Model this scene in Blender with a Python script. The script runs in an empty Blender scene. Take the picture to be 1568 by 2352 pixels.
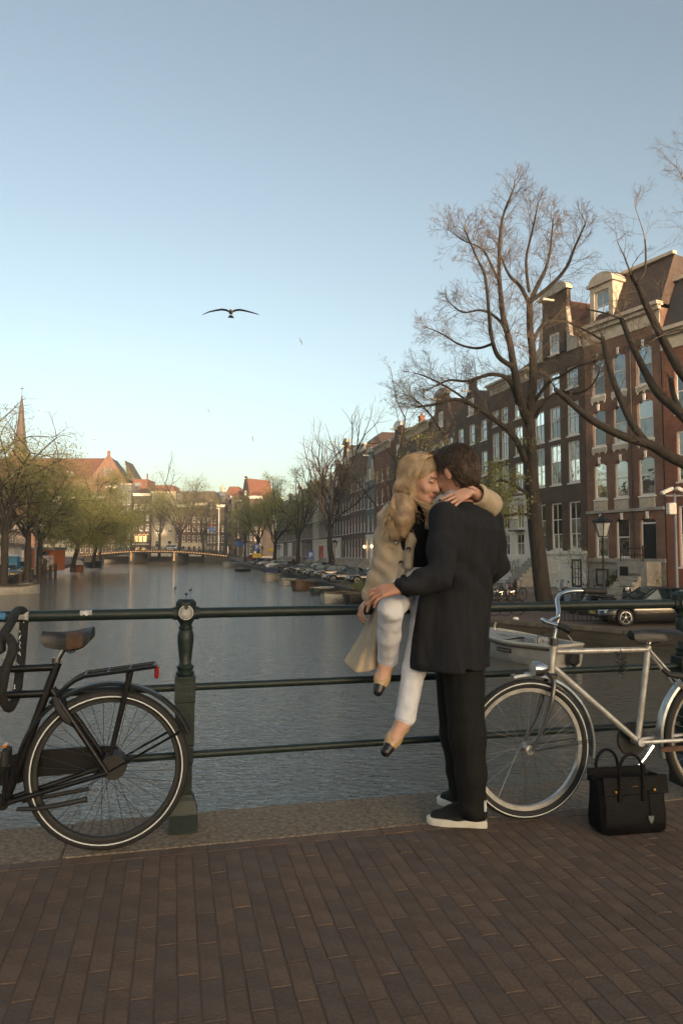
import bpy, math, random
import numpy as np
from mathutils import Vector, Matrix
R = math.radians
scn = bpy.context.scene
# ---------------------------------------------------------------- camera, world, sun, exposure
FOC, CX, CY, EYE = 1610.0, 784.0, 1176.0, 1.32      # focal length and centre in units of a 1568 x 2352 picture
TILT = math.atan(96 / FOC)
cam_d = bpy.data.cameras.new('camera'); cam = bpy.data.objects.new('camera', cam_d); scn.collection.objects.link(cam)
cam_d.sensor_fit = 'HORIZONTAL'; cam_d.sensor_width = 36; cam_d.lens = FOC / 1568 * 36
cam_d.clip_start = 0.05; cam_d.clip_end = 6000
cam.location = (0, 0, EYE); cam.rotation_euler = (R(90) + TILT, 0, 0)
scn.camera = cam
SUN_EL, SUN_AZ = 3.5, 25.0                            # elevation; bearing to the right of straight behind the camera
sdir = Vector((math.sin(R(SUN_AZ)) * math.cos(R(SUN_EL)), -math.cos(R(SUN_AZ)) * math.cos(R(SUN_EL)), math.sin(R(SUN_EL))))
world = bpy.data.worlds.new('World'); scn.world = world; world.use_nodes = True
wn = world.node_tree.nodes; wl = world.node_tree.links
bg = wn['Background']
sky = wn.new('ShaderNodeTexSky'); sky.sky_type = 'NISHITA'; sky.sun_disc = False
sky.sun_elevation = R(SUN_EL); sky.sun_rotation = R(180 - SUN_AZ)
sky.altitude = 0; sky.air_density = 0.7; sky.dust_density = 3.0; sky.ozone_density = 0.6
gam = wn.new('ShaderNodeGamma'); gam.inputs[1].default_value = 1.15            # a softer fall from horizon to zenith, the same all round
tint = wn.new('ShaderNodeMix'); tint.data_type = 'RGBA'; tint.blend_type = 'MULTIPLY'; tint.inputs[0].default_value = 1; tint.inputs[7].default_value = (.97, .995, .955, 1)   # evening haze warms it a little
wl.new(sky.outputs[0], gam.inputs[0]); hsv = wn.new('ShaderNodeHueSaturation'); hsv.inputs['Saturation'].default_value = .74; wl.new(gam.outputs[0], hsv.inputs['Color']); wl.new(hsv.outputs[0], tint.inputs[6]); wl.new(tint.outputs[2], bg.inputs[0]); bg.inputs[1].default_value = 0.13
sun_d = bpy.data.lights.new('sun', 'SUN'); sun_d.energy = 2.0; sun_d.angle = R(0.5); sun_d.color = (1.0, 0.7, 0.45)
sun = bpy.data.objects.new('sun', sun_d); scn.collection.objects.link(sun)
sun.rotation_euler = sdir.to_track_quat('Z', 'Y').to_euler(); sun.location = (20, -30, 40)
vs = scn.view_settings
vs.view_transform = 'Standard'; vs.look = 'None'; vs.gamma = 1; vs.use_curve_mapping = False
vs.exposure = 1.95
scn.cycles.max_bounces = 6; scn.cycles.diffuse_bounces = 3; scn.cycles.glossy_bounces = 3
scn.cycles.sample_clamp_indirect = 4.0

# ---------------------------------------------------------------- helpers
def ray(x, y):
    a, b = (x - CX) / FOC, -(y - CY) / FOC
    return Vector((a, math.cos(TILT) - b * math.sin(TILT), math.sin(TILT) + b * math.cos(TILT)))
def at(x, y, D):
    r = ray(x, y); return Vector((0, 0, EYE)) + r * (D / r.y)
def gnd(x, y, z):
    r = ray(x, y); return Vector((0, 0, EYE)) + r * ((z - EYE) / r.z)
PHI = R(13.5); BO = Vector((-0.76, 3.45, 0))
BE = Vector((math.cos(PHI), math.sin(PHI), 0)); BN = Vector((-math.sin(PHI), math.cos(PHI), 0))
def B(s, t, z): return BO + BE * s + BN * t + Vector((0, 0, z))     # bridge frame: along the railing, away from the camera, up
COL = scn.collection
def tag(o, label=None, cat=None, group=None, kind=None):
    if label: o['label'] = label
    if cat: o['category'] = cat
    if group: o['group'] = group
    if kind: o['kind'] = kind
    return o
def empty(name, loc=(0, 0, 0), rz=0, label=None, cat=None, group=None):
    o = bpy.data.objects.new(name, None); COL.objects.link(o); o.location = loc; o.rotation_euler = (0, 0, rz); o.empty_display_size = .2
    return tag(o, label, cat, group)
def link(name, me, parent=None):
    o = bpy.data.objects.new(name, me); COL.objects.link(o)
    if parent: o.parent = parent
    return o
def copy_tree(o, parent=None):
    c = o.copy(); COL.objects.link(c); c.parent = parent
    for ch in list(o.children): copy_tree(ch, c)
    return c
def np_mesh(name, V, Fq, mats, smooth=False, mi=None):
    """mesh from arrays; Fq (M,3) or (M,4)"""
    V = np.asarray(V, np.float32); Fq = np.asarray(Fq, np.int32)
    me = bpy.data.meshes.new(name); me.vertices.add(len(V)); me.vertices.foreach_set('co', V.ravel())
    n, k = Fq.shape
    me.loops.add(n * k); me.loops.foreach_set('vertex_index', Fq.ravel())
    me.polygons.add(n); me.polygons.foreach_set('loop_start', np.arange(0, n * k, k, dtype=np.int32))
    if mi is not None: me.polygons.foreach_set('material_index', np.asarray(mi, np.int32))
    me.update(calc_edges=True); me.validate()
    for m in (mats if isinstance(mats, (list, tuple)) else [mats]): me.materials.append(m)
    if smooth: me.shade_smooth()
    return me
class MB:
    def __init__(s): s.v, s.f, s.m = [], [], []
    def add(s, vs_, fs, mi=0):
        b = len(s.v); s.v += [tuple(p) for p in vs_]; s.f += [tuple(b + i for i in q) for q in fs]; s.m += [mi] * len(fs); return s
    def bx(s, x0, x1, y0, y1, z0, z1, mi=0, M=None):
        p = [(x, y, z) for z in (z0, z1) for y in (y0, y1) for x in (x0, x1)]
        if M is not None: p = [M @ Vector(q) for q in p]
        return s.add(p, [(0, 2, 3, 1), (4, 5, 7, 6), (0, 1, 5, 4), (2, 6, 7, 3), (0, 4, 6, 2), (1, 3, 7, 5)], mi)
    def box(s, c, size, rz=0, mi=0, M=None):
        T = Matrix.Translation(c) @ (M if M is not None else Matrix.Rotation(rz, 4, 'Z'))
        a, b, d = size[0] / 2, size[1] / 2, size[2] / 2
        return s.bx(-a, a, -b, b, -d, d, mi, T)
    def cbox(s, c, size, ch=.01, rz=0, mi=0, M=None):
        """box with chamfered top and vertical edges"""
        T = Matrix.Translation(c) @ (M if M is not None else Matrix.Rotation(rz, 4, 'Z'))
        a, b, d = size[0] / 2, size[1] / 2, size[2] / 2
        def oct_(a, b, z): return [(a - ch, -b, z), (a, -b + ch, z), (a, b - ch, z), (a - ch, b, z), (-a + ch, b, z), (-a, b - ch, z), (-a, -b + ch, z), (-a + ch, -b, z)]
        P = oct_(a - ch, b - ch, -d) + oct_(a, b, -d + ch) + oct_(a, b, d - ch) + oct_(a - ch, b - ch, d)
        F = [(7, 6, 5, 4, 3, 2, 1, 0), tuple(range(24, 32))]
        for k in range(3):
            for i in range(8):
                j = (i + 1) % 8; F.append((k * 8 + i, k * 8 + j, k * 8 + 8 + j, k * 8 + 8 + i))
        return s.add([T @ Vector(p) for p in P], F, mi)
    def tube(s, pts, r, n=8, mi=0, caps=True, flat=1.0, closed=False):
        pts = [Vector(p) for p in pts]; N = len(pts)
        rs = r if isinstance(r, (list, tuple)) else [r] * N
        t0 = (pts[1] - pts[0]).normalized(); up = Vector((0, 0, 1)) if abs(t0.z) < .9 else Vector((1, 0, 0))
        nrm = (up - t0 * up.dot(t0)).normalized(); V = []
        for i, p in enumerate(pts):
            if closed: t = pts[(i + 1) % N] - pts[i - 1]
            else: t = pts[min(i + 1, N - 1)] - pts[max(i - 1, 0)]
            t = t.normalized() if t.length > 1e-9 else t0
            nrm = (nrm - t * nrm.dot(t)).normalized(); bi = t.cross(nrm)
            for k in range(n):
                a = 2 * math.pi * k / n; V.append(p + (nrm * math.cos(a) * flat + bi * math.sin(a)) * rs[i])
        F = []
        for i in range(N if closed else N - 1):
            i2 = (i + 1) % N
            for k in range(n):
                k2 = (k + 1) % n; F.append((i * n + k, i * n + k2, i2 * n + k2, i2 * n + k))
        if caps and not closed: F += [tuple(reversed(range(n))), tuple(range((N - 1) * n, N * n))]
        return s.add(V, F, mi)
    def cyl(s, p0, p1, r, r1=None, n=10, mi=0): return s.tube([p0, p1], [r, r if r1 is None else r1], n, mi)
    def lathe(s, prof, c=(0, 0, 0), n=16, mi=0, M=None, rot=0.0, caps=True):
        T = Matrix.Translation(c) @ (M if M is not None else Matrix()); V = []
        for r, z in prof:
            for k in range(n):
                a = 2 * math.pi * k / n + rot; V.append(T @ Vector((r * math.cos(a), r * math.sin(a), z)))
        F = [(i * n + k, i * n + (k + 1) % n, (i + 1) * n + (k + 1) % n, (i + 1) * n + k) for i in range(len(prof) - 1) for k in range(n)]
        if caps: F += [tuple(reversed(range(n))), tuple(range((len(prof) - 1) * n, len(prof) * n))]
        return s.add(V, F, mi)
    def prism(s, poly, a0, a1, axis='y', mi=0, M=None):
        """polygon in xz (axis y), yz (axis x) or xy (axis z), extruded from a0 to a1"""
        def P(u, v, a):
            q = {'y': (u, a, v), 'x': (a, u, v), 'z': (u, v, a)}[axis]
            return M @ Vector(q) if M is not None else q
        n = len(poly); V = [P(u, v, a0) for u, v in poly] + [P(u, v, a1) for u, v in poly]
        F = [tuple(range(n)), tuple(reversed(range(n, 2 * n)))] + [(i, i + n, (i + 1) % n + n, (i + 1) % n) for i in range(n)]
        return s.add(V, F, mi)
    def loft(s, rings, mi=0, closed=True, caps=True):
        n = len(rings[0]); V = [p for r in rings for p in r]; F = []
        for i in range(len(rings) - 1):
            for k in range(n if closed else n - 1):
                k2 = (k + 1) % n; F.append((i * n + k, i * n + k2, (i + 1) * n + k2, (i + 1) * n + k))
        if caps: F += [tuple(reversed(range(n))), tuple(range((len(rings) - 1) * n, len(rings) * n))]
        return s.add(V, F, mi)
    def mesh(s, name, mats, smooth=False):
        me = bpy.data.meshes.new(name); me.from_pydata(s.v, [], s.f)
        mats = mats if isinstance(mats, (list, tuple)) else [mats]
        for m in mats: me.materials.append(m)
        if len(mats) > 1: me.polygons.foreach_set('material_index', s.m)
        import bmesh
        b = bmesh.new(); b.from_mesh(me); bmesh.ops.recalc_face_normals(b, faces=b.faces); b.to_mesh(me); b.free()
        if smooth:
            me.shade_smooth()
            try: me.set_sharp_from_angle(angle=R(40))
            except Exception: pass
        return me
    def build(s, name, mats, parent=None, smooth=False): return link(name, s.mesh(name, mats, smooth), parent)
def sub_surf(o, n=1):
    m = o.modifiers.new('s', 'SUBSURF'); m.levels = n; m.render_levels = n; return o

# ---------------------------------------------------------------- materials
def mat(name, c, rough=.7, metal=0.0, var=.25, scale=4.0, bump=.0, bscale=None, c2=None, spec=.5, stretch=None, coat=0.0, emis=None, es=1.0):
    m = bpy.data.materials.new(name); m.use_nodes = True; nt = m.node_tree; N, L = nt.nodes, nt.links; p = N['Principled BSDF']
    p.inputs['Roughness'].default_value = rough; p.inputs['Metallic'].default_value = metal
    p.inputs['Specular IOR Level'].default_value = spec; p.inputs['Coat Weight'].default_value = coat
    c = tuple(c) + (1,); c2 = tuple(c2) + (1,) if c2 else tuple(max(0, x * (1 - var)) for x in c[:3]) + (1,)
    tc = N.new('ShaderNodeTexCoord'); src = tc.outputs['Object']
    if stretch:
        mp = N.new('ShaderNodeMapping'); mp.inputs['Scale'].default_value = stretch; L.new(src, mp.inputs[0]); src = mp.outputs[0]
    nz = N.new('ShaderNodeTexNoise'); nz.inputs['Scale'].default_value = scale; nz.inputs['Detail'].default_value = 5; L.new(src, nz.inputs['Vector'])
    rp = N.new('ShaderNodeValToRGB'); rp.color_ramp.elements[0].position = .35; rp.color_ramp.elements[1].position = .68
    rp.color_ramp.elements[0].color = c2; rp.color_ramp.elements[1].color = c
    L.new(nz.outputs['Fac'], rp.inputs[0]); L.new(rp.outputs[0], p.inputs['Base Color'])
    if bump:
        nb = N.new('ShaderNodeTexNoise'); nb.inputs['Scale'].default_value = bscale or scale * 6; nb.inputs['Detail'].default_value = 4; L.new(src, nb.inputs['Vector'])
        bm = N.new('ShaderNodeBump'); bm.inputs['Strength'].default_value = bump; bm.inputs['Distance'].default_value = .02
        L.new(nb.outputs['Fac'], bm.inputs['Height']); L.new(bm.outputs[0], p.inputs['Normal'])
    if emis:
        p.inputs['Emission Color'].default_value = tuple(emis) + (1,); p.inputs['Emission Strength'].default_value = es
    return m
def brick_mat(name, c1, c2, mortar, axis='xz', bw=.21, bh=.065, bump=.5):
    m = mat(name, c1, .85); nt = m.node_tree; N, L = nt.nodes, nt.links; p = N['Principled BSDF']
    tc = N.new('ShaderNodeTexCoord'); sx = N.new('ShaderNodeSeparateXYZ'); cb = N.new('ShaderNodeCombineXYZ')
    L.new(tc.outputs['Object'], sx.inputs[0])
    L.new(sx.outputs['X'], cb.inputs[0]); L.new(sx.outputs['Z' if axis == 'xz' else 'Y'], cb.inputs[1])
    if axis == 'xz':
        ad = N.new('ShaderNodeMath'); ad.operation = 'ADD'; L.new(sx.outputs['X'], ad.inputs[0]); L.new(sx.outputs['Y'], ad.inputs[1]); L.new(ad.outputs[0], cb.inputs[0])
    bt = N.new('ShaderNodeTexBrick'); bt.inputs['Scale'].default_value = 1; bt.inputs['Mortar Size'].default_value = .006; bt.inputs['Mortar Smooth'].default_value = .2
    bt.inputs['Brick Width'].default_value = bw; bt.inputs['Row Height'].default_value = bh; bt.inputs['Bias'].default_value = 0
    for k, c in (('Color1', c1), ('Color2', c2), ('Mortar', mortar)): bt.inputs[k].default_value = tuple(c) + (1,)
    L.new(cb.outputs[0], bt.inputs['Vector'])
    nz = N.new('ShaderNodeTexNoise'); nz.inputs['Scale'].default_value = .8; nz.inputs['Detail'].default_value = 6; L.new(tc.outputs['Object'], nz.inputs['Vector'])
    mr = N.new('ShaderNodeMapRange'); mr.inputs['From Min'].default_value = .3; mr.inputs['From Max'].default_value = .7; mr.inputs['To Min'].default_value = .68; mr.inputs['To Max'].default_value = 1.2
    L.new(nz.outputs['Fac'], mr.inputs[0])
    mx = N.new('ShaderNodeMix'); mx.data_type = 'RGBA'; mx.blend_type = 'MULTIPLY'; mx.inputs[0].default_value = 1
    L.new(bt.outputs['Color'], mx.inputs[6]); L.new(mr.outputs[0], mx.inputs[7]); L.new(mx.outputs[2], p.inputs['Base Color'])
    bm = N.new('ShaderNodeBump'); bm.inputs['Strength'].default_value = bump; bm.inputs['Distance'].default_value = .01; bm.invert = True
    L.new(bt.outputs['Fac'], bm.inputs['Height']); L.new(bm.outputs[0], p.inputs['Normal'])
    return m
def glass_mat(name, c, refl=.25, wob=.06):
    """window glass seen from outside: dim room behind a wavy reflecting pane"""
    m = bpy.data.materials.new(name); m.use_nodes = True; nt = m.node_tree; N, L = nt.nodes, nt.links; p = N['Principled BSDF']
    tc = N.new('ShaderNodeTexCoord'); oi = N.new('ShaderNodeObjectInfo')
    va = N.new('ShaderNodeVectorMath'); va.operation = 'ADD'; L.new(tc.outputs['Object'], va.inputs[0])
    L.new(oi.outputs['Random'], va.inputs[1])
    nz = N.new('ShaderNodeTexNoise'); nz.inputs['Scale'].default_value = 1.3; nz.inputs['Detail'].default_value = 2; L.new(va.outputs[0], nz.inputs['Vector'])
    rp = N.new('ShaderNodeValToRGB'); rp.color_ramp.elements[0].position = .4; rp.color_ramp.elements[1].position = .6
    rp.color_ramp.elements[0].color = tuple(x * .55 for x in c) + (1,); rp.color_ramp.elements[1].color = tuple(c) + (1,)
    L.new(nz.outputs['Fac'], rp.inputs[0]); L.new(rp.outputs[0], p.inputs['Base Color'])
    p.inputs['Roughness'].default_value = .6; p.inputs['Specular IOR Level'].default_value = 0
    g = N.new('ShaderNodeBsdfGlossy'); g.inputs['Roughness'].default_value = .03; g.inputs['Color'].default_value = (.9, .95, .95, 1)
    bm = N.new('ShaderNodeBump'); bm.inputs['Strength'].default_value = wob; bm.inputs['Distance'].default_value = .2
    L.new(nz.outputs['Fac'], bm.inputs['Height']); L.new(bm.outputs[0], g.inputs['Normal'])
    fr = N.new('ShaderNodeFresnel'); fr.inputs['IOR'].default_value = 1.5
    ad = N.new('ShaderNodeMath'); ad.operation = 'MULTIPLY_ADD'; ad.inputs[1].default_value = 1.0; ad.inputs[2].default_value = refl; ad.use_clamp = True
    L.new(fr.outputs[0], ad.inputs[0])
    mx = N.new('ShaderNodeMixShader'); L.new(ad.outputs[0], mx.inputs[0]); L.new(p.outputs[0], mx.inputs[1]); L.new(g.outputs[0], mx.inputs[2])
    L.new(mx.outputs[0], N['Material Output'].inputs[0])
    return m
def glow(name, c, s): return mat(name, c, emis=c, es=s)
M = {}
M['b_brown'] = brick_mat('brown brick', (.115, .075, .05), (.085, .056, .04), (.14, .11, .085))
M['b_red'] = brick_mat('red brick', (.2, .105, .07), (.15, .08, .055), (.22, .17, .13))
M['b_orange'] = brick_mat('orange red brick', (.24, .085, .05), (.17, .062, .04), (.22, .15, .11))
M['b_dark'] = brick_mat('dark brick', (.065, .048, .038), (.045, .035, .028), (.09, .075, .06))
M['b_mauve'] = brick_mat('purple brown brick', (.17, .1, .072), (.125, .075, .056), (.18, .14, .11))
M['b_church'] = brick_mat('church brick', (.25, .125, .075), (.19, .095, .06), (.24, .17, .12))
M['grey_r'] = mat('grey render', (.2, .2, .19), .85, var=.3, scale=.6)
M['blue_grey'] = mat('blue grey paint', (.07, .09, .1), .5, var=.15)
M['cream'] = mat('cream plaster', (.5, .45, .36), .8, var=.22, scale=1.2)
M['white'] = mat('white paint', (.8, .75, .67), .5, var=.12, scale=2.5)
M['stone'] = mat('grey stone', (.36, .33, .29), .8, var=.35, scale=2.5, bump=.15)
M['trim'] = mat('sand stone trim', (.52, .46, .37), .8, var=.25, scale=3, bump=.1)
M['green_door'] = mat('dark green door paint', (.012, .02, .016), .3)
M['black_paint'] = mat('black paint', (.012, .012, .012), .35)
M['slate'] = mat('dark slate', (.05, .05, .055), .6, scale=3, bump=.3, stretch=(1, 1, 4))
M['tile'] = mat('red roof tile', (.22, .09, .05), .8, var=.45, scale=5, bump=.4)
M['tile_dk'] = mat('brown roof tile', (.09, .06, .045), .7, var=.4, scale=5, bump=.4)
M['lead'] = mat('lead sheet', (.2, .21, .23), .6, scale=2)
M['gl_dark'] = glass_mat('dark window glass', (.035, .032, .028), .12)
M['gl_sky'] = glass_mat('bright window glass', (.12, .12, .11), .2)
M['gl_curt'] = glass_mat('curtained window glass', (.34, .32, .28), .14)
M['gl_warm'] = mat('lit window', (.5, .3, .12), .6, emis=(1, .55, .2), es=.5)
M['gl_car'] = glass_mat('car glass', (.02, .035, .036), .03, .0)
M['iron'] = mat('black iron', (.015, .015, .015), .5, var=.3)
M['bulb'] = glow('warm bulb', (1, .5, .16), 2)
M['lampglow'] = glow('warm lamp', (1, .6, .25), 6)
M['bark'] = mat('elm bark', (.045, .035, .027), .9, var=.55, scale=7, bump=1.0, bscale=14, stretch=(1, 1, .22))
M['twig'] = mat('twigs', (.14, .105, .072), .9, var=.3)
M['asph'] = mat('street brick', (.14, .1, .072), .9, var=.35, scale=.9, bump=.3, bscale=18)
M['walk'] = mat('pavement tiles', (.19, .15, .115), .9, var=.25, scale=.9)
M['quay'] = brick_mat('quay wall brick', (.07, .055, .036), (.045, .036, .025), (.06, .05, .035))
M['coping'] = mat('quay coping stone', (.13, .11, .085), .85, var=.45, scale=2.2, bump=.3)
M['wood'] = mat('wet timber', (.055, .042, .03), .8, var=.4, scale=6, stretch=(1, 1, .2))
# ================================================================ SETTING: ground, water, streets, quays
WZ = -2.08                                            # water level
RQ = [(40, -8), (22, 13.2), (10.1, 25.3), (6.1, 29.4), (.72, 55.4), (-7.4, 101.8), (-36.5, 230)]
RH = [(58, 10), (34, 20), (19.3, 41.8), (16.5, 47), (14.4, 52.7), (12.56, 58.7), (10.73, 65.5), (9.1, 72.6), (7.5, 80), (-25, 225)]
LQ = [(-14, -8), (-16, 10), (-31, 60), (-34.4, 70.6), (-61, 151), (-86, 235)]
def xat(poly, y):
    ys = [p[1] for p in poly]; return float(np.interp(y, ys, [p[0] for p in poly]))
m_water = mat('canal water', (.11, .097, .068), .05, var=.2, spec=.5); m_water.node_tree.nodes['Principled BSDF'].inputs['IOR'].default_value = 1.7
def water_bump():
    nt = m_water.node_tree; N, L = nt.nodes, nt.links; p = N['Principled BSDF']
    ge = N.new('ShaderNodeNewGeometry'); prev = None
    for sc, st, dist, rot in ((1.0, (1.0, 2.4, 1), .034, -13), (4.2, (1.0, 2.8, 1), .040, -8), (11.0, (1, 2.2, 1), .015, -20)):
        mp = N.new('ShaderNodeMapping'); mp.inputs['Scale'].default_value = st; mp.inputs['Rotation'].default_value = (0, 0, R(rot)); L.new(ge.outputs['Position'], mp.inputs[0])
        nz = N.new('ShaderNodeTexNoise'); nz.inputs['Scale'].default_value = sc; nz.inputs['Detail'].default_value = 3; nz.inputs['Distortion'].default_value = .6; L.new(mp.outputs[0], nz.inputs['Vector'])
        b = N.new('ShaderNodeBump'); b.inputs['Strength'].default_value = 1; b.inputs['Distance'].default_value = dist; L.new(nz.outputs['Fac'], b.inputs['Height'])
        if prev: L.new(prev.outputs[0], b.inputs['Normal'])
        prev = b
    L.new(prev.outputs[0], p.inputs['Normal'])
water_bump()
ground = MB().add([(-415, -325, -3.3), (295, -325, -3.3), (295, 435, -3.3), (-415, 435, -3.3)], [(0, 1, 2, 3)]).build('ground', mat('ground', (.06, .055, .045), .9)); tag(ground, kind='structure')
water = MB().add([(-130, -8, WZ), (60, -8, WZ), (60, 330, WZ), (-130, 330, WZ)], [(0, 1, 2, 3)]).build('water', m_water); tag(water, kind='structure')
def street(name, rows, m):
    mb = MB(); n = len(rows[0]); V = [p for r in rows for p in r]
    F = [(i * n + k, i * n + k + 1, (i + 1) * n + k + 1, (i + 1) * n + k) for i in range(len(rows) - 1) for k in range(n - 1)]
    mb.add(V, F); return tag(mb.build(name, m), kind='structure')
ys = [13.2, 20, 25.3, 29.4, 36, 41.8, 47, 52.7, 58.7, 65.5, 72.6, 80, 101.8, 150, 190, 212, 230]
def zq(y): return -1.4 if y < 185 else -1.4 + (y - 185) / 45 * 1.5
def zh(y): return -1.08 if y < 185 else -1.08 + (y - 185) / 45 * 1.2
street('right_quay_street', [[(xat(RQ, y), y, zq(y)), (xat(RQ, y) * .35 + xat(RH, y) * .65, y, zh(y) - .1)] for y in ys], M['asph'])
street('right_pavement', [[(xat(RQ, y) * .35 + xat(RH, y) * .65, y, zh(y) + .02), (xat(RH, y), y, zh(y) + .04), (xat(RH, y) + 40, y, zh(y) + .04)] for y in ys], M['walk'])
street('right_kerb', [[(xat(RQ, y) * .35 + xat(RH, y) * .65 - .12, y, zh(y) - .1), (xat(RQ, y) * .35 + xat(RH, y) * .65 - .12, y, zh(y) + .024), (xat(RQ, y) * .35 + xat(RH, y) * .65 + .1, y, zh(y) + .026)] for y in ys], M['stone'])
ysl = [-8, 10, 30, 60, 70.6, 100, 151, 190, 210, 235]
street('left_quay_street', [[(xat(LQ, y) - 60, y, zq(y) + .3), (xat(LQ, y) - 14, y, zq(y) + .3), (xat(LQ, y), y, zq(y))] for y in ysl], M['asph'])
def quay(name, label, poly, ys_, inward, n_single):
    q = empty(name, (0, 0, 0), 0, label, 'quay wall')
    mb = MB(); V = []; 
    for y in ys_: x = xat(poly, y); V += [(x - inward * .05, y, -3.1), (x, y, zq(y) - .16)]
    mb.add(V, [(2 * i, 2 * i + 1, 2 * i + 3, 2 * i + 2) for i in range(len(ys_) - 1)]); mb.build('wall', M['quay'], q)
    # coping stones
    P = [Vector((xat(poly, y), y, zq(y))) for y in ys_]; rest = MB(); k = 0; protos = {}
    for a, b in zip(P[:-1], P[1:]):
        d = b - a; L_ = d.length; n = max(1, round(L_ / 1.1)); u = d / L_; side = Vector((u.y, -u.x, 0)) * inward
        for i in range(n):
            c = a + u * (L_ / n * (i + .5)) + side * .17; ang = math.atan2(u.y, u.x); h = random.uniform(-.012, .012)
            if k < n_single and b.y > 20:
                st = MB().cbox((0, 0, 0), (L_ / n - .02, .42, .18), .02).build('coping_stone', M['coping'], q)
                st.location = c + Vector((0, 0, -.07 + h)); st.rotation_euler = (0, 0, ang); k += 1
            else: rest.cbox(c + Vector((0, 0, -.07 + h)), (L_ / n - .02, .42, .18), .02, rz=ang)
    if rest.v: tag(rest.build('coping', M['coping'], q), kind='stuff')
    return q
random.seed(3)
quay('quay_wall', 'brick quay wall with stone coping on the right bank under the parked cars', RQ, [13.2, 20, 25.3, 29.4, 36, 45, 55.4, 75, 101.8, 150, 190, 230], 1, 90)
quay('quay_wall', 'dark quay wall on the left bank below the leafy trees', LQ, [-8, 10, 30, 60, 70.6, 100, 151, 190, 235], -1, 60)

# ---------------------------------------------------------------- near bridge deck
m_brick = [mat('paving brick %d' % i, c, .85, var=.3, scale=9, bump=.35, bscale=70) for i, c in enumerate([(.128, .080, .053), (.108, .070, .049), (.138, .086, .055), (.114, .077, .056)])]
m_joint = mat('sand joint', (.10, .067, .048), .95)
deck = empty('bridge_pavement', (0, 0, 0), 0); deck['kind'] = 'structure'
mb = MB(); T = Matrix.Translation(BO) @ Matrix.Rotation(PHI, 4, 'Z')
mb.bx(-20, 24, -9, -.215, -.6, -.0025, 0, T); mb.build('bedding', m_joint, deck)
BW, BL = .0685, .2035
def brick_mesh(seed):
    rr = random.Random(seed); w, l, c = BW - .004, BL - .004, .005
    mb = MB()
    def ring(a, b, z): return [(-a + rr.uniform(-.0015, .0015), -b, z), (a, -b + rr.uniform(-.0015, .0015), z), (a, b, z), (-a, b + rr.uniform(-.0015, .0015), z)]
    mb.loft([ring(w / 2, l / 2, -.05), ring(w / 2, l / 2, -c * .6), ring(w / 2 - c * .6, l / 2 - c * .6, 0)], caps=True)
    return mb
bm_meshes = [brick_mesh(i).mesh('brick', m_brick[i % 4]) for i in range(12)]
cands = []
rr = random.Random(5)
for i in range(-60, 78):
    s = i * BW; off = rr.uniform(0, BL)
    if rr.random() < .7: off = (i % 2) * BL / 2 + rr.uniform(-.02, .02)
    for j in range(0, 26):
        t = -.215 - .078 - off * .0 - (j + .5) * BL - off
        cands.append((s, t, False))
    if off > .05: cands.append((s, -.215 - .078 - off / 2, off))
for i in range(-22, 28): cands.append((i * BL, -.215 - .038, 'p'))
def seen(p):
    v = p - Vector((0, 0, EYE)); d = v.y * math.cos(TILT) + v.z * math.sin(TILT)
    if d < .3: return None
    x = CX + FOC * v.x / d; y = CY - FOC * (-v.y * math.sin(TILT) + v.z * math.cos(TILT)) / d
    return (x, y, d) if -30 < x < 1600 and y < 2400 else None
vis = [(B(s, t, 0), s, t, k) for s, t, k in cands]
vis = sorted(vis, key=lambda q: (seen(q[0]) is None, seen(q[0])[2] if seen(q[0]) else 0))
rest_v, rest_f, rest_m = [], [], []
for n, (p, s, t, k) in enumerate(vis):
    hz = rr.gauss(0, .0006); rz = PHI + rr.gauss(0, .008) + (R(90) if k == 'p' else 0); tilt = (rr.gauss(0, .003), rr.gauss(0, .005))
    me = bm_meshes[rr.randrange(12)]; ly = 1.0 if (k is False or k == 'p') else (k - .004) / (BL)
    if n < 300 and seen(p):
        o = link('brick', me, deck); o.location = p + Vector((0, 0, hz)); o.rotation_euler = (tilt[0], tilt[1], rz); o.scale = (1, ly, 1)
    elif -5 < s < 6:
        X = Matrix.Translation(p + Vector((0, 0, hz))) @ Matrix.Rotation(rz, 4, 'Z') @ Matrix.Rotation(tilt[1], 4, 'Y') @ Matrix.Diagonal((1, ly, 1, 1))
        b0 = len(rest_v); rest_v += [X @ v.co for v in me.vertices]
        mi = rr.randrange(4)
        for pl in me.polygons: rest_f.append([b0 + q for q in pl.vertices]); rest_m.append(mi)
me = bpy.data.meshes.new('bricks'); me.from_pydata(rest_v, [], rest_f)
for m in m_brick: me.materials.append(m)
me.polygons.foreach_set('material_index', rest_m)
tag(link('brickwork', me, deck), kind='stuff')
# granite kerb stones carrying the railing
m_gran = mat('granite kerb', (.25, .195, .135), .9, var=.5, scale=48, bump=.6, bscale=110, c2=(.115, .087, .06))
kerb = empty('bridge_kerb'); kerb['kind'] = 'structure'
cuts = [-6, -4.3, -2.9, -1.55, -.52, 1.35, 2.35, 3.9, 5.4, 7, 9, 12]
for a, b in zip(cuts[:-1], cuts[1:]):
    st = MB().cbox((0, 0, 0), (b - a - .003, .42, .3), .007).build('kerb_stone', m_gran, kerb)
    st.location = B((a + b) / 2, 0, -.15 + rr.uniform(-.003, .003)); st.rotation_euler = (0, 0, PHI)
cr = MB(); cp = [B(.905 + dx, t, .0015) for dx, t in ((0, -.2), (.02, -.12), (-.015, -.05), (.03, .03), (.01, .1), (.035, .2))]
MB().tube(cp, .0025, 5, flat=.5).build('crack', m_joint, kerb)
mb = MB(); mb.bx(-20, 24, -8.8, .17, -1.2, -.3, 0, T); tag(mb.build('bridge_body', M['quay']), 'brick side of the bridge under the granite kerb', kind='structure')

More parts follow.
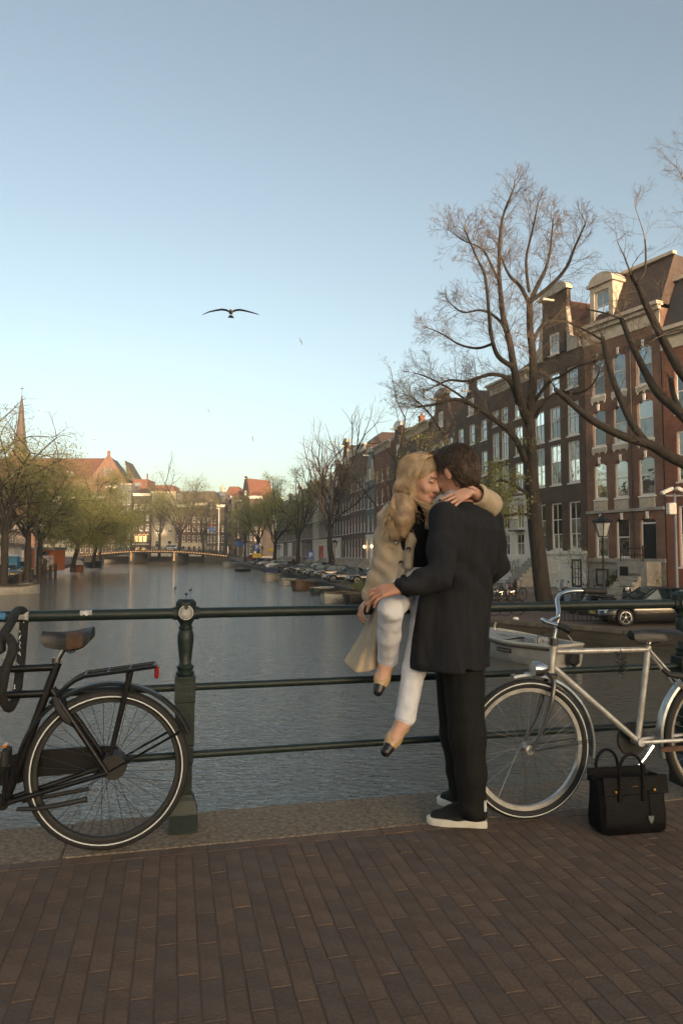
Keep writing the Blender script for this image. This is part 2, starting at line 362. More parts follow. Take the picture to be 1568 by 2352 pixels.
# ---------------------------------------------------------------- railing
m_rail = mat('dark green rail paint', (.014, .025, .023), .45, var=.35, scale=6, bump=.12, bscale=30, spec=.35)
m_rust = mat('chipped rust', (.16, .07, .03), .8)
m_medal = mat('pale cast medallion', (.45, .45, .43), .6, var=.3, scale=60, bump=.5, bscale=120)
rl = empty('bridge_railing', B(0, 0, 0), PHI, 'dark green iron railing with three pipes running across the whole bridge edge', 'railing')
for z, r, nm in ((1.03, .026, 'handrail'), (.672, .0185, 'rail'), (.348, .0185, 'rail')):
    MB().tube([(-5, 0, z), (10, 0, z)], r, 14).build(nm, m_rail, rl, True)
def post(s):
    p = bpy.data.objects.new('post', None); COL.objects.link(p); p.parent = rl; p.location = (s, 0, 0)
    q = math.pi / 4; k = math.sqrt(2) / 2; mb = MB()
    mb.lathe([(.0665 / k, -.002), (.0665 / k, .085), (.064 / k, .09), (.05 / k, .145), (.042 / k, .16), (.0375 / k, .17), (.0375 / k, .31), (.042 / k, .322), (.042 / k, .4), (.0455 / k, .405), (.0455 / k, .605), (.049 / k, .61), (.049 / k, .725), (.046 / k, .73)], n=4, rot=q)
    mb.build('shaft', m_rail, p)
    mb = MB(); mb.lathe([(.038, .728), (.043, .735), (.043, .748), (.036, .752), (.036, .76), (.041, .766), (.041, .776), (.032, .782), (.028, .79), (.034, .85), (.039, .9), (.0385, .925), (.033, .945), (.03, .95), (.033, .955), (.033, .965), (.026, .972), (.027, .985), (.04, 1.0)], n=20)
    mb.build('baluster', m_rail, p, True)
    mb = MB(); mb.lathe([(.028, .968), (.034, .985), (.049, 1.005), (.052, 1.01), (.052, 1.083), (.046, 1.089), (.036, 1.099), (.0, 1.101)], n=8, rot=math.pi / 8, M=None)
    mb.cyl((-.062, 0, 1.03), (.062, 0, 1.03), .032, n=14)
    mb.build('head', m_rail, p)
    Mx = Matrix.Rotation(R(90), 4, 'X')
    md = MB(); md.lathe([(.0355, 0), (.0355, .003), (.031, .0045), (.0295, .003), (.0245, .003), (.0235, .0048), (.008, .006), (0, .006)], n=24, M=Matrix.Translation((0, -.0475, 1.036)) @ Mx)
    for a in range(5): md.box((math.sin(a * 1.256) * .014, -.0545, 1.036 + math.cos(a * 1.256) * .014), (.006, .003, .006))
    md.build('medallion', m_medal, p, True)
    mg = MB()
    for rr0, rr1 in ((.0262, .0285), (.0185, .0195)): mg.lathe([(rr0, .0035), (rr1, .0035), (rr1, .0052), (rr0, .0052)], n=24, caps=False, M=Matrix.Translation((0, -.0475, 1.036)) @ Mx)
    mg.build('medallion_rings', m_rail, p)
    kn = MB(); kn.prism([(-.012, .026), (.012, .026), (.006, -.004), (0, -.01), (-.006, -.004)], -.056, -.05, 'y', M=Matrix.Translation((0, 0, 1.056)))
    kn.build('shield', m_rail, p)
    return p
for s in (0, 2.82): post(s)
fin = MB(); fin.tube([(0, 0, 1.099), (0, 0, 1.112), (.003, 0, 1.12)], [.002, .002, .003], 6); fin.lathe([(.001, 1.116), (.006, 1.12), (.007, 1.125), (.003, 1.129)], n=8); fin.build('pin', m_rail, rl)
m_st_w = mat('worn white sticker', (.5, .5, .5), .7, var=.55, scale=60); m_st_b = mat('blue sticker', (.05, .2, .42), .6, var=.5, scale=70)
def sticker(name, label, sx0, sx1, a0, a1, m):
    mb = MB(); V = []; n = 8
    for i in range(n + 1):
        for k in range(5):
            a = R(a0 + (a1 - a0) * k / 4 + (random.uniform(-9, 9) if k in (0, 4) else 0)); r = .0268; V.append((sx0 + (sx1 - sx0) * i / n, -r * math.cos(a), 1.03 + r * math.sin(a)))
    mb.add(V, [(i * 5 + k, i * 5 + k + 1, i * 5 + 5 + k + 1, i * 5 + 5 + k) for i in range(n) for k in range(4)])
    o = mb.build(name, m); o.location = B(0, 0, 0); o.rotation_euler = (0, 0, PHI); return tag(o, label, 'sticker', 'stickers on the handrail')
def s_of(px):
    """distance along the railing where picture column px meets it"""
    a = (px - CX) / FOC / math.cos(TILT); return (a * BO.y - BO.x) / (BE.x - a * BE.y)
sticker('sticker', 'torn white sticker on the handrail beside the chain lock', s_of(44), s_of(74), -35, 50, m_st_w)
sticker('sticker', 'small ragged white sticker on the handrail above the bicycle saddle', s_of(190), s_of(217), 5, 60, m_st_w)
sticker('sticker', 'small blue sticker on the handrail by the left picture edge', s_of(5), s_of(22), -20, 45, m_st_b)
# ================================================================ HOUSES
random.seed(11)
WIN = {}
def win_meshes(w, h, style, fm):
    k = (round(w, 2), round(h, 2), style, fm.name)
    if k in WIN: return WIN[k]
    f = MB(); t = .11 if w > .8 else .08; dp = .09
    f.bx(-w / 2, -w / 2 + t, 0, dp, 0, h); f.bx(w / 2 - t, w / 2, 0, dp, 0, h); f.bx(-w / 2 + t, w / 2 - t, 0, dp, 0, t * 1.2); f.bx(-w / 2 + t, w / 2 - t, 0, dp, h - t, h)
    panes = []
    if style == 'plain': panes = [(t, h - t, .06)]
    elif style == 'sash':
        zm = h * .52; f.bx(-w / 2 + t, w / 2 - t, .005, dp - .02, zm - .035, zm + .035); panes = [(t * 1.2, zm - .035, .06), (zm + .035, h - t, .04)]
    elif style == 'cross':
        zm = h * .56; f.bx(-w / 2 + t, w / 2 - t, .005, dp - .02, zm - .035, zm + .035); f.bx(-.02, .02, .015, dp - .03, t * 1.2, zm - .035); f.bx(-.02, .02, .015, dp - .03, zm + .035, h - t); panes = [(t * 1.2, zm - .035, .06), (zm + .035, h - t, .05)]
    elif style == 'tall':
        for q in (.33, .64): f.bx(-w / 2 + t, w / 2 - t, .005, dp - .02, h * q - .03, h * q + .03)
        f.bx(-.02, .02, .015, dp - .03, t, h * .33 - .03); f.bx(-.02, .02, .015, dp - .03, h * .33 + .03, h * .64 - .03); f.bx(-.02, .02, .015, dp - .03, h * .64 + .03, h - t)
        panes = [(t, h * .33 - .03, .06), (h * .33 + .03, h * .64 - .03, .055), (h * .64 + .03, h - t, .05)]
    elif style == 'grid':
        for q in (1 / 3, 2 / 3):
            f.bx(-w / 2 + t, w / 2 - t, .01, dp - .02, h * q - .018, h * q + .018); f.bx(w * (q - .5) - .016, w * (q - .5) + .016, .012, dp - .025, t, h - t)
        panes = [(t, h - t, .06)]
    P = []
    for a, b, y in panes: P.append((MB().add([(-w / 2 + t, y, a), (w / 2 - t, y, a), (w / 2 - t, y, b), (-w / 2 + t, y, b)], [(0, 1, 2, 3)]).v))
    sl = MB().bx(-w / 2 - .07, w / 2 + .07, -.14, .1, -.1, -.003).mesh('sill', fm)
    WIN[k] = (f.mesh('window', fm), P, sl, {}); return WIN[k]
def window(par, x, z, w, h, style='sash', fm=None, glass=('gl_dark',), y=.1, sill=True):
    fm = fm or M['white']; fme, P, sl, cache = win_meshes(w, h, style, fm)
    o = link('window', fme, par); o.location = (x, y, z)
    for i, q in enumerate(P):
        g = glass[min(i, len(glass) - 1)]; k = (i, g)
        if k not in cache: cache[k] = MB().add(q, [(0, 1, 2, 3)]).mesh('pane', M[g])
        p = link('pane', cache[k], o)
    if sill: link('sill', sl, o)
    return o
def wall_grid(mb, x0, x1, z0, z1, ops, rev=.2, mi=0):
    xs = sorted({x0, x1} | {min(max(v, x0), x1) for o in ops for v in (o[0], o[2])}); zs = sorted({z0, z1} | {min(max(v, z0), z1) for o in ops for v in (o[1], o[3])})
    inside = lambda x, z: any(o[0] < x < o[2] and o[1] < z < o[3] for o in ops)
    for a, b in zip(xs[:-1], xs[1:]):
        for c, d in zip(zs[:-1], zs[1:]):
            if b - a > 1e-5 and d - c > 1e-5 and not inside((a + b) / 2, (c + d) / 2): mb.add([(a, 0, c), (b, 0, c), (b, 0, d), (a, 0, d)], [(0, 1, 2, 3)], mi)
    for a, c, b, d in ops:
        c, d = max(c, z0), min(d, z1)
        if d - c < 1e-4: continue
        mb.add([(a, 0, c), (a, rev, c), (a, rev, d), (a, 0, d)], [(0, 1, 2, 3)], mi); mb.add([(b, 0, c), (b, 0, d), (b, rev, d), (b, rev, c)], [(0, 1, 2, 3)], mi)
        if d < z1 - 1e-4: mb.add([(a, 0, d), (a, rev, d), (b, rev, d), (b, 0, d)], [(0, 1, 2, 3)], mi)
        if c > z0 + 1e-4: mb.add([(a, 0, c), (b, 0, c), (b, rev, c), (a, rev, c)], [(0, 1, 2, 3)], mi)
def gl_pick(row, nrows, r):
    if row >= 1 and r.random() < .5: return ('gl_sky', 'gl_sky', 'gl_sky')
    return r.choice([('gl_dark', 'gl_dark', 'gl_dark'), ('gl_curt', 'gl_dark', 'gl_dark'), ('gl_dark', 'gl_sky', 'gl_sky'), ('gl_dark', 'gl_curt', 'gl_dark')])
HN = [0]
def house(label, A, Bp, z0, rows, cols, wall='b_brown', top='cornice', ht=None, ground=None, gh=0, depth=11, style='sash', trim='white', seed=0, door=None, frame=None, group='canal houses along the right bank', name='canal_house', ww=None, extra_rows=(), roofm='tile_dk', gable_h=3.2, lamps=0, sky_ok=True):
    """rows: (sill, head) above the base; cols: list of (centre, width) or a count; door: column index on the lowest row"""
    A, Bp = Vector(A[:2]), Vector(Bp[:2]); d = Bp - A; W = d.length; HN[0] += 1; r = random.Random(seed * 97 + HN[0])
    h = empty(name, (A.x, A.y, z0), math.atan2(d.y, d.x), label, 'house', group)
    if isinstance(cols, int): cw = ww or W / cols * .52; cols = [(W * (i + .5) / cols, cw) for i in range(cols)]
    fm = M[frame or 'white']; H = ht or rows[-1][1] + .9; H1 = H
    if top in ('neck', 'bell', 'step', 'spout'): H1 = H - gable_h
    ops, wins = [], []
    for i, (a, b) in enumerate(rows):
        for j, (cx, w) in enumerate(cols):
            if b > H1 and not (j == len(cols) // 2): continue
            w_ = w
            if door is not None and i == 0 and j == door: ops.append((cx - w / 2, .02 if gh < 1.2 or a < 1 else a - .2, cx + w / 2, b)); continue
            ops.append((cx - w_ / 2, a, cx + w_ / 2, b)); wins.append((i, cx, w_, a, b))
    mb = MB(); body_ops = [o for o in ops if o[3] > gh + .1 and o[3] < H1 + .01]
    wall_grid(mb, 0, W, gh, H1, body_ops)
    mb.add([(0, 0, 0), (0, depth, 0), (0, depth, H1), (0, 0, H1)], [(0, 1, 2, 3)]); mb.add([(W, 0, 0), (W, 0, H1), (W, depth, H1), (W, depth, 0)], [(0, 1, 2, 3)]); mb.add([(0, depth, 0), (W, depth, 0), (W, depth, H1), (0, depth, H1)], [(0, 1, 2, 3)])
    if ground is None: wall_grid(mb, 0, W, 0, gh, [o for o in ops if o[1] < gh]) if gh > 0 else None
    mb.build('wall', M[wall], h)
    if ground is not None and gh > 0:
        g = MB(); wall_grid(g, 0, W, 0, gh, [o for o in ops if o[1] < gh]); g.bx(-.02, W + .02, -.13, -.003, gh - .12, gh + .12); g.build('ground_floor', M[ground], h)
    for i, cx, w, a, b in wins:
        if b > H1: continue
        window(h, cx, a, w, b - a, style if not isinstance(style, (list, tuple)) else style[min(i, len(style) - 1)], fm, gl_pick(i, len(rows), r) if sky_ok else ('gl_dark', 'gl_dark', 'gl_dark'))
    if door is not None:
        cx, w = cols[door]; b = rows[0][1]; zb = .02 if gh < 1.2 or rows[0][0] < 1 else rows[0][0] - .2
        dm = MB(); dm.bx(cx - w / 2, cx - w / 2 + .1, .12, .2, zb, b); dm.bx(cx + w / 2 - .1, cx + w / 2, .12, .2, zb, b); dm.bx(cx - w / 2 + .1, cx + w / 2 - .1, .12, .2, b - .12, b); dm.bx(cx - w / 2 + .1, cx + w / 2 - .1, .12, .2, zb + 2.3, zb + 2.4)
        fr = dm.build('door_frame', fm, h)
        dl = MB(); dl.bx(cx - w / 2 + .1, cx + w / 2 - .1, .15, .19, zb, zb + 2.297)
        for q in (.25, 1.2): dl.bx(cx - w / 2 + .25, cx + w / 2 - .25, .135, .15, zb + q, zb + q + .8)
        dl.build('door', M[r.choice(['green_door', 'black_paint', 'green_door'])], h)
        MB().add([(cx - w / 2 + .1, .17, zb + 2.4), (cx + w / 2 - .1, .17, zb + 2.4), (cx + w / 2 - .1, .17, b - .12), (cx - w / 2 + .1, .17, b - .12)], [(0, 1, 2, 3)]).build('fanlight', M['gl_dark'], h)
        if zb > .5:
            n = int(zb / .19) + 1; stp = MB()
            for k in range(n): stp.bx(cx - w / 2 - .1, cx + w / 2 + .1, -.3 - (n - k) * .26, -.3 - (n - 1 - k) * .26, 0, zb * (k + 1) / n)
            stp.bx(cx - w / 2 - .1, cx + w / 2 + .1, -.3, -.004, 0, zb + .003); stp.build('stoop', M['stone'], h)
    tm = M[trim]; ov = H - H1
    if top == 'cornice':
        c = MB(); c.bx(-.03, W + .03, -.06, -.003, H1 - .75, H1 - .2); c.bx(-.1, W + .1, -.22, 0, H1 - .2, H1); c.bx(-.16, W + .16, -.42, .1, H1, H1 + .18)
        n = max(4, int(W / .8))
        for k in range(n): x = W * (k + .5) / n; c.bx(x - .07, x + .07, -.2, -.06, H1 - .55, H1 - .2)
        c.build('cornice', tm, h)
        rf = MB(); rh = min(W * .4, 2.2); zb_ = H1 + .1; rf.loft([[(.05, .5, zb_), (W - .05, .5, zb_), (W - .05, depth, zb_), (.05, depth, zb_)], [(W * .3, 3.2, zb_ + rh), (W * .7, 3.2, zb_ + rh), (W * .7, depth - 3, zb_ + rh), (W * .3, depth - 3, zb_ + rh)]]); rf.build('roof', M[roofm], h)
    elif top == 'mansard':
        c = MB(); c.bx(-.03, W + .03, -.06, -.003, H1 - 1.0, H1 - .2); c.bx(-.12, W + .12, -.3, 0, H1 - .2, H1 + .05); c.bx(-.2, W + .2, -.5, .1, H1 + .05, H1 + .28); c.build('cornice', tm, h)
        rf = MB(); rf.prism([(.15, H1 + .28), (1.6, H1 + 3.6), (depth - 1.6, H1 + 3.6), (depth, H1 + .28)], .02, W - .02, 'x'); rf.build('roof', M[roofm], h)
        e = MB(); e.bx(-.05, W + .05, 1.35, 1.75, H1 + 3.602, H1 + 3.8); e.build('roof_edge', tm, h)
    elif top in ('neck', 'bell', 'step', 'spout'):
        m_ = W / 2; g = H - H1
        rf = MB(); rf.prism([(.08, H1 - .05), (W - .08, H1 - .05), (m_, H - .7)], .25, depth, 'y'); rf.build('roof', M[roofm], h)
        gw = MB(); z = H1
        if top == 'neck': nw = W * .24; poly = [(0, z), (W, z), (W, z + .15), (m_ + nw, z + .15), (m_ + nw, H - .5), (m_ - nw, H - .5), (m_ - nw, z + .15), (0, z + .15)]; poly2 = [[(m_ + nw, z + .16), (W - .1, z + .16), (W - .35, z + .75), (m_ + nw + .35, z + 1.3), (m_ + nw, z + g * .66)], [(m_ - nw, z + .16), (m_ - nw, z + g * .66), (m_ - nw - .35, z + 1.3), (.35, z + .75), (.1, z + .16)]]
        elif top == 'bell':
            nw = W * .22; pts = [(0, z)] + [(m_ - (nw + (m_ - nw) * (1 - t) ** 2.2), z + g * .85 * t) for t in [i / 8 for i in range(9)]]; poly = pts + [(W - x, q) for x, q in reversed(pts)]; poly2 = []
        elif top == 'spout': poly = [(0, z), (W, z), (m_ + .6, H - .6), (m_ + .6, H), (m_ - .6, H), (m_ - .6, H - .6)]; poly2 = []
        else:
            n = 5; poly = [(0, z)]
            for k in range(n): poly += [(m_ * k / n, z + g * (k + 1) / n), (m_ * (k + 1) / n - .02, z + g * (k + 1) / n)]
            poly += [(W - x, q) for x, q in reversed(poly)]; poly2 = []
        # gable wall as a slab with its window set proud
        gw.prism(list(reversed(poly)), 0, .3, 'y'); gw.build('gable', M[wall], h)
        for q in poly2: MB().prism(list(reversed(q)), -.12, .2, 'y').build('scroll', tm, h)
        ped = MB(); nw2 = W * .26 if top == 'neck' else W * .24 if top == 'bell' else .7
        if top in ('neck', 'bell'):
            zz = H - .5 if top == 'neck' else z + g * .85
            ped.bx(m_ - nw2 - .1, m_ + nw2 + .1, -.25, .34, zz, zz + .2); ped.prism([(m_ + nw2 * math.cos(R(a)), zz + .2 + .6 * math.sin(R(a))) for a in range(0, 181, 20)][::-1], -.16, .3, 'y')
        else: ped.bx(m_ - .75, m_ + .75, -.14, .36, H - .02, H + .14)
        ped.build('pediment', tm, h)
        if top in ('neck', 'bell', 'spout'):
            ew, ez = min(1.0, W * .2), H1 + .35
            window(h, m_, ez, ew, min(1.5, g * .45), 'cross', fm, ('gl_sky', 'gl_dark'), y=-.07)
        bmx = MB(); bmx.bx(m_ - .07, m_ + .07, -1.0, 0, H - .95, H - .8); bmx.build('hoist_beam', M['white'], h)
    elif top == 'flat':
        c = MB(); c.bx(-.04, W + .04, -.1, .2, H1 - .02, H1 + .2); c.build('cornice', tm, h); MB().add([(0, 0, H1 - .03), (W, 0, H1 - .03), (W, depth, H1 - .03), (0, depth, H1 - .03)], [(0, 1, 2, 3)]).build('roof', M['slate'], h)
    if r.random() < .75 and top != 'flat':
        ch = MB(); x = W * r.choice([.12, .85]); y = depth * .45; ch.bx(x - .4, x + .4, y - .3, y + .3, H1, H1 + 3.4); ch.bx(x - .47, x + .47, y - .37, y + .37, H1 + 3.402, H1 + 3.55)
        for q in (-.2, .2): ch.lathe([(.1, H1 + 3.552), (.08, H1 + 3.95)], (x + q, y, 0), 8)
        ch.build('chimney', M['b_orange' if 'red' in wall or 'orange' in wall else 'b_mauve'], h)
    return h
# ---- right bank, near to far (left base, right base as seen from the water)
# red brick house with white carved stones
hB = house('red brick house with white carved panels under its windows and an arched doorway', (16.5, 47), (19.3, 41.8), -1.05,
    [(2.1, 4.65), (5.95, 8.4), (9.45, 11.95), (12.85, 15.35)], [(1.15, 1.05), (2.83, 1.05), (4.72, 1.15)], 'b_red', 'mansard', 17.4, 'stone', 1.95, style='sash', door=2, seed=1, trim='trim')
st = MB()
for i, (a, b) in enumerate([(2.1, 4.65), (5.95, 8.4), (9.45, 11.95), (12.85, 15.35)]):
    for cx, w in [(1.15, 1.05), (2.83, 1.05), (4.72, 1.15)]:
        ar = [(cx + (w / 2 + .16) * math.sin(t), b - .3 + (w / 2 + .02) * 1.0 * math.cos(t) - .16) for t in [R(-58 + 116 * k / 10) for k in range(11)]]
        ar2 = [(cx + (w / 2 - .02) * math.sin(t) * 1.02, b - .52 + (w / 2 - .0) * math.cos(t)) for t in [R(-58 + 116 * k / 10) for k in range(11)]]
        MB().prism(ar + ar2[::-1], -.035, .16, 'y').build('arch', M['b_orange'], hB)
        MB().prism([(cx - .07, b - .1), (cx + .07, b - .1), (cx + .1, b + .32), (cx - .1, b + .32)], -.09, -.036, 'y').build('keystone', M['white'], hB)
        if i in (1,):
            pn = MB(); pn.bx(cx - .55, cx + .55, -.05, -.003, a - .75, a - .15)
            for k in range(7): q = cx - .42 + .14 * k; pn.box((q, -.06, a - .45 + .1 * math.sin(k * 2.1)), (.09, .03, .16), M=Matrix.Rotation(k * .9, 4, 'Y'))
            pn.build('carved_panel', M['trim'], hB)
        if i in (2, 3):
            pn = MB(); pn.prism([(cx - .62, a - .12), (cx + .62, a - .12), (cx + .62, a - .35), (cx + .5, a - .55), (cx + .4, a - .4), (cx + .12, a - .38), (cx, a - .5), (cx - .12, a - .38), (cx - .4, a - .4), (cx - .5, a - .55), (cx - .62, a - .35)][::-1], -.06, -.003, 'y'); pn.build('apron', M['trim'], hB)
bb = MB(); bb.bx(-.02, 5.92, -.14, -.003, 5.02, 5.2); bb.build('string_course', M['stone'], hB)
dp = MB(); dp.cyl((3.75, -.08, 0), (3.75, -.08, 16.3), .05); dp.build('drain_pipe', M['iron'], hB)
for cx in (1.15, 2.83): window(hB, cx, .25, 1.0, 1.15, 'plain', M['b_dark'], ('gl_dark',), y=-.05, sill=False)
dm = empty('dormer'); dm.parent = hB; dm.location = (1.3, .3, 17.5)
q = MB(); q.bx(-.95, -.6, 0, 1.6, 0, 2.9); q.bx(.6, .95, 0, 1.6, 0, 2.9); q.bx(-.6, .6, 0, 1.6, 2.5, 2.9); q.bx(-1.1, 1.1, -.2, 1.7, 2.9, 3.1); q.prism([(1.0 * math.cos(R(a)), 3.1 + .62 * math.sin(R(a))) for a in range(0, 181, 20)][::-1], -.1, 1.5, 'y'); q.build('dormer_case', M['trim'], dm)
w_ = window(hB, 1.3, 17.7, 1.2, 2.3, 'cross', None, ('gl_sky', 'gl_sky'), y=.45)
# iron stoop rail of the red house
sr = MB()
for x in (3.9, 5.5): sr.lathe([(.06, 1.9), (.04, 2.0), (.05, 2.6), (.03, 2.75), (.06, 2.85)], (x, -1.5, 0), 8)
for z in (2.3, 2.7): sr.cyl((3.9, -1.5, z), (5.5, -1.5, z), .03)
for k in range(9): sr.cyl((3.9 + k * .2, -1.5, 1.9), (3.9 + k * .2, -1.5, 2.7), .012, n=5)
sr.build('stoop_railing', M['iron'], hB)
la = MB(); la.bx(3.7, 5.8, -1.6, -.31, 0, 1.9); la.build('stoop_landing', M['stone'], hB)
MB().bx(3.9, 4.5, -1.62, -1.603, .1, 1.6).build('cellar_door', M['black_paint'], hB)
hA = house('orange red brick house at the right picture edge with broad windows', (19.33, 41.72), (23.2, 35.2), -1.05, [(1.6, 5.2), (6.6, 9.6), (10.6, 13.2)], [(1.6, 1.6), (3.9, 1.6), (6.2, 1.6)], 'b_orange', 'mansard', 15.6, style='sash', seed=2, trim='cream', roofm='slate')
# brown neck gable house
hC = house('tall brown brick house with a neck gable and a white plastered basement', (14.4, 52.7), (16.47, 47.06), -1.05,
    [(2.65, 6.0), (7.3, 10.2), (10.6, 12.95), (13.95, 15.45)], [(.95, 1.2), (2.8, 1.22), (4.78, 1.25)], 'b_brown', 'neck', 21.6, 'white', 2.45, style=['tall', 'cross', 'cross', 'plain'], seed=3, trim='trim', gable_h=5.2, roofm='tile')
for s in (-1, 1):
    MB().bx(3.0 + s * .95 - .3, 3.0 + s * .95 + .3, -.1, -.004, 16.7, 18.3).build('shutter', M['b_dark'], hC)
for x, z, w, h_ in ((2.6, .9, .8, 1.0), (4.9, .1, 1.0, 1.9)): window(hC, x, z, w, h_, 'grid', M['white' if x < 3 else 'green_door'], ('gl_curt',), y=-.05, sill=False)
stp = MB()
for k in range(9): stp.bx(.2, 1.6, -.4 - (9 - k) * .28, -.4 - (8 - k) * .28, 0, .23 * (k + 1))
stp.bx(.2, 1.6, -.4, -.02, 0, 2.3); stp.build('stoop', M['stone'], hC)
# white-fronted house
hD = house('brown house with a white two storey front below and a heavy white cornice', (12.56, 58.7), (14.37, 52.78), -1.05,
    [(2.2, 3.95), (4.3, 6.3), (7.15, 9.5), (10.05, 12.4), (13.0, 14.3)], [(.85, 1.15), (2.3, 1.15), (4.4, 1.2)], 'b_brown', 'cornice', 16.4, 'white', 6.75, style='cross', seed=4, trim='trim')
bl = MB()
for k in range(9): bl.cyl((3.8 + .16 * k, -.6, 4.2), (3.8 + .16 * k, -.6, 5.0), .014, n=5)
bl.bx(3.75, 5.15, -.65, -.01, 4.1, 4.2); bl.cyl((3.75, -.62, 5.0), (5.15, -.62, 5.0), .025); bl.build('balcony', M['iron'], hD)
for x, z, w, h_ in ((.9, .1, .8, 1.7), (2.4, .3, .9, 1.2), (4.4, .1, .9, 2.0)): window(hD, x, z, w, h_, 'grid', None, ('gl_dark',), y=-.05, sill=False)
rws = lambda base, hs, gap: [(base + sum(hs[:i]) + gap * i, base + sum(hs[:i + 1]) + gap * i) for i in range(len(hs))]
house('brown house with a small gable dormer between the white fronted house and the trees', (10.73, 65.5), (12.54, 58.78), -1.05, rws(2.2, [2.7, 2.3, 2.1, 1.8], .95), 3, 'b_brown', 'spout', 17.8, 'stone', 1.9, seed=5, trim='trim', gable_h=3.4, door=0)
house('narrow purple brown house with a bell gable behind the bare branches', (9.1, 72.6), (10.71, 65.56), -1.05, rws(2.1, [2.6, 2.3, 2.1, 1.6], .95), 3, 'b_mauve', 'bell', 18.6, 'cream', 2.0, seed=6, trim='trim', gable_h=4, door=2)
house('brown brick house with a straight cornice directly behind the man', (7.5, 80), (9.08, 72.66), -1.05, rws(2.0, [2.7, 2.4, 2.1, 1.7], .9), 4, 'b_brown', 'cornice', 16.2, None, 0, seed=7, trim='trim', door=0)
row = [
 ('brown bell gabled house with white sills behind the woman', 6.4, 'b_brown', 'bell', 18.2, 'cream', 3, 'cross'),
 ('orange red house with a broad cornice beside the blue bay house', 7.4, 'b_orange', 'cornice', 16.4, 'cream', 3, 'sash'),
 ('narrow blue grey house with tall white bay windows and two lit lamps', 4.6, 'blue_grey', 'neck', 16.8, 'white', 2, 'tall'),
 ('wide brown house of many white windows behind the bare canal tree', 9.6, 'b_mauve', 'cornice', 17.9, 'cream', 5, 'sash'),
 ('brown house with a cream gable top right behind the bare tree trunk', 6.2, 'b_brown', 'neck', 20.4, 'cream', 3, 'cross'),
 ('dark brick house with a bell gable beside the cream gabled one', 6.4, 'b_dark', 'bell', 18, 'white', 3, 'sash'),
 ('grey house with a white shop front between two leafy trees', 6.6, 'grey_r', 'cornice', 15.2, 'white', 3, 'cross'),
 ('house with a bright red framed shop door', 6.2, 'b_mauve', 'spout', 17, 'white', 3, 'sash'),
 ('white painted house far along the right bank', 6.5, 'cream', 'cornice', 15.2, 'white', 3, 'sash'),
 ('dark brown house with a step gable far along the right bank', 6.4, 'b_dark', 'step', 17.2, 'cream', 3, 'cross'),
 ('house with a deep red ground floor far along the right bank', 7.0, 'b_brown', 'cornice', 15.8, 'b_red', 3, 'sash'),
 ('pale grey house far along the right bank', 6.6, 'grey_r', 'neck', 17.5, 'white', 3, 'cross'),
 ('purple brown house with a cornice far along the right bank', 7.0, 'b_mauve', 'cornice', 15.6, 'cream', 3, 'sash'),
 ('dark brick house with a bell gable far along the right bank', 7.0, 'b_dark', 'bell', 17, 'white', 3, 'cross'),
 ('brown brick house with a straight top far along the right bank', 7.4, 'b_brown', 'cornice', 15.4, 'cream', 3, 'sash'),
 ('dark house with a spout gable far along the right bank', 7.0, 'b_dark', 'spout', 16.8, 'white', 3, 'cross'),
 ('last cream fronted house before the far bridge on the right bank', 8.0, 'b_brown', 'cornice', 15, 'white', 3, 'sash')]
p = Vector((7.47, 80.1)); u = (Vector((-25, 225)) - p).normalized(); RED = None
for i, (lab, W, wl_, tp, ht, gr, nc, sty) in enumerate(row):
    q = p + u * W; g = zh(p.y); n = 4 if ht > 15.5 else 4
    hh = house(lab, q, p, g, rws(1.9, [2.7, 2.3, 2.0, 1.6], .95) if tp == 'cornice' else rws(1.9, [2.6, 2.2, 1.9], .95), nc, wl_, tp, ht, gr, 4.9 if gr in ('white', 'b_red') else 1.7, seed=20 + i, style=sty, door=(nc - 1 if i % 2 else 0), trim='trim' if i % 3 else 'white', gable_h=4.6 if tp != 'cornice' else 0, depth=10)
    if 'red framed' in lab:
        f = MB(); x = W * .5; f.bx(x - 1.5, x - 1.1, -.3, -.02, 0, 3.2); f.bx(x + 1.1, x + 1.5, -.3, -.02, 0, 3.2); f.bx(x - 1.5, x + 1.5, -.3, -.02, 3.203, 3.9); f.build('shop_frame', mat('red shop paint', (.5, .06, .03), .5), hh)
    if 'lit lamps' in lab:
        for x in (.4, W - .3): 
            l_ = MB().lathe([(.05, 0), (.12, .1), (.12, .3), (.03, .38)], (x, -.35, 3.2), 8).build('wall_lamp', M['lampglow'], hh)
    p = q + u * .03
# ---- houses round the corner on the same side, then the row behind the camera
for i, (a, b) in enumerate([((26.5, 27), (31.5, 18.5)), ((31.6, 18.3), (36.5, 8))]):
    house(['first brown house round the corner of the side street, out of view', 'second mauve house round the corner of the side street'][i], a, b, -.8, rws(2.0, [2.8, 2.5], 1.0), 4, ['b_brown', 'b_mauve'][i], 'cornice', 11.5, 'stone', 1.7, group='row houses of the street behind the bridge', seed=60 + i, depth=12)
for i in range(9):  # unseen row, added to keep the low sun off the foreground
    a = (92 - i * 14 - .1, -113 - i * .8); b = (92 - (i + 1) * 14, -113 - (i + 1) * .8); tall = i < 6
    house('unseen row house added behind the bridge to block low light, ' + ['tall, at the east end', 'tall with a brown front', 'tall with a mauve front', 'tall with a red front', 'tall beside the canal', 'tall, over the canal axis', 'low, west of the canal', 'low with a brown front', 'low, at the west end'][i], a, b, -.8, rws(2.0, [2.8, 2.5, 2.2, 2.0, 1.8], 1.0) if tall else rws(1.5, [2.5, 2.0], .8), 5, ['b_brown', 'b_mauve', 'b_red'][i % 3], 'cornice', 20 if tall else 9, 'stone', 1.7, group='unseen row houses added to block low light', seed=160 + i, depth=12)
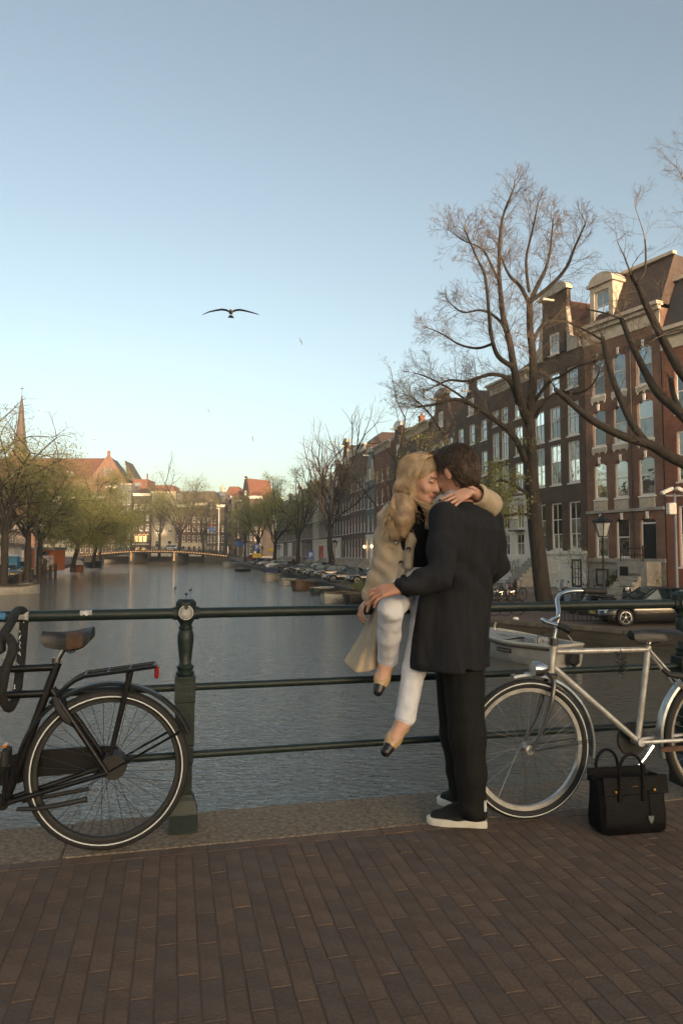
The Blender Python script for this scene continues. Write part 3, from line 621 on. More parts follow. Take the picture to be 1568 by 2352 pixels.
# ---- left bank row behind the trees
p = Vector((-37, 36.0)); u = (Vector((-100, 232)) - Vector((-37, 36))).normalized()
LW = ['b_mauve', 'b_brown', 'b_red', 'cream', 'b_dark', 'b_brown', 'grey_r', 'b_mauve', 'b_red', 'b_brown', 'b_dark', 'cream', 'b_brown', 'b_mauve', 'b_red', 'b_brown']
desc = ['red brown house', 'brown house', 'brick red house', 'cream house', 'dark house', 'brown corner house', 'grey plastered house', 'purple brown house', 'brick red gabled house', 'brown brick house', 'dark brick house', 'pale cream house', 'deep brown house', 'mauve brown house', 'rust red house', 'last brown house']
place = ['nearest on the left bank', 'second on the left bank behind the portable toilet', 'behind the dark green car', 'behind the red cars', 'behind the kiosk', 'behind the painted kiosk wall', 'behind the lamp post on the left bank', 'behind the leafy crown', 'below the church roof', 'beside the gabled red house', 'behind the cabin boat', 'glimpsed through leaves', 'beyond the cabin boat', 'behind the black boat', 'near the far bridge on the left', 'before the far bridge on the left']
for i in range(16):
    W = [8, 7, 9, 8, 10, 9, 9, 12, 11, 12, 12, 13, 13, 14, 14, 14][i]; q = p + u * W
    house('%s with white windows, %s' % (desc[i], place[i]), p, q, -1.1, rws(1.6, [2.6, 2.2, 1.9] if i % 3 else [2.6, 2.2], 1.0), max(3, int(W / 2.6)), LW[i], ['cornice', 'bell', 'cornice', 'spout'][i % 4], [12.5, 14.5, 11.5, 13.5][i % 4], ['white', 'cream', 'stone'][i % 3], 3.9, seed=90 + i, group='houses along the left bank', gable_h=4, depth=9, roofm='tile' if i % 2 else 'tile_dk')
    p = q + u * .05

# ---- far end of the canal, beyond the bridge
def fh(label, x0, x1, D, ztop, base, **k):
    a, b = at(x0, 1200, D), at(x1, 1200, D); rows = k.pop('rows'); cols = k.pop('cols')
    return house(label, (a.x, a.y + k.pop('skew', 0)), (b.x, b.y), base, rows, cols, ht=ztop - base, group='houses at the far end of the canal', **k)
zt = lambda y, D: EYE + (1272 - y) / FOC * D
fh('brown house at the far left end half hidden by the drooping elm', 88, 132, 258, zt(1150, 258), .2, rows=rws(1.5, [3.0, 2.6, 2.4, 2.2], 1.2), cols=3, wall='b_brown', ground='cream', gh=4.6, top='cornice', seed=31, roofm='tile')
fh('cream house at the far left end glimpsed between the elms', 132, 172, 258, zt(1140, 258), .2, rows=rws(1.5, [3.0, 2.6, 2.4, 2.2], 1.4), cols=3, wall='cream', top='cornice', seed=32, roofm='tile')
fh('mauve house with a spout gable below the church roof', 172, 206, 259, zt(1122, 259), .2, rows=rws(1.5, [3.0, 2.6, 2.4, 2.2], 1.4), cols=3, wall='b_mauve', top='spout', gable_h=5, seed=33, roofm='tile')
fh('dark house beside the grey one at the far end', 206, 240, 260, zt(1140, 260), .2, rows=rws(1.5, [3.0, 2.6, 2.4, 2.2], 1.4), cols=3, wall='b_dark', top='cornice', seed=34)
fh('narrow brown house with a white cornice beside the grey one at the far end', 240, 267, 261, zt(1116, 261), .2, rows=rws(1.5, [3.0, 2.6, 2.4, 2.4, 2.2], 1.3), cols=2, wall='b_brown', top='cornice', seed=35, trim='white')
fh('grey house with red tinted panes at the far end left of the lit cafe', 268, 300, 262, zt(1112, 262), .3, rows=rws(3.8, [2.4, 2.4, 2.4, 2.4, 2.4], 1.5), cols=3, wall='grey_r', top='flat', seed=1)
hcafe = fh('black brick cafe house with warm lit windows at the far end', 304, 345, 262, zt(1134, 262), .3, rows=rws(9.6, [2.4, 2.4, 2.4], 1.4), cols=3, wall='b_dark', top='cornice', seed=2)
for x, z, w, h_ in ((1.6, 5.4, 1.3, 2.3), (3.2, 5.4, 1.3, 2.3), (4.8, 5.4, 1.3, 2.3), (2.0, .4, 1.4, 3.0), (4.4, .4, 1.4, 3.0)): window(hcafe, x, z, w, h_, 'cross', M['cream'], ('gl_warm', 'gl_warm'), y=-.1, sill=False)
for k in range(9): MB().lathe([(.02, 0), (.12, .1), (.02, .25)], (.5 + k * .68, -.4, 8.2 - .3 * (k % 2)), 6).build('bulb', M['bulb'], hcafe)
MB().bx(.2, 6.3, -.3, -.02, 4.4, 4.8).build('fascia', M['cream'], hcafe)
fh('cream plastered wall house with few windows behind the far trees', 347, 404, 264, zt(1130, 264), .3, rows=[(3.4, 6.0), (9, 11.5)], cols=2, wall='cream', top='flat', seed=3, ww=1.6)
fh('low white fronted house between two far trees', 404, 440, 263, zt(1160, 263), .3, rows=rws(1, [3.0, 2.4, 2.2, 2.0], 1.5), cols=3, wall='b_mauve', ground='cream', gh=5, top='cornice', seed=4)
fh('brown house with a cream shop front at the far end', 440, 475, 262, zt(1156, 262), .3, rows=rws(1, [3.0, 2.4, 2.2, 2.0], 1.4), cols=3, wall='b_brown', ground='cream', gh=5, top='cornice', seed=5)
fh('dark narrow house beside the far lamp pole', 475, 497, 258, zt(1150, 258), .3, rows=rws(.8, [3.0, 2.5, 2.3, 2.0], 1.2), cols=3, wall='b_dark', top='spout', gable_h=3, seed=6)
fh('very dark recessed house at the far corner', 497, 516, 258, zt(1160, 258), .3, rows=rws(.8, [3.0, 2.5, 2.3], 1.4), cols=2, wall='b_dark', top='cornice', seed=7)
hl = fh('dark corner house with a sunlit red roof and a lit ground window', 515, 531, 250, zt(1140, 250), .3, rows=rws(4.6, [2.6, 2.4, 2.4, 2.3], 1.6), cols=2, wall='b_dark', top='cornice', seed=8, skew=8, roofm='tile')
window(hl, 1.3, .8, 1.5, 3.0, 'plain', None, ('gl_warm',), y=-.1, sill=False)
fh('black house with tall white framed windows at the far right corner', 531, 552, 247, zt(1150, 247), .3, rows=rws(.6, [4.6, 2.8, 2.6, 2.4], 1.3), cols=2, wall='b_dark', top='flat', seed=9, skew=4)
fh('dark gabled house with cream trim at the far right corner', 552, 572, 245, zt(1092, 245), .3, rows=rws(1.0, [3.4, 2.6, 2.4, 2.4], 1.3), cols=3, wall='b_dark', top='spout', gable_h=7, seed=10, ground='cream', gh=4.6, roofm='tile', skew=3)
fh('brown house next to the gabled one at the far right corner', 572, 602, 243, zt(1140, 243), .3, rows=rws(1.0, [3.4, 2.6, 2.4, 2.2], 1.3), cols=3, wall='b_brown', top='cornice', ground='green_door', gh=4.6, seed=11, roofm='tile')
# roofscape behind
def block(name, label, x0, x1, y0, y1, D, m, depth=12, roof=None):
    a, b = at(x0, y1, D), at(x1, y1, D); z0, z1 = zt(y1, D), zt(y0, D); e = empty(name, (a.x, D, 0), 0, label, 'house', 'rooftops at the far end of the canal'); W = b.x - a.x
    MB().bx(0, W, 0, depth, -1, z1 if not roof else (z0 + z1) / 2).build('wall', M[m], e)
    if roof: MB().prism([(0, (z0 + z1) / 2 + .01), (W, (z0 + z1) / 2 + .01), (W - 1.5, z1), (1.5, z1)], 0, depth, 'y').build('roof', M[roof], e)
    return e
e = block('rooftop_house', 'sunlit penthouse block above the dark cafe house', 304, 338, 1100, 1140, 285, 'b_orange'); MB().bx(1, 3.4, -.06, -.01, zt(1118, 285), zt(1108, 285)).build('window', M['gl_sky'], e); MB().cyl((5.4, 2, zt(1100, 285)), (5.4, 2, zt(1086, 285)), .3).build('chimney', M['b_orange'], e)
block('rooftop_house', 'long sunlit red roof behind the far trees', 322, 404, 1114, 1150, 300, 'b_orange', 12, 'tile')
block('rooftop_house', 'brown roof behind the far trees on the right', 404, 500, 1128, 1160, 300, 'b_mauve', 12, 'tile_dk')
block('rooftop_house', 'sunlit red mansard roof behind the dark corner house', 518, 556, 1117, 1150, 285, 'b_mauve', 12, 'tile')
cu = empty('cupola', (at(511, 1150, 320).x, 320, 0), 0, 'pale domed cupola with a lantern above the far roofs', 'tower')
zc = lambda y: zt(y, 320)
MB().lathe([(4.5, 0), (4.5, zc(1142)), (4.9, zc(1141)), (4.2, zc(1136)), (2.6, zc(1131)), (1.2, zc(1129))], n=12).build('dome', M['lead'], cu, True)
MB().lathe([(1.1, zc(1129.5)), (1.1, zc(1122)), (1.5, zc(1121)), (.9, zc(1117)), (.2, zc(1115)), (.15, zc(1109))], n=8).build('lantern', M['cream'], cu)

# ---- church
DC = 292
cx0 = at(45, 1100, DC + 25); zc = lambda y, D=DC: zt(y, D)
ch = empty('church', (cx0.x, DC, 0), 0, 'sunlit red brick church with a tall spire and a gabled transept', 'church')
ux = lambda px, D=DC: at(px, 1100, D).x - cx0.x
ny0, ny1 = 4, 26
MB().bx(ux(-40), ux(215), ny0, ny1, -1, zc(1098)).build('nave_wall', M['b_church'], ch)
MB().prism([(ny0 - .4, zc(1098)), ((ny0 + ny1) / 2, zc(1040)), (ny1, zc(1098))], ux(-40), ux(232), 'x').build('nave_roof', M['tile'], ch)
ga = MB(); a, b, m = ux(204), ux(288), ux(248)
ga.prism([(a, -1), (b, -1), (b, zc(1102)), (m + .5, zc(1045)), (m - .5, zc(1045)), (a, zc(1102))], 0, .8, 'y'); ga.bx(a + .1, b - .1, .8, 12, -1, zc(1104)); ga.build('transept', M['b_church'], ch)
MB().prism([(a - .2, zc(1103)), (b + .2, zc(1103)), (m, zc(1049))], .8, 12, 'y').build('transept_roof', M['slate'], ch)
MB().bx(m - .5, m + .5, -.1, .9, zc(1045), zc(1034)).build('pinnacle', M['b_church'], ch)
for dx in (-1.5, 1.2):
    MB().prism([(m + dx - .45, zc(1092)), (m + dx + .45, zc(1092)), (m + dx + .45, zc(1077)), (m + dx, zc(1070)), (m + dx - .45, zc(1077))], -.06, -.01, 'y').build('window', M['gl_sky'], ch)
for k in range(5):
    x = a + .6 + k * (b - a - 1.2) / 4; MB().bx(x - .18, x + .18, -.25, -.01, 0, zc(1104) + (2.5 if 0 < k < 4 else 0)).build('buttress', M['b_church'], ch)
MB().prism([(b - .5, zc(1098)), (b + 3.6, zc(1106)), (b - 2.4, zc(1052))], 6, 18, 'y').build('apse_roof', M['tile_dk'], ch)
for px in (20, 98, 152): MB().bx(ux(px) - .8, ux(px) + .8, ny0 - 1.2, ny0 + 3, zc(1092), zc(1080)).build('roof_dormer', M['cream'], ch)
for px in (-20, 10, 40, 70, 100, 130, 160): MB().prism([(ux(px) - .7, zc(1150)), (ux(px) + .7, zc(1150)), (ux(px) + .7, zc(1122)), (ux(px), zc(1112)), (ux(px) - .7, zc(1122))], ny0 - .08, ny0 - .01, 'y').build('window', M['gl_sky'], ch)
sp = empty('spire'); sp.parent = ch; sp.location = (0, 25, 0); Ds = DC + 25
MB().bx(-3.4, 3.4, -3.4, 3.4, 0, zc(1040, Ds)).build('tower', M['b_church'], sp)
MB().lathe([(3.7, zc(1040, Ds)), (2.9, zc(1022, Ds)), (2.0, zc(985, Ds)), (.9, zc(930, Ds)), (.1, zc(902, Ds))], n=8).build('spire_roof', M['tile_dk'], sp)
cr = MB(); cr.cyl((0, 0, zc(902, Ds)), (0, 0, zc(880, Ds)), .12, .06, 6); cr.bx(-.7, .7, -.08, .08, zc(889, Ds), zc(887.5, Ds)); cr.build('cross', M['iron'], sp)
# ================================================================ FAR BRIDGE
FD = 240
fb0, fb1 = at(184, 1270, FD + 4), at(524, 1270, FD - 3)
fbd = Vector((fb1.x - fb0.x, fb1.y - fb0.y, 0)); FW = fbd.length
fb = empty('canal_bridge', (fb0.x, fb0.y, 0), math.atan2(fbd.y, fbd.x), 'dark low bridge with three spans across the far end of the canal', 'bridge')
fz = lambda x: 1.0 + 1.75 * (1 - ((x / FW - .5) * 2) ** 2)
N_ = 24; top = [(FW * i / N_, fz(FW * i / N_)) for i in range(N_ + 1)]
MB().prism(top + [(x, z - .45) for x, z in reversed(top)], 0, 11, 'y').build('deck', M['quay'], fb)
MB().prism([(x, z - .452) for x, z in top] + [(x, z - 1.2) for x, z in reversed(top)], .25, 10.7, 'y').build('girder', M['iron'], fb)
for a, b in ((.335, .375), (.625, .665)):
    MB().cbox((FW * (a + b) / 2, 5.5, -.6), (FW * (b - a), 11.4, 4.3), .15).build('pier', M['coping'], fb)
MB().bx(-3, FW * .07, .3, 10.8, -3, .3).build('abutment', M['quay'], fb); MB().bx(FW * .84, FW + 4, .3, 10.8, -3, .3).build('abutment', M['quay'], fb)
ra = MB()
for z in (.55, 1.05): ra.tube([(x, .2, q + z) for x, q in top], .05, 6)
for i in range(25): x = FW * i / 24; ra.cyl((x, .2, fz(x)), (x, .2, fz(x) + 1.1), .06, n=6)
ra.build('railing', M['iron'], fb)
bl = MB().lathe([(.02, -.1), (.07, -.04), (.07, .04), (.02, .1)], n=6).mesh('bulb', M['bulb'])
sl = empty('string_lights', fb.location, fb.rotation_euler.z, 'string of warm light bulbs along the far bridge edge and down its piers', 'lights')
for i in range(56):
    x = FW * (.012 + .976 * i / 55); o = link('bulb', bl, sl); o.location = (x, -.22, fz(x) - .55)
for a in (.355, .645):
    for k in range(7): o = link('bulb', bl, sl); o.location = (FW * a, -.42, fz(FW * a) - 1.0 - .42 * k)
# bicycles along its railing
def bike_mass(name, label, pts, m, seed):
    r = random.Random(seed); mb = MB()
    for x, y, z in pts:
        a = r.uniform(-.5, .5) + (R(90) if r.random() < .4 else 0); c, s_ = math.cos(a), math.sin(a)
        P = lambda u, w: (x + u * c, y + u * s_, z + w)
        for u in (-.52, .52): mb.tube([P(u + .34 * math.cos(t), .34 + .34 * math.sin(t)) for t in [k * .785 for k in range(8)]], .03, 4, closed=True)
        for q in (((-.52, .34), (-.15, .95)), ((-.15, .9), (.4, .85)), ((-.1, .3), (.42, .85)), ((.52, .34), (.36, 1.05)), ((-.52, .34), (-.05, .28)), ((-.25, .98), (0, .98)), ((.2, 1.1), (.42, 1.05))): mb.cyl(P(*q[0]), P(*q[1]), .035, n=4)
    return tag(mb.build(name, m), label, 'bicycles', kind='stuff')
bike_mass('bicycles', 'dark parked bicycles packed along the railing of the far bridge', [tuple(fb.matrix_basis @ Vector((FW * (.04 + .92 * i / 70), .9 + random.random(), fz(FW * (.04 + .92 * i / 70))))) for i in range(71)], M['iron'], 1)
# wall of the next quay seen through the spans
q_ = MB(); a, b = at(120, 1280, 275), at(560, 1280, 275); q_.bx(a.x - 30, b.x + 30, 272, 276, -3, .25); tag(q_.build('far_quay_wall', M['trim']), 'pale quay wall seen through the spans of the far bridge', 'quay wall')
street('far_street', [[(-260, 276, .26), (120, 276, .26)], [(-260, 420, .3), (120, 420, .3)]], M['asph'])

# ================================================================ TREES
m_leafA = mat('young elm leaves', (.27, .275, .085), .6, var=.45, scale=.7, c2=(.17, .17, .055)); m_leafB = mat('olive leaves', (.23, .235, .075), .6, var=.4, scale=.6); m_leafC = mat('pale spring leaves', (.33, .33, .11), .6, var=.35, scale=.8)
for m_ in (m_leafA, m_leafB, m_leafC):
    nt_ = m_.node_tree; p_ = nt_.nodes['Principled BSDF']; tr_ = nt_.nodes.new('ShaderNodeBsdfTranslucent'); mx_ = nt_.nodes.new('ShaderNodeMixShader'); mx_.inputs[0].default_value = .45
    lk_ = p_.inputs['Base Color'].links[0].from_socket; nt_.links.new(lk_, tr_.inputs[0]); nt_.links.new(p_.outputs[0], mx_.inputs[1]); nt_.links.new(tr_.outputs[0], mx_.inputs[2]); nt_.links.new(mx_.outputs[0], nt_.nodes['Material Output'].inputs[0])
class Tree:
    def __init__(s, seed): s.r = random.Random(seed); s.seg = []; s.tips = []
    def line(s, pts, r0, r1):
        n = len(pts) - 1; s.seg += [(pts[i], pts[i + 1], r0 + (r1 - r0) * i / n, r0 + (r1 - r0) * (i + 1) / n) for i in range(n)]
    def branch(s, p, d, L, r, lev, P):
        """wandering branch with children; P: per level (segments, children, spread, length ratio)"""
        n, nc, spread, ratio, up = P[lev]; pts = [p]; dirs = []; d = d.normalized(); rnd = s.r
        for i in range(n):
            d = (d + Vector((rnd.gauss(0, .16), rnd.gauss(0, .16), rnd.gauss(0, .13) + up))).normalized(); p = p + d * (L / n); pts.append(p); dirs.append(d)
        s.line(pts, r, max(r * .45, .003))
        if lev + 1 >= len(P): s.tips += [pts[-1], pts[len(pts) // 2]]; return
        for c in range(nc):
            t = (c + 1 + rnd.uniform(-.4, .4)) / nc * .8 + .2; i = min(n - 1, int(t * n)); q = pts[i + 1] if i + 1 < len(pts) else pts[-1]
            ax = dirs[i]; v = Vector((rnd.gauss(0, 1), rnd.gauss(0, 1), rnd.gauss(0, 1))); v = (v - ax * v.dot(ax)).normalized()
            nd = (ax * math.cos(spread) + v * math.sin(spread)); f = rnd.uniform(.7, 1.25) * (1.1 - .45 * t)
            s.branch(q, nd, L * ratio * f, max(.0035, r * .5 * f), lev + 1, P)
    def mesh(s, name, root, thick=.03):
        def tubes(sg, k):
            A = np.array([tuple(x[0]) for x in sg]); Bq = np.array([tuple(x[1]) for x in sg]); r0 = np.array([x[2] for x in sg]); r1 = np.array([x[3] for x in sg])
            d = Bq - A; d /= np.maximum(np.linalg.norm(d, axis=1, keepdims=True), 1e-9); up = np.where(np.abs(d[:, 2:3]) < .9, [[0, 0, 1.]], [[1., 0, 0]])
            u = np.cross(d, up); u /= np.linalg.norm(u, axis=1, keepdims=True); w = np.cross(d, u)
            an = np.arange(k) * 2 * np.pi / k; ring = np.cos(an)[None, :, None] * u[:, None] + np.sin(an)[None, :, None] * w[:, None]
            V = np.concatenate([A[:, None] + ring * r0[:, None, None], Bq[:, None] + ring * r1[:, None, None]], 1).reshape(-1, 3)
            b = (np.arange(len(sg)) * 2 * k)[:, None]; i = np.arange(k)[None]; j = (i + 1) % k
            F = np.stack([b + i, b + j, b + k + j, b + k + i], -1).reshape(-1, 4); return V, F
        big = [x for x in s.seg if x[2] >= thick]; small = [x for x in s.seg if x[2] < thick]
        if big: V, F = tubes(big, 8); link('trunk', np_mesh('trunk', V, F, M['bark'], True), root)
        if small: V, F = tubes(small, 3); tag(link('twigs', np_mesh('twigs', V, F, M['twig']), root), kind='stuff')
    def leaves(s, root, per, spread, size, m, zmax=None, keep=1.0):
        T = [t for t in s.tips if (zmax is None or t.z < zmax + s.r.gauss(0, .8)) and s.r.random() < keep]
        if not T: return
        g = np.random.default_rng(s.r.randrange(9999)); C = np.repeat(np.array([tuple(t) for t in T]), per, 0); n = len(C)
        C = C + g.normal(0, spread, (n, 3)) * [1, 1, .8]; a = g.normal(size=(n, 3)); a /= np.linalg.norm(a, axis=1, keepdims=True); b = g.normal(size=(n, 3)); b -= a * (a * b).sum(1, keepdims=True); b /= np.linalg.norm(b, axis=1, keepdims=True)
        L = size * g.uniform(.6, 1.3, (n, 1)); w = L * .55
        V = np.stack([C - a * L / 2, C + b * w / 2, C + a * L / 2, C - b * w / 2], 1).reshape(-1, 3); F = (np.arange(n) * 4)[:, None] + np.arange(4)[None]
        tag(link('leaves', np_mesh('leaves', V, F, m), root), kind='stuff')
def px_path(pts, D0, dD, base=None):
    return [at(x, y, D0 + dD * i / max(1, len(pts) - 1)) for i, (x, y) in enumerate(pts)]
def smooth_path(p, k=3):
    out = []
    for i in range(len(p) - 1):
        a, b, c, d = p[max(i - 1, 0)], p[i], p[i + 1], p[min(i + 2, len(p) - 1)]
        for j in range(k):
            t = j / k; out.append(.5 * ((2 * b) + (c - a) * t + (2 * a - 5 * b + 4 * c - d) * t * t + (3 * b - a - 3 * c + d) * t ** 3))
    return out + [p[-1]]
cv = lambda L: [(846.7 + .46 * x, 376.3 + .46 * y) for x, y in L]
def limb_tree(label, base, D0, trunk, limbs, P, seed, dens=1.5, Lb=2.6, leafm=None, group=None):
    root = empty('elm_tree', gnd(*base) if False else (0, 0, 0), 0, label, 'tree', group); t = Tree(seed); r = t.r
    tp = smooth_path(px_path(trunk, D0, 0)); n = len(tp)
    t.line(tp, *base)
    for pts, dD, r0, r1, off in limbs:
        path = smooth_path(px_path(pts, D0 + off, dD), 4); t.line(path, r0, r1); L = 0
        for i in range(2, len(path)):
            f = i / len(path); seg = (path[i] - path[i - 1]); L += seg.length * dens * (0.35 + 1.1 * f)
            while L > 1:
                L -= 1; ax = seg.normalized(); v = Vector((r.gauss(0, 1), r.gauss(0, 1), r.gauss(.15, .8))); v = (v - ax * v.dot(ax)).normalized(); a = r.uniform(.5, 1.1)
                t.branch(path[i], ax * math.cos(a) + v * math.sin(a), Lb * r.uniform(.5, 1.2) * (1.15 - .5 * f), max(.008, min(.016, r1 * .5)), 0, P)
        for k in range(3): t.branch(path[-1], (path[-1] - path[-2]).normalized() + Vector((r.gauss(0, .3), r.gauss(0, .3), r.gauss(.1, .3))), Lb * r.uniform(.35, .7), min(r1 * .8, .02), 0, P)
    t.mesh('tree', root, .028); return root, t
PT = [(5, 8, .65, .5, .03), (4, 5, .7, .55, .02), (3, 0, .6, .5, 0)]
root, T1 = limb_tree('big bare elm with a dark forked trunk in front of the brown neck gable house', (.42, .3), 32.7, [(1258, 1412), (1246, 1360), (1238, 1290), (1228, 1200), (1222, 1120), (1219, 1062)], [
    (cv([(815, 1490), (806, 1350), (800, 1250), (812, 1150), (820, 1080), (818, 950), (805, 830), (803, 700)]), 0, .27, .15, 0),
    (cv([(803, 700), (840, 610), (880, 530), (905, 430), (920, 280)]), 2, .13, .035, 0),
    (cv([(803, 700), (755, 610), (705, 560), (670, 490), (640, 400)]), 1.5, .11, .03, 0),
    (cv([(803, 690), (915, 600), (990, 510), (1030, 410), (1080, 300)]), -2.5, .11, .03, 0),
    (cv([(800, 640), (785, 480), (815, 340), (840, 220)]), -2, .08, .025, 0),
    (cv([(806, 1300), (770, 1230), (730, 1050), (705, 900), (670, 760), (655, 620), (650, 480), (665, 280), (720, 130)]), -2.5, .22, .035, 0),
    (cv([(715, 1010), (645, 960), (612, 860), (600, 750), (580, 560), (540, 470), (480, 330)]), -2.5, .12, .03, -1),
    (cv([(690, 840), (640, 770), (560, 730), (470, 740), (400, 690)]), 2, .08, .025, -1.4),
    (cv([(655, 600), (600, 480), (560, 420), (470, 380), (400, 330)]), -1, .06, .02, -2),
    (cv([(745, 1200), (700, 1080), (620, 1050), (540, 1070), (480, 1085), (400, 1080), (330, 1110)]), -3, .12, .03, 0),
    (cv([(612, 900), (540, 920), (450, 900), (370, 850), (300, 820)]), 2.5, .07, .022, -2),
    (cv([(780, 1480), (730, 1370), (645, 1290), (530, 1210), (430, 1175), (330, 1200), (240, 1215)]), -4, .17, .035, 0),
    (cv([(530, 1210), (400, 1120), (280, 1060), (230, 1045)]), -1, .06, .018, -2),
    (cv([(430, 1270), (380, 1350), (320, 1270), (250, 1190), (180, 1150)]), -2, .06, .018, -2.2),
    (cv([(830, 1180), (900, 1090), (960, 1060), (1040, 1010), (1110, 990)]), -3, .09, .025, 0),
    (cv([(830, 1270), (880, 1180), (960, 1140), (1040, 1145), (1110, 1110), (1150, 1040)]), -2, .1, .03, 0),
    (cv([(822, 880), (870, 800), (940, 785), (1020, 800), (1080, 870)]), 3, .1, .025, 0),
    ([(1228, 1145), (1185, 1118), (1150, 1103), (1120, 1120), (1100, 1150)], -2, .09, .025, 0),
    ([(1232, 1185), (1190, 1180), (1150, 1188), (1120, 1200)], -2, .08, .025, 0),
    ], PT, 5, 7.0, 1.4)
T1.tips = [q for q in T1.tips if q.z < 6.5 and q.x < 9]; T1.leaves(root, 3, .14, .1, m_leafC, keep=.55)
root, T2 = limb_tree('pollarded elm leaning into the picture from the right with thick dark limbs', (.4, .3), 25, [(1665, 1420), (1650, 1330), (1635, 1200), (1620, 1110), (1600, 1080)], [
    (cv([(1640, 1530), (1560, 1488), (1500, 1460), (1400, 1400), (1270, 1360), (1130, 1290), (1040, 1220), (960, 1150), (930, 1125)]), -1.5, .24, .07, 0),
    (cv([(1390, 1400), (1310, 1290), (1230, 1110), (1190, 980), (1165, 865)]), 1.2, .14, .085, -.5),
    (cv([(1638, 1530), (1652, 1330), (1664, 1150), (1690, 900), (1700, 600)]), 0, .26, .14, 0),
    (cv([(1650, 1340), (1540, 1230), (1440, 1140), (1370, 1020), (1300, 870), (1258, 765)]), 1.5, .2, .085, 0),
    (cv([(1664, 1160), (1560, 1040), (1480, 900), (1400, 740), (1345, 610), (1310, 555)]), -1, .19, .075, 0),
    (cv([(1335, 600), (1375, 540), (1382, 450), (1372, 350), (1330, 220)]), 1, .05, .015, -1),
    (cv([(1310, 555), (1270, 450), (1240, 390)]), 1, .035, .012, -1),
    (cv([(1654, 1330), (1600, 1300), (1530, 1180), (1505, 1070)]), .5, .13, .08, 0),
    (cv([(1258, 770), (1160, 740), (1060, 720), (980, 700)]), -2, .045, .012, 1.5), (cv([(1165, 880), (1080, 830), (980, 790), (900, 780)]), -2, .045, .012, .7),
    (cv([(1688, 930), (1590, 830), (1480, 850), (1400, 890)]), -1, .05, .015, 0),
    (cv([(1700, 700), (1640, 380), (1600, 150), (1540, 20)]), 1, .07, .015, 0), (cv([(1700, 600), (1650, 200), (1590, -60)]), 1, .06, .015, 0),
    ], [(5, 6, .7, .5, .03), (4, 4, .7, .55, .01), (3, 0, .6, .5, 0)], 8, 1.6, 1.5)
def canal_tree(label, px, D, z0, h, fork, rad, seed, r0=.3, nl=6, leaf=None, per=6, lsize=.14, spread=.28, keep=1.0, lean=(0, 0), P=None, zleaf=None, droop=.0, group='trees along the right bank', name='elm_tree', upr=1.0):
    b = at(px, 1272, D); b.z = z0 - .1; root = empty(name, b, 0, label, 'tree', group); t = Tree(seed); r = t.r
    f = Vector((lean[0] * .4, lean[1] * .4, fork)); t.line([Vector((0, 0, -.2)), Vector((0, 0, .35)), f * .35 + Vector((r.gauss(0, .1), 0, 0)), f * .7, f], r0 * 1.25, r0 * .8)
    P = P or [(6, 6, .75, .52, .05 - droop), (5, 5, .8, .5, .02 - droop), (4, 4, .8, .5, -droop), (2, 0, .7, .5, -droop)]
    for k in range(nl):
        a = 2 * math.pi * (k + r.uniform(-.3, .3)) / nl; out = r.uniform(.5, 1.0) * rad; up = (h - fork) * r.uniform(.55, .95) * upr
        d = Vector((math.cos(a) * out + lean[0], math.sin(a) * out + lean[1], up)); t.branch(f * r.uniform(.8, 1), d, d.length * .78, r0 * .38, 0, P)
    d = Vector((lean[0], lean[1], h - fork)); t.branch(f, d, d.length * .85, r0 * .5, 0, P)
    t.mesh('tree', root, .035)
    if leaf: t.leaves(root, per, spread, lsize, leaf, zleaf, keep)
    return root
PF = [(6, 7, .6, .5, .05), (5, 6, .7, .5, .03), (3, 3, .7, .5, 0)]
canal_tree('slim elm with scattered spring leaves behind the woman\'s hair', 905, 56, -1.3, 15.5, 3.5, 3.4, 21, .24, 6, m_leafC, 6, .13, .25, .6, P=[(6, 6, .55, .5, .06), (5, 4, .7, .5, .03), (3, 3, .7, .5, 0)])
canal_tree('young elm with yellow green leaves behind the man', 1062, 49, -1.2, 9.5, 3.2, 3.6, 22, .17, 6, m_leafC, 9, .13, .22, .8, P=PF)
canal_tree('tall bare elm with a straight trunk among the parked cars', 757, 86, -1.3, 20.5, 5.5, 4.6, 23, .36, 8, m_leafC, 2, .15, .3, .12, P=[(7, 9, .5, .5, .06), (5, 7, .6, .5, .04), (4, 4, .6, .5, .02)], zleaf=9)
canal_tree('budding elm with thin green leaves behind the white car', 685, 112, -1.3, 16.5, 5.5, 5.2, 24, .34, 6, m_leafC, 14, .2, .4, .7, P=PF)
canal_tree('leafy elm with a forked low trunk behind the grey car', 632, 132, -1.3, 16.5, 5, 6.2, 25, .36, 7, m_leafA, 22, .22, .5, .85, P=PF)
canal_tree('leafy elm above the red car', 592, 160, -1.3, 17, 5.5, 6.0, 26, .34, 7, m_leafA, 22, .26, .5, .8, P=PF)
canal_tree('thin elm nearest to the far bridge on the right bank', 563, 195, -.8, 16.5, 5, 4.5, 27, .3, 6, m_leafA, 14, .3, .5, .6, P=PF)
gl = 'trees along the left bank'
PL = [(6, 7, .85, .52, .0), (5, 6, .85, .52, -.06), (4, 4, .85, .5, -.09), (2, 0, .7, .5, -.1)]
canal_tree('leafy elm at the left picture edge with bare upper twigs', 10, 66, -1.2, 19, 5, 6.4, 31, .36, 9, m_leafA, 8, .17, .6, .85, P=PL, zleaf=14.5, group=gl, upr=.9)
canal_tree('leafy elm beside the portable toilet on the left bank', 64, 78, -1.2, 17, 5, 6.5, 32, .36, 8, m_leafB, 7, .18, .55, .8, P=PL, zleaf=13, group=gl, upr=.8)
canal_tree('broad leafy elm in front of the kiosk on the left bank', 92, 92, -1.2, 17.5, 5, 7.2, 33, .42, 8, m_leafA, 7, .19, .6, .8, P=PL, zleaf=14, group=gl, upr=.85)
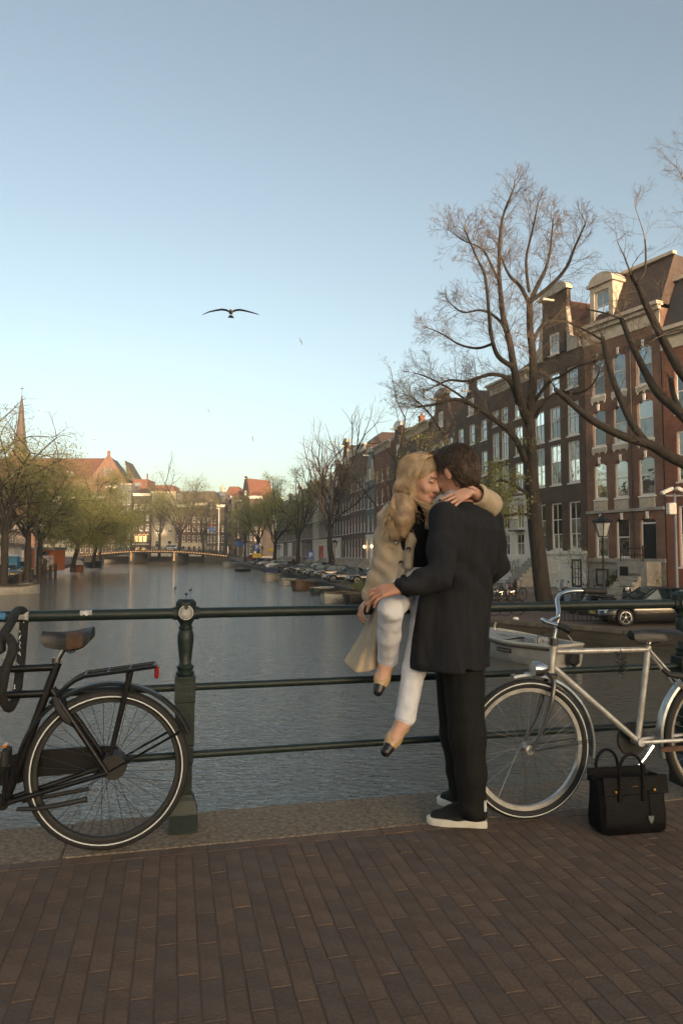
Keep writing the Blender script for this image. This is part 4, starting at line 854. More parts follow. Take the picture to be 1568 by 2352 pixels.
canal_tree('drooping leafy elm overhanging the canal by the cabin boat', 168, 112, -1.3, 16.5, 4.5, 7.6, 34, .36, 10, m_leafA, 12, .22, .65, .85, P=PL, group=gl, lean=(2.4, -1), droop=0, upr=.68)
canal_tree('olive leafy elm overhanging the black boat', 215, 138, -1.3, 18, 4.5, 7.2, 35, .36, 10, m_leafB, 12, .25, .7, .85, P=PL, group=gl, lean=(1.6, -1), upr=.7)
canal_tree('reddish budding tree below the church gable', 232, 175, -1.2, 20, 7, 5.5, 36, .35, 7, mat('rusty buds', (.2, .11, .05), .7, var=.3), 5, .28, .5, .7, P=PF, group=gl)
gf = 'trees at the far end of the canal'
canal_tree('slender leafy tree left of the big far tree', 366, 250, .3, 26, 8, 7, 41, .5, 7, m_leafC, 12, .34, .9, .8, P=PF, group=gf)
canal_tree('tallest leafy tree in the middle of the far end', 412, 252, .3, 31, 8, 9, 42, .7, 8, m_leafC, 13, .36, 1.0, .8, P=PF, group=gf)
canal_tree('sparse brownish tree right of the tallest far tree', 466, 251, .3, 24, 7, 6.5, 43, .45, 7, m_leafA, 9, .32, .9, .6, P=PF, group=gf)
# low garden plants by the house fronts
def shrub(label, x, y, z, w, h, seed, m=None, n=14):
    root = empty('shrub', (x, y, z), 0, label, 'shrub', 'shrubs by the house fronts'); t = Tree(seed); r = t.r
    for k in range(n): d = Vector((r.gauss(0, w), r.gauss(0, w), h * r.uniform(.7, 1.1))); t.branch(Vector((0, 0, 0)), d, d.length, .02, 0, [(4, 5, .7, .4, .02), (3, 0, .6, .5, 0)])
    t.mesh('s', root, .5); t.leaves(root, 7, .1, .1, m or m_leafB); return root
shrub('climbing shrub on the corner between the white basement and the red house', 16.2, 46.4, -1.05, .55, 2.9, 51, n=10)
shrub('low green shrub before the grey stone base of the red house', 17.3, 44.4, -1.05, .4, .9, 52)
shrub('low shrub beside the stoop of the red house', 18.3, 42.4, -1.05, .35, 1.0, 53)
shrub('thin stemmed bush before the white front house', 13.6, 54.4, -1.05, .25, 1.8, 54, n=6)
shrub('ivy tangle growing from the quay wall coping beside the parked sedan', 2.2, 47.5, -1.4, .5, .55, 55)
shrub('weedy clump on the quay wall by the woman\'s sleeve', 1.3, 51.5, -1.45, .5, .5, 56)
# ================================================================ CARS
random.seed(21)
m_tyre = mat('tyre rubber', (.018, .018, .018), .8, var=.3); m_alloy = mat('alloy rim', (.38, .38, .39), .35, .7, var=.15); m_chrome = mat('chrome', (.6, .6, .6), .12, 1.0, var=.1)
m_lamp = mat('headlamp glass', (.55, .56, .56), .1, .3); m_amber = mat('amber lamp', (.5, .16, .02), .2); m_tail = mat('tail lamp', (.35, .01, .01), .2); m_plate_y = mat('yellow number plate', (.55, .4, .05), .5); m_plate_w = mat('white plate', (.6, .6, .58), .5)
PAINT = {k: mat(k + ' car paint', c, .22, mt, var=.06, coat=.5) for k, c, mt in (('black', (.006, .006, .007), 0), ('dark blue', (.012, .017, .03), .2), ('dark grey', (.03, .031, .033), .4), ('silver', (.33, .34, .35), .6), ('white', (.62, .62, .6), 0), ('red', (.28, .015, .015), .1), ('dark green', (.012, .03, .028), .2), ('bronze', (.045, .036, .028), .4), ('grey green', (.1, .12, .115), .4))}
CT = {  # length, width, height, hood height, belt height, windscreen base, roof front, roof rear, rear base, boot height
 'sedan': (4.75, 1.82, 1.44, .74, .92, .95, .25, -.95, -1.75, .98), 'hatch': (4.1, 1.75, 1.48, .8, .95, 1.05, .45, -1.35, -1.9, 1.0), 'suv': (4.5, 1.85, 1.66, .95, 1.06, .95, .35, -1.6, -2.1, 1.1),
 'wagon': (4.7, 1.82, 1.47, .76, .94, .95, .25, -1.75, -2.2, .98), 'van': (4.9, 1.9, 1.85, 1.0, 1.1, 1.75, 1.05, -2.3, -2.42, 1.15)}
CM = {}
def car_meshes(t, five=False):
    if (t, five) in CM: return CM[(t, five)]
    L, W, Hh, hood, belt, x1, x2, x3, x4, boot = CT[t]; w = W / 2; f, rr_ = L / 2, -L / 2
    fx, rx = f - .88, rr_ + .95
    def lerp(x, P): return float(np.interp(x, [p[0] for p in P], [p[1] for p in P]))
    topP = [(rr_, boot - .28), (rr_ + .06, boot - .1), (rr_ + .2, boot), (x4, boot + .02), (x1 - .3, belt + .01), (x1, belt), (f - .5, hood), (f - .14, hood - .1), (f - .03, hood - .25), (f, hood - .32)]
    widP = [(rr_, w * .78), (rr_ + .12, w * .9), (rr_ + .5, w * .98), (0, w), (f - .8, w * .98), (f - .3, w * .9), (f - .06, w * .7), (f, w * .6)]
    botP = [(rr_, .42), (rr_ + .2, .3), (rr_ + .6, .24), (f - .6, .22), (f - .15, .25), (f, .34)]
    rings = []; extra = [rx + d for d in (-.37, -.3, -.16, 0, .16, .3, .37)] + [fx + d for d in (-.37, -.3, -.16, 0, .16, .3, .37)]
    for x in sorted([rr_, rr_ + .05, rr_ + .15, rr_ + .4, x4, -.6, 0, x1, f - .4, f - .2, f - .06, f] + extra):
        z1, wd, z0 = lerp(x, topP), lerp(x, widP), lerp(x, botP); a = min(abs(x - rx), abs(x - fx)); arch = math.sqrt(max(0, .365 ** 2 - a * a)) + .32 if a < .365 else z0
        zs = max(z0, min(arch, z1 - .14)); half = [(0, z0), (wd * .9, z0 if arch <= z0 else z0), (wd * .97, zs), (wd, zs + (z1 - zs) * .35), (wd * .985, zs + (z1 - zs) * .75), (wd * .9, z1 - .015), (wd * .6, z1 + .015), (0, z1 + .03)]
        if arch > z0 + .02: half[1] = (wd * .62, zs - .002); half[0] = (0, z0)
        rings.append([(x, y, z) for y, z in half] + [(x, -y, z) for y, z in half[-2:0:-1]])
    body = MB().loft(rings).mesh('body', PAINT['black'], True)
    g = MB(); gb, gr = w * .9, w * .72; zb = belt - .02
    o0 = [(x1, gb * .8, zb), (x1 - .12, gb, zb), (x4 + .15, gb * .97, zb), (x4, gb * .75, boot - .01)]; o1 = [(x2, gr * .85, Hh - .05), (x2 - .12, gr, Hh - .055), (x3, gr * .97, Hh - .07), (x3 - .12, gr * .8, Hh - .08)]
    R0 = o0 + [(x, -y, z) for x, y, z in reversed(o0)]; R1 = o1 + [(x, -y, z) for x, y, z in reversed(o1)]
    glass = g.loft([R0, R1]).mesh('windows', M['gl_car'])
    rf = MB(); rf.loft([[(x, y * 1.01, z - .002) for x, y, z in R1], [(x * .98 - .01, y * .93, z + .035) for x, y, z in R1], [(x * .8 - .08, y * .6, z + .055) for x, y, z in R1]])
    for s in (1, -1):
        P = lambda q: (q[0], q[1] * s * 1.006, q[2])
        rf.tube([P(o0[0]), P(o1[0])], .035, 5); rf.tube([P(o0[3]), P(o1[3])], .06, 5); rf.tube([P(o0[2]), P(o1[2])], .05, 5)
        xm = (x1 + x4) / 2 + .1; rf.tube([(xm, gb * s * 1.0, zb), (xm - .04, gr * s * 1.0, Hh - .06)], .032, 5); rf.tube([P(o1[1]), P(o1[2])], .025, 5)
    roof = rf.mesh('roof', PAINT['black'], True)
    ty = MB(); Mx = Matrix.Rotation(R(90), 4, 'X'); ty.lathe([(.2, -.1), (.3, -.1), (.325, -.07), (.325, .07), (.3, .1), (.2, .1)], n=22, M=Mx, caps=False); tyre = ty.mesh('tyre', m_tyre, True)
    rm = MB(); rm.lathe([(.205, -.085), (.222, -.095), (.222, -.1), (.2, -.09), (.2, -.02), (.06, -.03), (.05, -.06), (0, -.06)][::1], n=22, M=Mx @ Matrix.Rotation(R(180), 4, 'X'))
    rm = MB(); rm.lathe([(.225, .1), (.205, .102), (.2, .06), (.2, -.04)], n=24, M=Mx, caps=False); rm.lathe([(.0, .03), (.2, .03), (.2, .0), (0, 0)], n=20, mi=1, M=Mx)
    for k in range(5):
        for dv in ((-.09, .09) if five else (0,)):
            a = k * 2 * math.pi / 5 + .3; a2 = a + dv; rm.tube([(.035 * math.cos(a), -.075, .035 * math.sin(a)), (.11 * math.cos(a + dv * .6), -.085, .11 * math.sin(a + dv * .6)), (.208 * math.cos(a2), -.09, .208 * math.sin(a2))], [.013, .010, .012] if five else [.03, .03, .034], 5)
    rm.lathe([(.05, .07), (.045, .095), (0, .1)], n=10, M=Mx); rim = rm.mesh('rim', [m_alloy, m_tyre], True)
    hl = {}
    for s in (1, -1):
        q = MB(); y0, y1 = w * .42, w * .83; zz = hood - .2; xf = f - .045
        q.loft([[(xf + .02, s * y0, zz - .06), (xf + .01, s * y0, zz + .045), (xf - .16, s * y1, zz + .075), (xf - .12, s * y1, zz - .05)], [(xf - .12, s * y0, zz - .06), (xf - .12, s * y0, zz + .06), (xf - .36, s * (y1 - .08), zz + .09), (xf - .36, s * (y1 - .08), zz - .05)]]); hl[s] = q.mesh('headlight', m_lamp)
    tl = {}
    for s in (1, -1): q = MB(); q.cbox((rr_ + .06, s * w * .72, boot - .2), (.12, .3, .16), .02); tl[s] = q.mesh('taillight', m_tail)
    gr_ = MB(); gr_.cbox((f - .03, 0, hood - .24), (.1, W * .38, .12), .02); gr_.cbox((f - .02, 0, .38), (.1, W * .6, .13), .02); grille = gr_.mesh('grille', M['black_paint'])
    pl = MB().cbox((f + .03, 0, .46), (.02, .5, .11), .004).mesh('licence_plate', m_plate_y)
    mi = {s: MB().cbox((x1 - .25, s * (w + .09), belt + .04), (.12, .18, .12), .03).mesh('mirror', PAINT['black']) for s in (1, -1)}
    tr = MB()
    for s in (1, -1): tr.tube([(x1 - .1, s * gb * 1.03, belt + .005), (x4 + .2, s * gb * 1.0, belt + .005)], .012, 4)
    trim = tr.mesh('trim', m_chrome)
    CM[(t, five)] = dict(body=body, glass=glass, roof=roof, tyre=tyre, rim=rim, hl=hl, tl=tl, grille=grille, pl=pl, mi=mi, trim=trim, wx=(fx, rx), wy=w - .12); return CM[(t, five)]
def car(label, t, paint, x, y, z, hd, group, five=False):
    m = car_meshes(t, five); c = empty('parked_car', (x, y, z), R(hd), label, 'car', group)
    def put(name, me, par=c, loc=(0, 0, 0), pnt=False, rz=0):
        o = link(name, me, par); o.location = loc; o.rotation_euler = (0, 0, rz)
        if pnt: o.material_slots[0].link = 'OBJECT'; o.material_slots[0].material = PAINT[paint]
        return o
    put('body', m['body'], pnt=True); put('windows', m['glass']); put('roof', m['roof'], pnt=True); put('grille', m['grille']); put('licence_plate', m['pl']); put('trim', m['trim'])
    for s in (1, -1):
        put('headlight', m['hl'][s]); put('taillight', m['tl'][s]); put('mirror', m['mi'][s], pnt=True)
        for xw in m['wx']:
            w_ = put('wheel', m['tyre'], loc=(xw, s * m['wy'], .325), rz=0 if s < 0 else math.pi); put('rim', m['rim'], w_)
    return c
gr = 'cars parked on the right quay'
for lab, t, pc, px, ybot, hd in [
    ('black sedan nearest to the woman\'s sleeve, half hidden by her coat', 'sedan', 'black', 852, 1341, 190), ('glossy black sedan with a chrome window line, second from the woman\'s sleeve', 'sedan', 'black', 797, 1338, 190),
    ('bronze brown hatchback reflecting the houses behind a black sedan', 'hatch', 'bronze', 763, 1329, 192), ('small dark grey hatchback squeezed beside the bronze one', 'hatch', 'dark grey', 735, 1326, 194), ('large black SUV with silver wheels on the right quay', 'suv', 'black', 722, 1322, 192),
    ('dark blue wagon parked beside the black SUV', 'wagon', 'dark blue', 690, 1316, 194), ('dark estate car in front of the white one', 'wagon', 'dark grey', 652, 1309, 196), ('white hatchback between dark cars on the right quay', 'hatch', 'white', 634, 1306, 196),
    ('silver SUV parked by the yellow sign', 'suv', 'silver', 614, 1301, 196), ('dark grey SUV behind the red car', 'suv', 'dark grey', 598, 1299, 198), ('black hatchback next to the red car', 'hatch', 'black', 588, 1296, 198),
    ('bright red hatchback far along the right quay', 'hatch', 'red', 576, 1293, 198), ('dark blue SUV beyond the red car', 'suv', 'dark blue', 571, 1289.5, 200), ('dark estate car beside the white van', 'wagon', 'dark grey', 556, 1287.5, 200), ('white delivery van at the far end of the right quay', 'van', 'white', 549, 1284.5, 200)]:
    D = FOC * 2.72 / (ybot - 1272) + .6; p = at(px, 1300, D); car(lab, t, pc, p.x, p.y, zq(p.y) + .015, hd, gr)
car('black coupe with silver five spoke wheels and orange side lamps by the near boat', 'sedan', 'black', 12.02, 27.15, -1.38, 182, gr, True)
am = MB().cbox((2.05, .8, .56), (.2, .12, .1), .02)
gl2 = 'cars parked on the left quay'
for lab, t, pc, px, ybot, hd in [('silver white car cut off by the left picture edge', 'hatch', 'white', -6, 1329, -50), ('grey green sedan at the left edge with a white plate', 'sedan', 'grey green', 22, 1328, -58), ('dark green SUV with a yellow plate on the left quay', 'suv', 'dark green', 43, 1320, -62), ('red hatchback behind the dark green SUV', 'hatch', 'red', 73, 1313, -62), ('dark red car beside the mooring post', 'wagon', 'red', 92, 1310, -60), ('dark blue small car before the painted kiosk', 'hatch', 'dark blue', 109, 1306.5, -60), ('silver car glimpsed below the drooping leaves', 'hatch', 'silver', 166, 1292, -70)]:
    D = FOC * 2.66 / (ybot - 1272) + 1.2; p = at(px, 1300, D); car(lab, t, pc, p.x, p.y, -1.31, hd, gl2)
p = at(391, 1262, 247); car('white van crossing the far bridge', 'van', 'white', p.x, p.y, 2.6, 178, 'vehicles on the far bridge')

# ================================================================ BOATS
def boat(label, px, ywl, D, L, Bm, Hs, hd, hull, inner, rim, covered=None, cabin=None, seats=2, dz=0, name='moored_boat', deck_bow=0, extra=None):
    p = at(px, ywl, D); b = empty(name, (p.x, p.y, WZ), R(hd), label, 'boat', 'boats moored along the quays')
    st = []; n = 14
    for i in range(n + 1):
        t = i / n; x = -L / 2 + L * t; wd = Bm / 2 * (min(1, .72 + t * .75) if t < .5 else (1 - ((t - .5) / .5) ** 2.4) ** .75) + .012; z = Hs * (1 + .45 * max(0, t - .45) ** 1.5 * 2 + .08 * (1 - t)); st.append((x, max(wd, .02), z))
    def ring(x, wd, z, k=1.0): h = [(0, -.35), (wd * .55 * k, -.28), (wd * .85 * k, .05), (wd * .97 * k, z * .55), (wd * k, z)]; return [(x, y, q) for y, q in reversed(h)] + [(x, -y, q) for y, q in h[1:]]
    mb = MB(); mb.loft([ring(*s) for s in st], closed=False, caps=False); r0 = ring(*st[0]); mb.add(r0, [tuple(range(len(r0)))]); mb.build('hull', hull, b, True)
    mb = MB(); fl = min(.12, Hs * .3)
    ri = [[(x, wd * .93, z - .02), (x, wd * .8, fl), (x, 0, fl - .05), (x, -wd * .8, fl), (x, -wd * .93, z - .02)] for x, wd, z in st]; mb.loft(ri, closed=False, caps=False); mb.add(ri[0], [(0, 1, 2, 3, 4)]); mb.build('inner_hull', inner, b)
    gw = MB(); gw.tube([(x, wd, z) for x, wd, z in st] + [(x, -wd, z) for x, wd, z in reversed(st)] + [(st[0][0], st[0][1], st[0][2])], .035 + Bm * .008, 6); gw.build('gunwale', rim, b, True)
    fd = MB(); fd.tube([(x, wd + .02, z - .1) for x, wd, z in st], .035, 5); fd.tube([(x, -wd - .02, z - .1) for x, wd, z in st], .035, 5); fd.build('rubbing_strake', M['wood'], b)
    for k in range(seats):
        i = int(n * (.25 + .35 * k)); x, wd, z = st[i]; MB().cbox((x, 0, z - .16), (.28, wd * 1.8, .05), .01).build('thwart', inner, b)
    if deck_bow:
        i0 = int(n * (1 - deck_bow)); d = MB(); d.loft([[(x, wd * .95, z - .015), (x, 0, z + .05), (x, -wd * .95, z - .015)] for x, wd, z in st[i0:]], closed=False, caps=False); x, wd, z = st[i0]; d.add([(x, wd * .9, z - .02), (x, -wd * .9, z - .02), (x, -wd * .8, fl), (x, wd * .8, fl)], [(0, 1, 2, 3)]); d.build('foredeck', inner, b)
    if covered:
        c = MB(); c.loft([[(x, wd * 1.03, z + .02), (x, wd * .5, z + .16 + .12 * math.sin(k * 1.9) * .3), (x, 0, z + .24), (x, -wd * .5, z + .16), (x, -wd * 1.03, z + .02)] for k, (x, wd, z) in enumerate(st[1:-1])], closed=False); c.build('tarpaulin', covered, b)
    if cabin:
        m_, x0, x1, hh, gm = cabin; wd = Bm * .4
        c = MB(); z = Hs; c.loft([[(x0, wd, z - .1), (x0, wd * .9, z + hh * .8), (x0, wd * .5, z + hh), (x0, -wd * .5, z + hh), (x0, -wd * .9, z + hh * .8), (x0, -wd, z - .1)], [(x1 - .5, wd, z - .1), (x1 - .7, wd * .88, z + hh * .8), (x1 - .75, wd * .5, z + hh * .97), (x1 - .75, -wd * .5, z + hh * .97), (x1 - .7, -wd * .88, z + hh * .8), (x1 - .5, -wd, z - .1)], [(x1, wd * .8, z - .05), (x1 - .05, wd * .8, z + hh * .3), (x1 - .05, wd * .4, z + hh * .35), (x1 - .05, -wd * .4, z + hh * .35), (x1 - .05, -wd * .8, z + hh * .3), (x1, -wd * .8, z - .05)]]); c.build('cabin', m_, b)
        for s in (1, -1):
            for k in range(2): xa = x0 + .25 + k * (x1 - x0 - .8) * .5; MB().add([(xa, s * (wd + .012), z + hh * .3), (xa + .6, s * (wd + .012), z + hh * .3), (xa + .6, s * wd * .955, z + hh * .72), (xa, s * wd * .955, z + hh * .72)], [(0, 1, 2, 3)]).build('window', gm, b)
        MB().add([(x0 - .012, wd * .8, z + hh * .35), (x0 - .012, -wd * .8, z + hh * .35), (x0 - .012, -wd * .7, z + hh * .75), (x0 - .012, wd * .7, z + hh * .75)], [(0, 1, 2, 3)]).build('window', gm, b)
    if extra: extra(b, st)
    return b
hw = mat('white boat hull', (.45, .43, .38), .5, var=.35, scale=3); hg = mat('grey boat hull', (.33, .31, .28), .5, var=.25, scale=3); hb = mat('brown boat hull', (.12, .075, .05), .6, var=.4, scale=4); hk = mat('black boat hull', (.012, .012, .012), .35)
ho = mat('varnished orange hull', (.3, .11, .035), .35, var=.3, scale=4); gi = mat('grey boat deck', (.27, .28, .29), .6, var=.2, scale=3); wi = mat('bleached wood', (.2, .15, .1), .8, var=.4); bc = mat('blue canvas', (.02, .03, .07), .8); tarp = mat('brown tarpaulin', (.1, .07, .055), .7, var=.3)
cq = 102.5                                             # heading along the canal
def sloop_extra(b, st):
    c = MB(); c.cbox((-.35, -.15, .42), (.5, .6, .66), .03); c.build('console', gi, b)
    w = MB(); Mw = Matrix.Translation((-.66, -.15, .66)) @ Matrix.Rotation(R(90), 4, 'Y'); w.tube([Mw @ Vector((.27 * math.cos(a), .27 * math.sin(a), 0)) for a in [k * .2618 for k in range(24)]], .014, 6, closed=True); w.build('steering_wheel', M['black_paint'], b)
    s = MB()
    for k in range(5): a = k * 1.2566; s.cyl(Mw @ Vector((0, 0, .02)), Mw @ Vector((.26 * math.cos(a), .26 * math.sin(a), 0)), .007, n=5)
    s.build('wheel_spokes', m_chrome, b)
    x, wd, z = st[-2]; MB().tube([(x - .1, 0, z), (x - .1, 0, z + .18), (x - .16, 0, z + .28)], [.03, .035, .03], 6).build('bow_cleat', hw, b)
    h = MB(); h.bx(st[-6][0], st[-4][0], -.3, .3, st[-5][2] + .045, st[-5][2] + .06); h.build('hatch', gi, b)
    x, wd, z = st[7]; pb = MB(); pb.box((x, wd + .012, z - .26), (.62, .02, .13)); o = pb.build('name_plate', M['black_paint'], b)
    lt = MB()
    for k, ch in enumerate(range(8)): lt.box((x - .25 + k * .07, wd + .024, z - .26), (.04, .006, .06 if k % 3 else .045))
    lt.build('plate_lettering', mat('worn lettering', (.22, .2, .16), .7, var=.6, scale=40), b)
    mt = MB(); mt.cbox((st[0][0] - .2, 0, .35), (.3, .32, .5), .06); mt.cbox((st[0][0] - .22, 0, -.1), (.12, .14, .6), .03); mt.build('outboard_motor', M['black_paint'], b)
    MB().tube([(st[0][0] + .1, -.4, st[0][2]), (st[0][0] - .3, .3, st[0][2] + .35)], .02, 6).build('tiller', hw, b)
boat('grey open sloop with a black steering wheel and raised bow near the bridge', 1206, 1510, 22.8, 3.6, 1.75, .6, 119, hg, gi, hw, seats=1, deck_bow=.4, extra=sloop_extra)
def canopy(b, st):
    c = MB(); c.loft([[(x, w_, .5), (x, w_ * .95, 1.35), (x, w_ * .5, 1.55), (x, -w_ * .5, 1.55), (x, -w_ * .95, 1.35), (x, -w_, .5)] for x, w_ in ((-1.9, .85), (-.8, .95), (.3, .9))]); c.build('canopy', bc, b)
    for s in (1, -1): MB().add([(-1.5, s * .95, .9), (-.1, s * .97, .9), (-.1, s * .93, 1.3), (-1.5, s * .9, 1.3)], [(0, 1, 2, 3)]).build('window', M['gl_car'], b)
boat('white wooden boat with a dark blue canvas canopy', 622, 1333, 88.5, 5.2, 2.1, .75, cq + 180 - 20, hw, wi, hw, extra=canopy)
boat('small white dinghy with black flaps under a cover', 659, 1341, 78, 4.0, 1.8, .5, cq + 180 - 20, hw, M['black_paint'], hw, covered=None, seats=3)
boat('brown boat under a brown tarpaulin along the quay wall', 697, 1352, 67.5, 5.4, 2.0, .65, cq + 180 - 25, hb, wi, hb, covered=tarp)
boat('small dark green rowing boat with a pale rim', 737, 1363, 60, 3.9, 1.6, .45, cq + 180 - 28, mat('green boat hull', (.03, .045, .035), .5), M['blue_grey'], hw, seats=2)
boat('old white clinker rowing boat with a dark rim by the quay wall', 776, 1380, 50.6, 5.0, 1.9, .6, cq + 180 - 34, hw, wi, M['wood'], seats=2, covered=None)
boat('dark barge boat behind the old white rowing boat, near the sleeve', 826, 1388, 47, 4.5, 1.9, .6, cq + 180 - 30, hk, wi, M['wood'], covered=tarp)
boat('pale grey covered boat near the right end of the far bridge', 527, 1304, 172, 7.5, 2.6, 1.0, cq + 180 - 25, hw, gi, hw, covered=gi)
boat('flat dark punt moored beyond the canopy boat', 556, 1312, 136, 7.5, 2.4, .35, cq + 180 - 20, hk, M['wood'], M['wood'])
boat('cream hulled open dinghy at the left edge with a dark rim', 33, 1364, 59.5, 4.3, 1.9, .72, 48, hg, M['black_paint'], M['wood'], seats=2)
boat('orange varnished cabin boat with a cream cabin on the left', 178, 1312, 134, 5.6, 2.3, .95, -60, ho, wi, ho, cabin=(M['cream'], -1.6, 1.6, 1.2, M['gl_car']))
boat('black hulled boat moored behind the orange cabin boat', 217, 1303, 174, 8.0, 2.8, 1.3, -50, hk, M['black_paint'], M['grey_r'], deck_bow=.4)

# ================================================================ STREET FURNITURE
def lantern(label, x, y, z, h=4.45, sc=1.0, group='street lanterns'):
    l = empty('street_lamp', (x, y, z), .35, label, 'street lamp', group)
    MB().lathe([(.16, 0), (.16, .25), (.11, .35), (.1, .9), (.07, 1.0), (.05, 1.2), (.045, h - 1.35), (.07, h - 1.3), (.05, h - 1.2), (.06, h - 1.05)], n=10).build('post', M['iron'], l, True)
    b0, t0 = h - 1.05, h - .38; fr = MB(); k = 6
    for i in range(k):
        a = 2 * math.pi * i / k; c, s = math.cos(a), math.sin(a); a2 = a + 2 * math.pi / k; c2, s2 = math.cos(a2), math.sin(a2)
        fr.cyl((.2 * c, .2 * s, b0), (.4 * c, .4 * s, t0), .018, n=5); fr.cyl((.2 * c, .2 * s, b0), (.2 * c2, .2 * s2, b0), .02, n=5); fr.cyl((.43 * c, .43 * s, t0), (.43 * c2, .43 * s2, t0), .035, n=5); fr.lathe([(.03, t0), (.05, t0 + .06), (.01, t0 + .13)], (.44 * c, .44 * s, 0), 6)
    fr.build('frame', M['iron'], l)
    for i in range(k):
        a = 2 * math.pi * i / k; a2 = a + 2 * math.pi / k; q = [(.2 * math.cos(t) * .97, .2 * math.sin(t) * .97, b0) for t in (a, a2)] + [(.395 * math.cos(t) * .97, .395 * math.sin(t) * .97, t0) for t in (a2, a)]
        MB().add(q, [(0, 1, 2, 3)]).build('pane', m_lpane, l)
    MB().lathe([(.44, t0 + .03), (.3, t0 + .17), (.16, t0 + .24), (.12, t0 + .3), (.05, t0 + .33), (.04, t0 + .42), (.0, t0 + .48)], n=6).build('cap', M['iron'], l); return l
m_lpane = mat('milky lantern glass', (.5, .52, .5), .25, var=.3, scale=3)
p = at(1385, 1300, 33); lantern('black six sided street lantern in front of the red brick house', p.x, p.y, -1.27)
for px, D, lab in ((768, 92, 'black lantern half hidden behind the bare tree'), (640, 140, 'lantern behind the forked leafy elm'), (601, 170, 'thin lantern far along the right quay')): p = at(px, 1300, D); lantern(lab, p.x, p.y, -1.25)
cp_ = at(1553, 1300, 30); cc = empty('camera_pole', (cp_.x, cp_.y, -1.3), 0, 'grey pole with two white surveillance cameras by the right picture edge', 'pole')
MB().lathe([(.09, 0), (.09, 1.2), (.065, 1.25), (.06, 5.2)], n=10).build('pole', M['lead'], cc, True); MB().cbox((-.15, 0, 4.55), (.34, .3, .5), .03).build('control_box', M['white'], cc)
for s in (-1, 1): MB().cbox((s * .32, 0, 5.32), (.55, .26, .16), .03, M=Matrix.Rotation(s * .45, 4, 'Y')).build('camera_housing', M['white'], cc)
MB().bx(-.4, .4, -.04, .04, 5.08, 5.14).build('bracket', M['lead'], cc)
def sign(label, px, D, z, h, c, w=.55, hh=.7, shape='rect', kind='parking'):
    p = at(px, 1300, D); s = empty('street_sign', (p.x, p.y, z), 0, label, 'sign', 'signs on the quays'); MB().cyl((0, 0, 0), (0, 0, h), .035, n=6).build('pole', M['lead'], s)
    m_ = mat(label, c, .5, var=.05); MB().cbox((0, -.05, h - hh / 2), (w, .03, hh), .01).build('panel', m_, s)
    if kind == 'parking':
        t = MB(); t.bx(-w * .2, -w * .06, -.073, -.067, h - hh * .8, h - hh * .2); t.bx(-w * .055, w * .18, -.073, -.067, h - hh * .32, h - hh * .2); t.bx(-w * .055, w * .18, -.073, -.067, h - hh * .58, h - hh * .47); t.bx(w * .185, w * .3, -.073, -.067, h - hh * .58, h - hh * .2); t.build('letter', M['white'], s)
    return s
yb = (.5, .33, .02); bb_ = (.015, .1, .38)
sign('yellow sign on a leaning post among the parked cars', 622, 118, -1.3, 3.5, yb, .9, .5, kind=''); sign('yellow sign over the silver SUV', 590, 128, -1.3, 2.7, yb, 1.6, .8, kind=''); sign('blue parking sign behind the bare tree trunk', 713, 108, -1.2, 2.9, bb_, .9, 1.2); sign('blue parking sign over the red car', 589, 150, -1.2, 4.6, bb_, 1.0, 1.5)
sign('blue round traffic sign near the white van', 545, 200, -.8, 5.6, bb_, 1.3, 1.3, kind=''); sign('second blue sign near the white van', 556, 205, -.8, 5.6, bb_, 1.0, 1.3, kind=''); s_ = sign('blue arrow sign with a red ringed sign above on the far bridge', 485, 243, 1.5, 9.0, bb_, 1.3, 1.5, kind=''); MB().lathe([(.5, 0), (.5, .05)], n=16, M=Matrix.Translation((0, -.06, 9.7)) @ Matrix.Rotation(R(90), 4, 'X')).build('ring', PAINT['red'], s_)
MB().cyl((0, 0, 9.4), (0, 0, 10.5), .05).build('mast', M['lead'], s_)
p = at(502, 1270, 245); pl = empty('lamp_pole', (p.x, p.y, 1.2), 0, 'pale tall lamp pole before the dark far houses', 'pole'); MB().lathe([(.2, 0), (.12, 16)], n=8).build('pole', M['white'], pl); MB().box((-.4, 0, 16), (1.2, .3, .2)).build('lamp_head', M['white'], pl)
p = at(81, 1300, 84); pl = empty('lamp_pole', (p.x, p.y, -1.2), 0, 'grey lamp pole with a double head on the left quay', 'pole'); MB().lathe([(.13, 0), (.1, 5.6)], n=8).build('pole', M['lead'], pl); MB().box((0, 0, 5.7), (1.6, .3, .18)).build('lamp_head', M['lead'], pl)
# bollards and mooring posts
def bollard(label, px, yb_, z, h, r, name, cat, m, grp):
    D = FOC * (EYE - z) / (yb_ - 1272); p = at(px, 1300, D); o = MB().lathe([(r, -1.5 if cat == 'post' else 0), (r, h * .8), (r * 1.15, h * .82), (r * 1.15, h * .92), (r * .6, h)], n=10).build(name, m, None, True); o.location = (p.x, p.y, z); return tag(o, label, cat, grp)
for px, yw, h, d in ((47, 1345, 1.4, 'behind the cream dinghy'), (72, 1340, 1.7, 'second from the cream dinghy'), (91, 1338, 3.0, 'tallest of the row'), (103, 1334, 2.8, 'right beside the tallest'), (116, 1329, 1.9, 'near the blue car'), (128, 1325, 2.0, 'nearest to the cabin boat')): bollard('dark timber mooring post on the left quay, ' + d, px, yw, WZ, h, .22, 'mooring_post', 'post', M['wood'], 'mooring posts along the left quay')
bollard('black iron street post beside the parked bicycles', 1183, 1380, -1.15, 1.15, .08, 'bollard', 'bollard', M['iron'], 'iron posts'); bollard('low iron post by the red house', 1442, 1388, -1.1, .7, .07, 'bollard', 'bollard', M['iron'], 'iron posts')
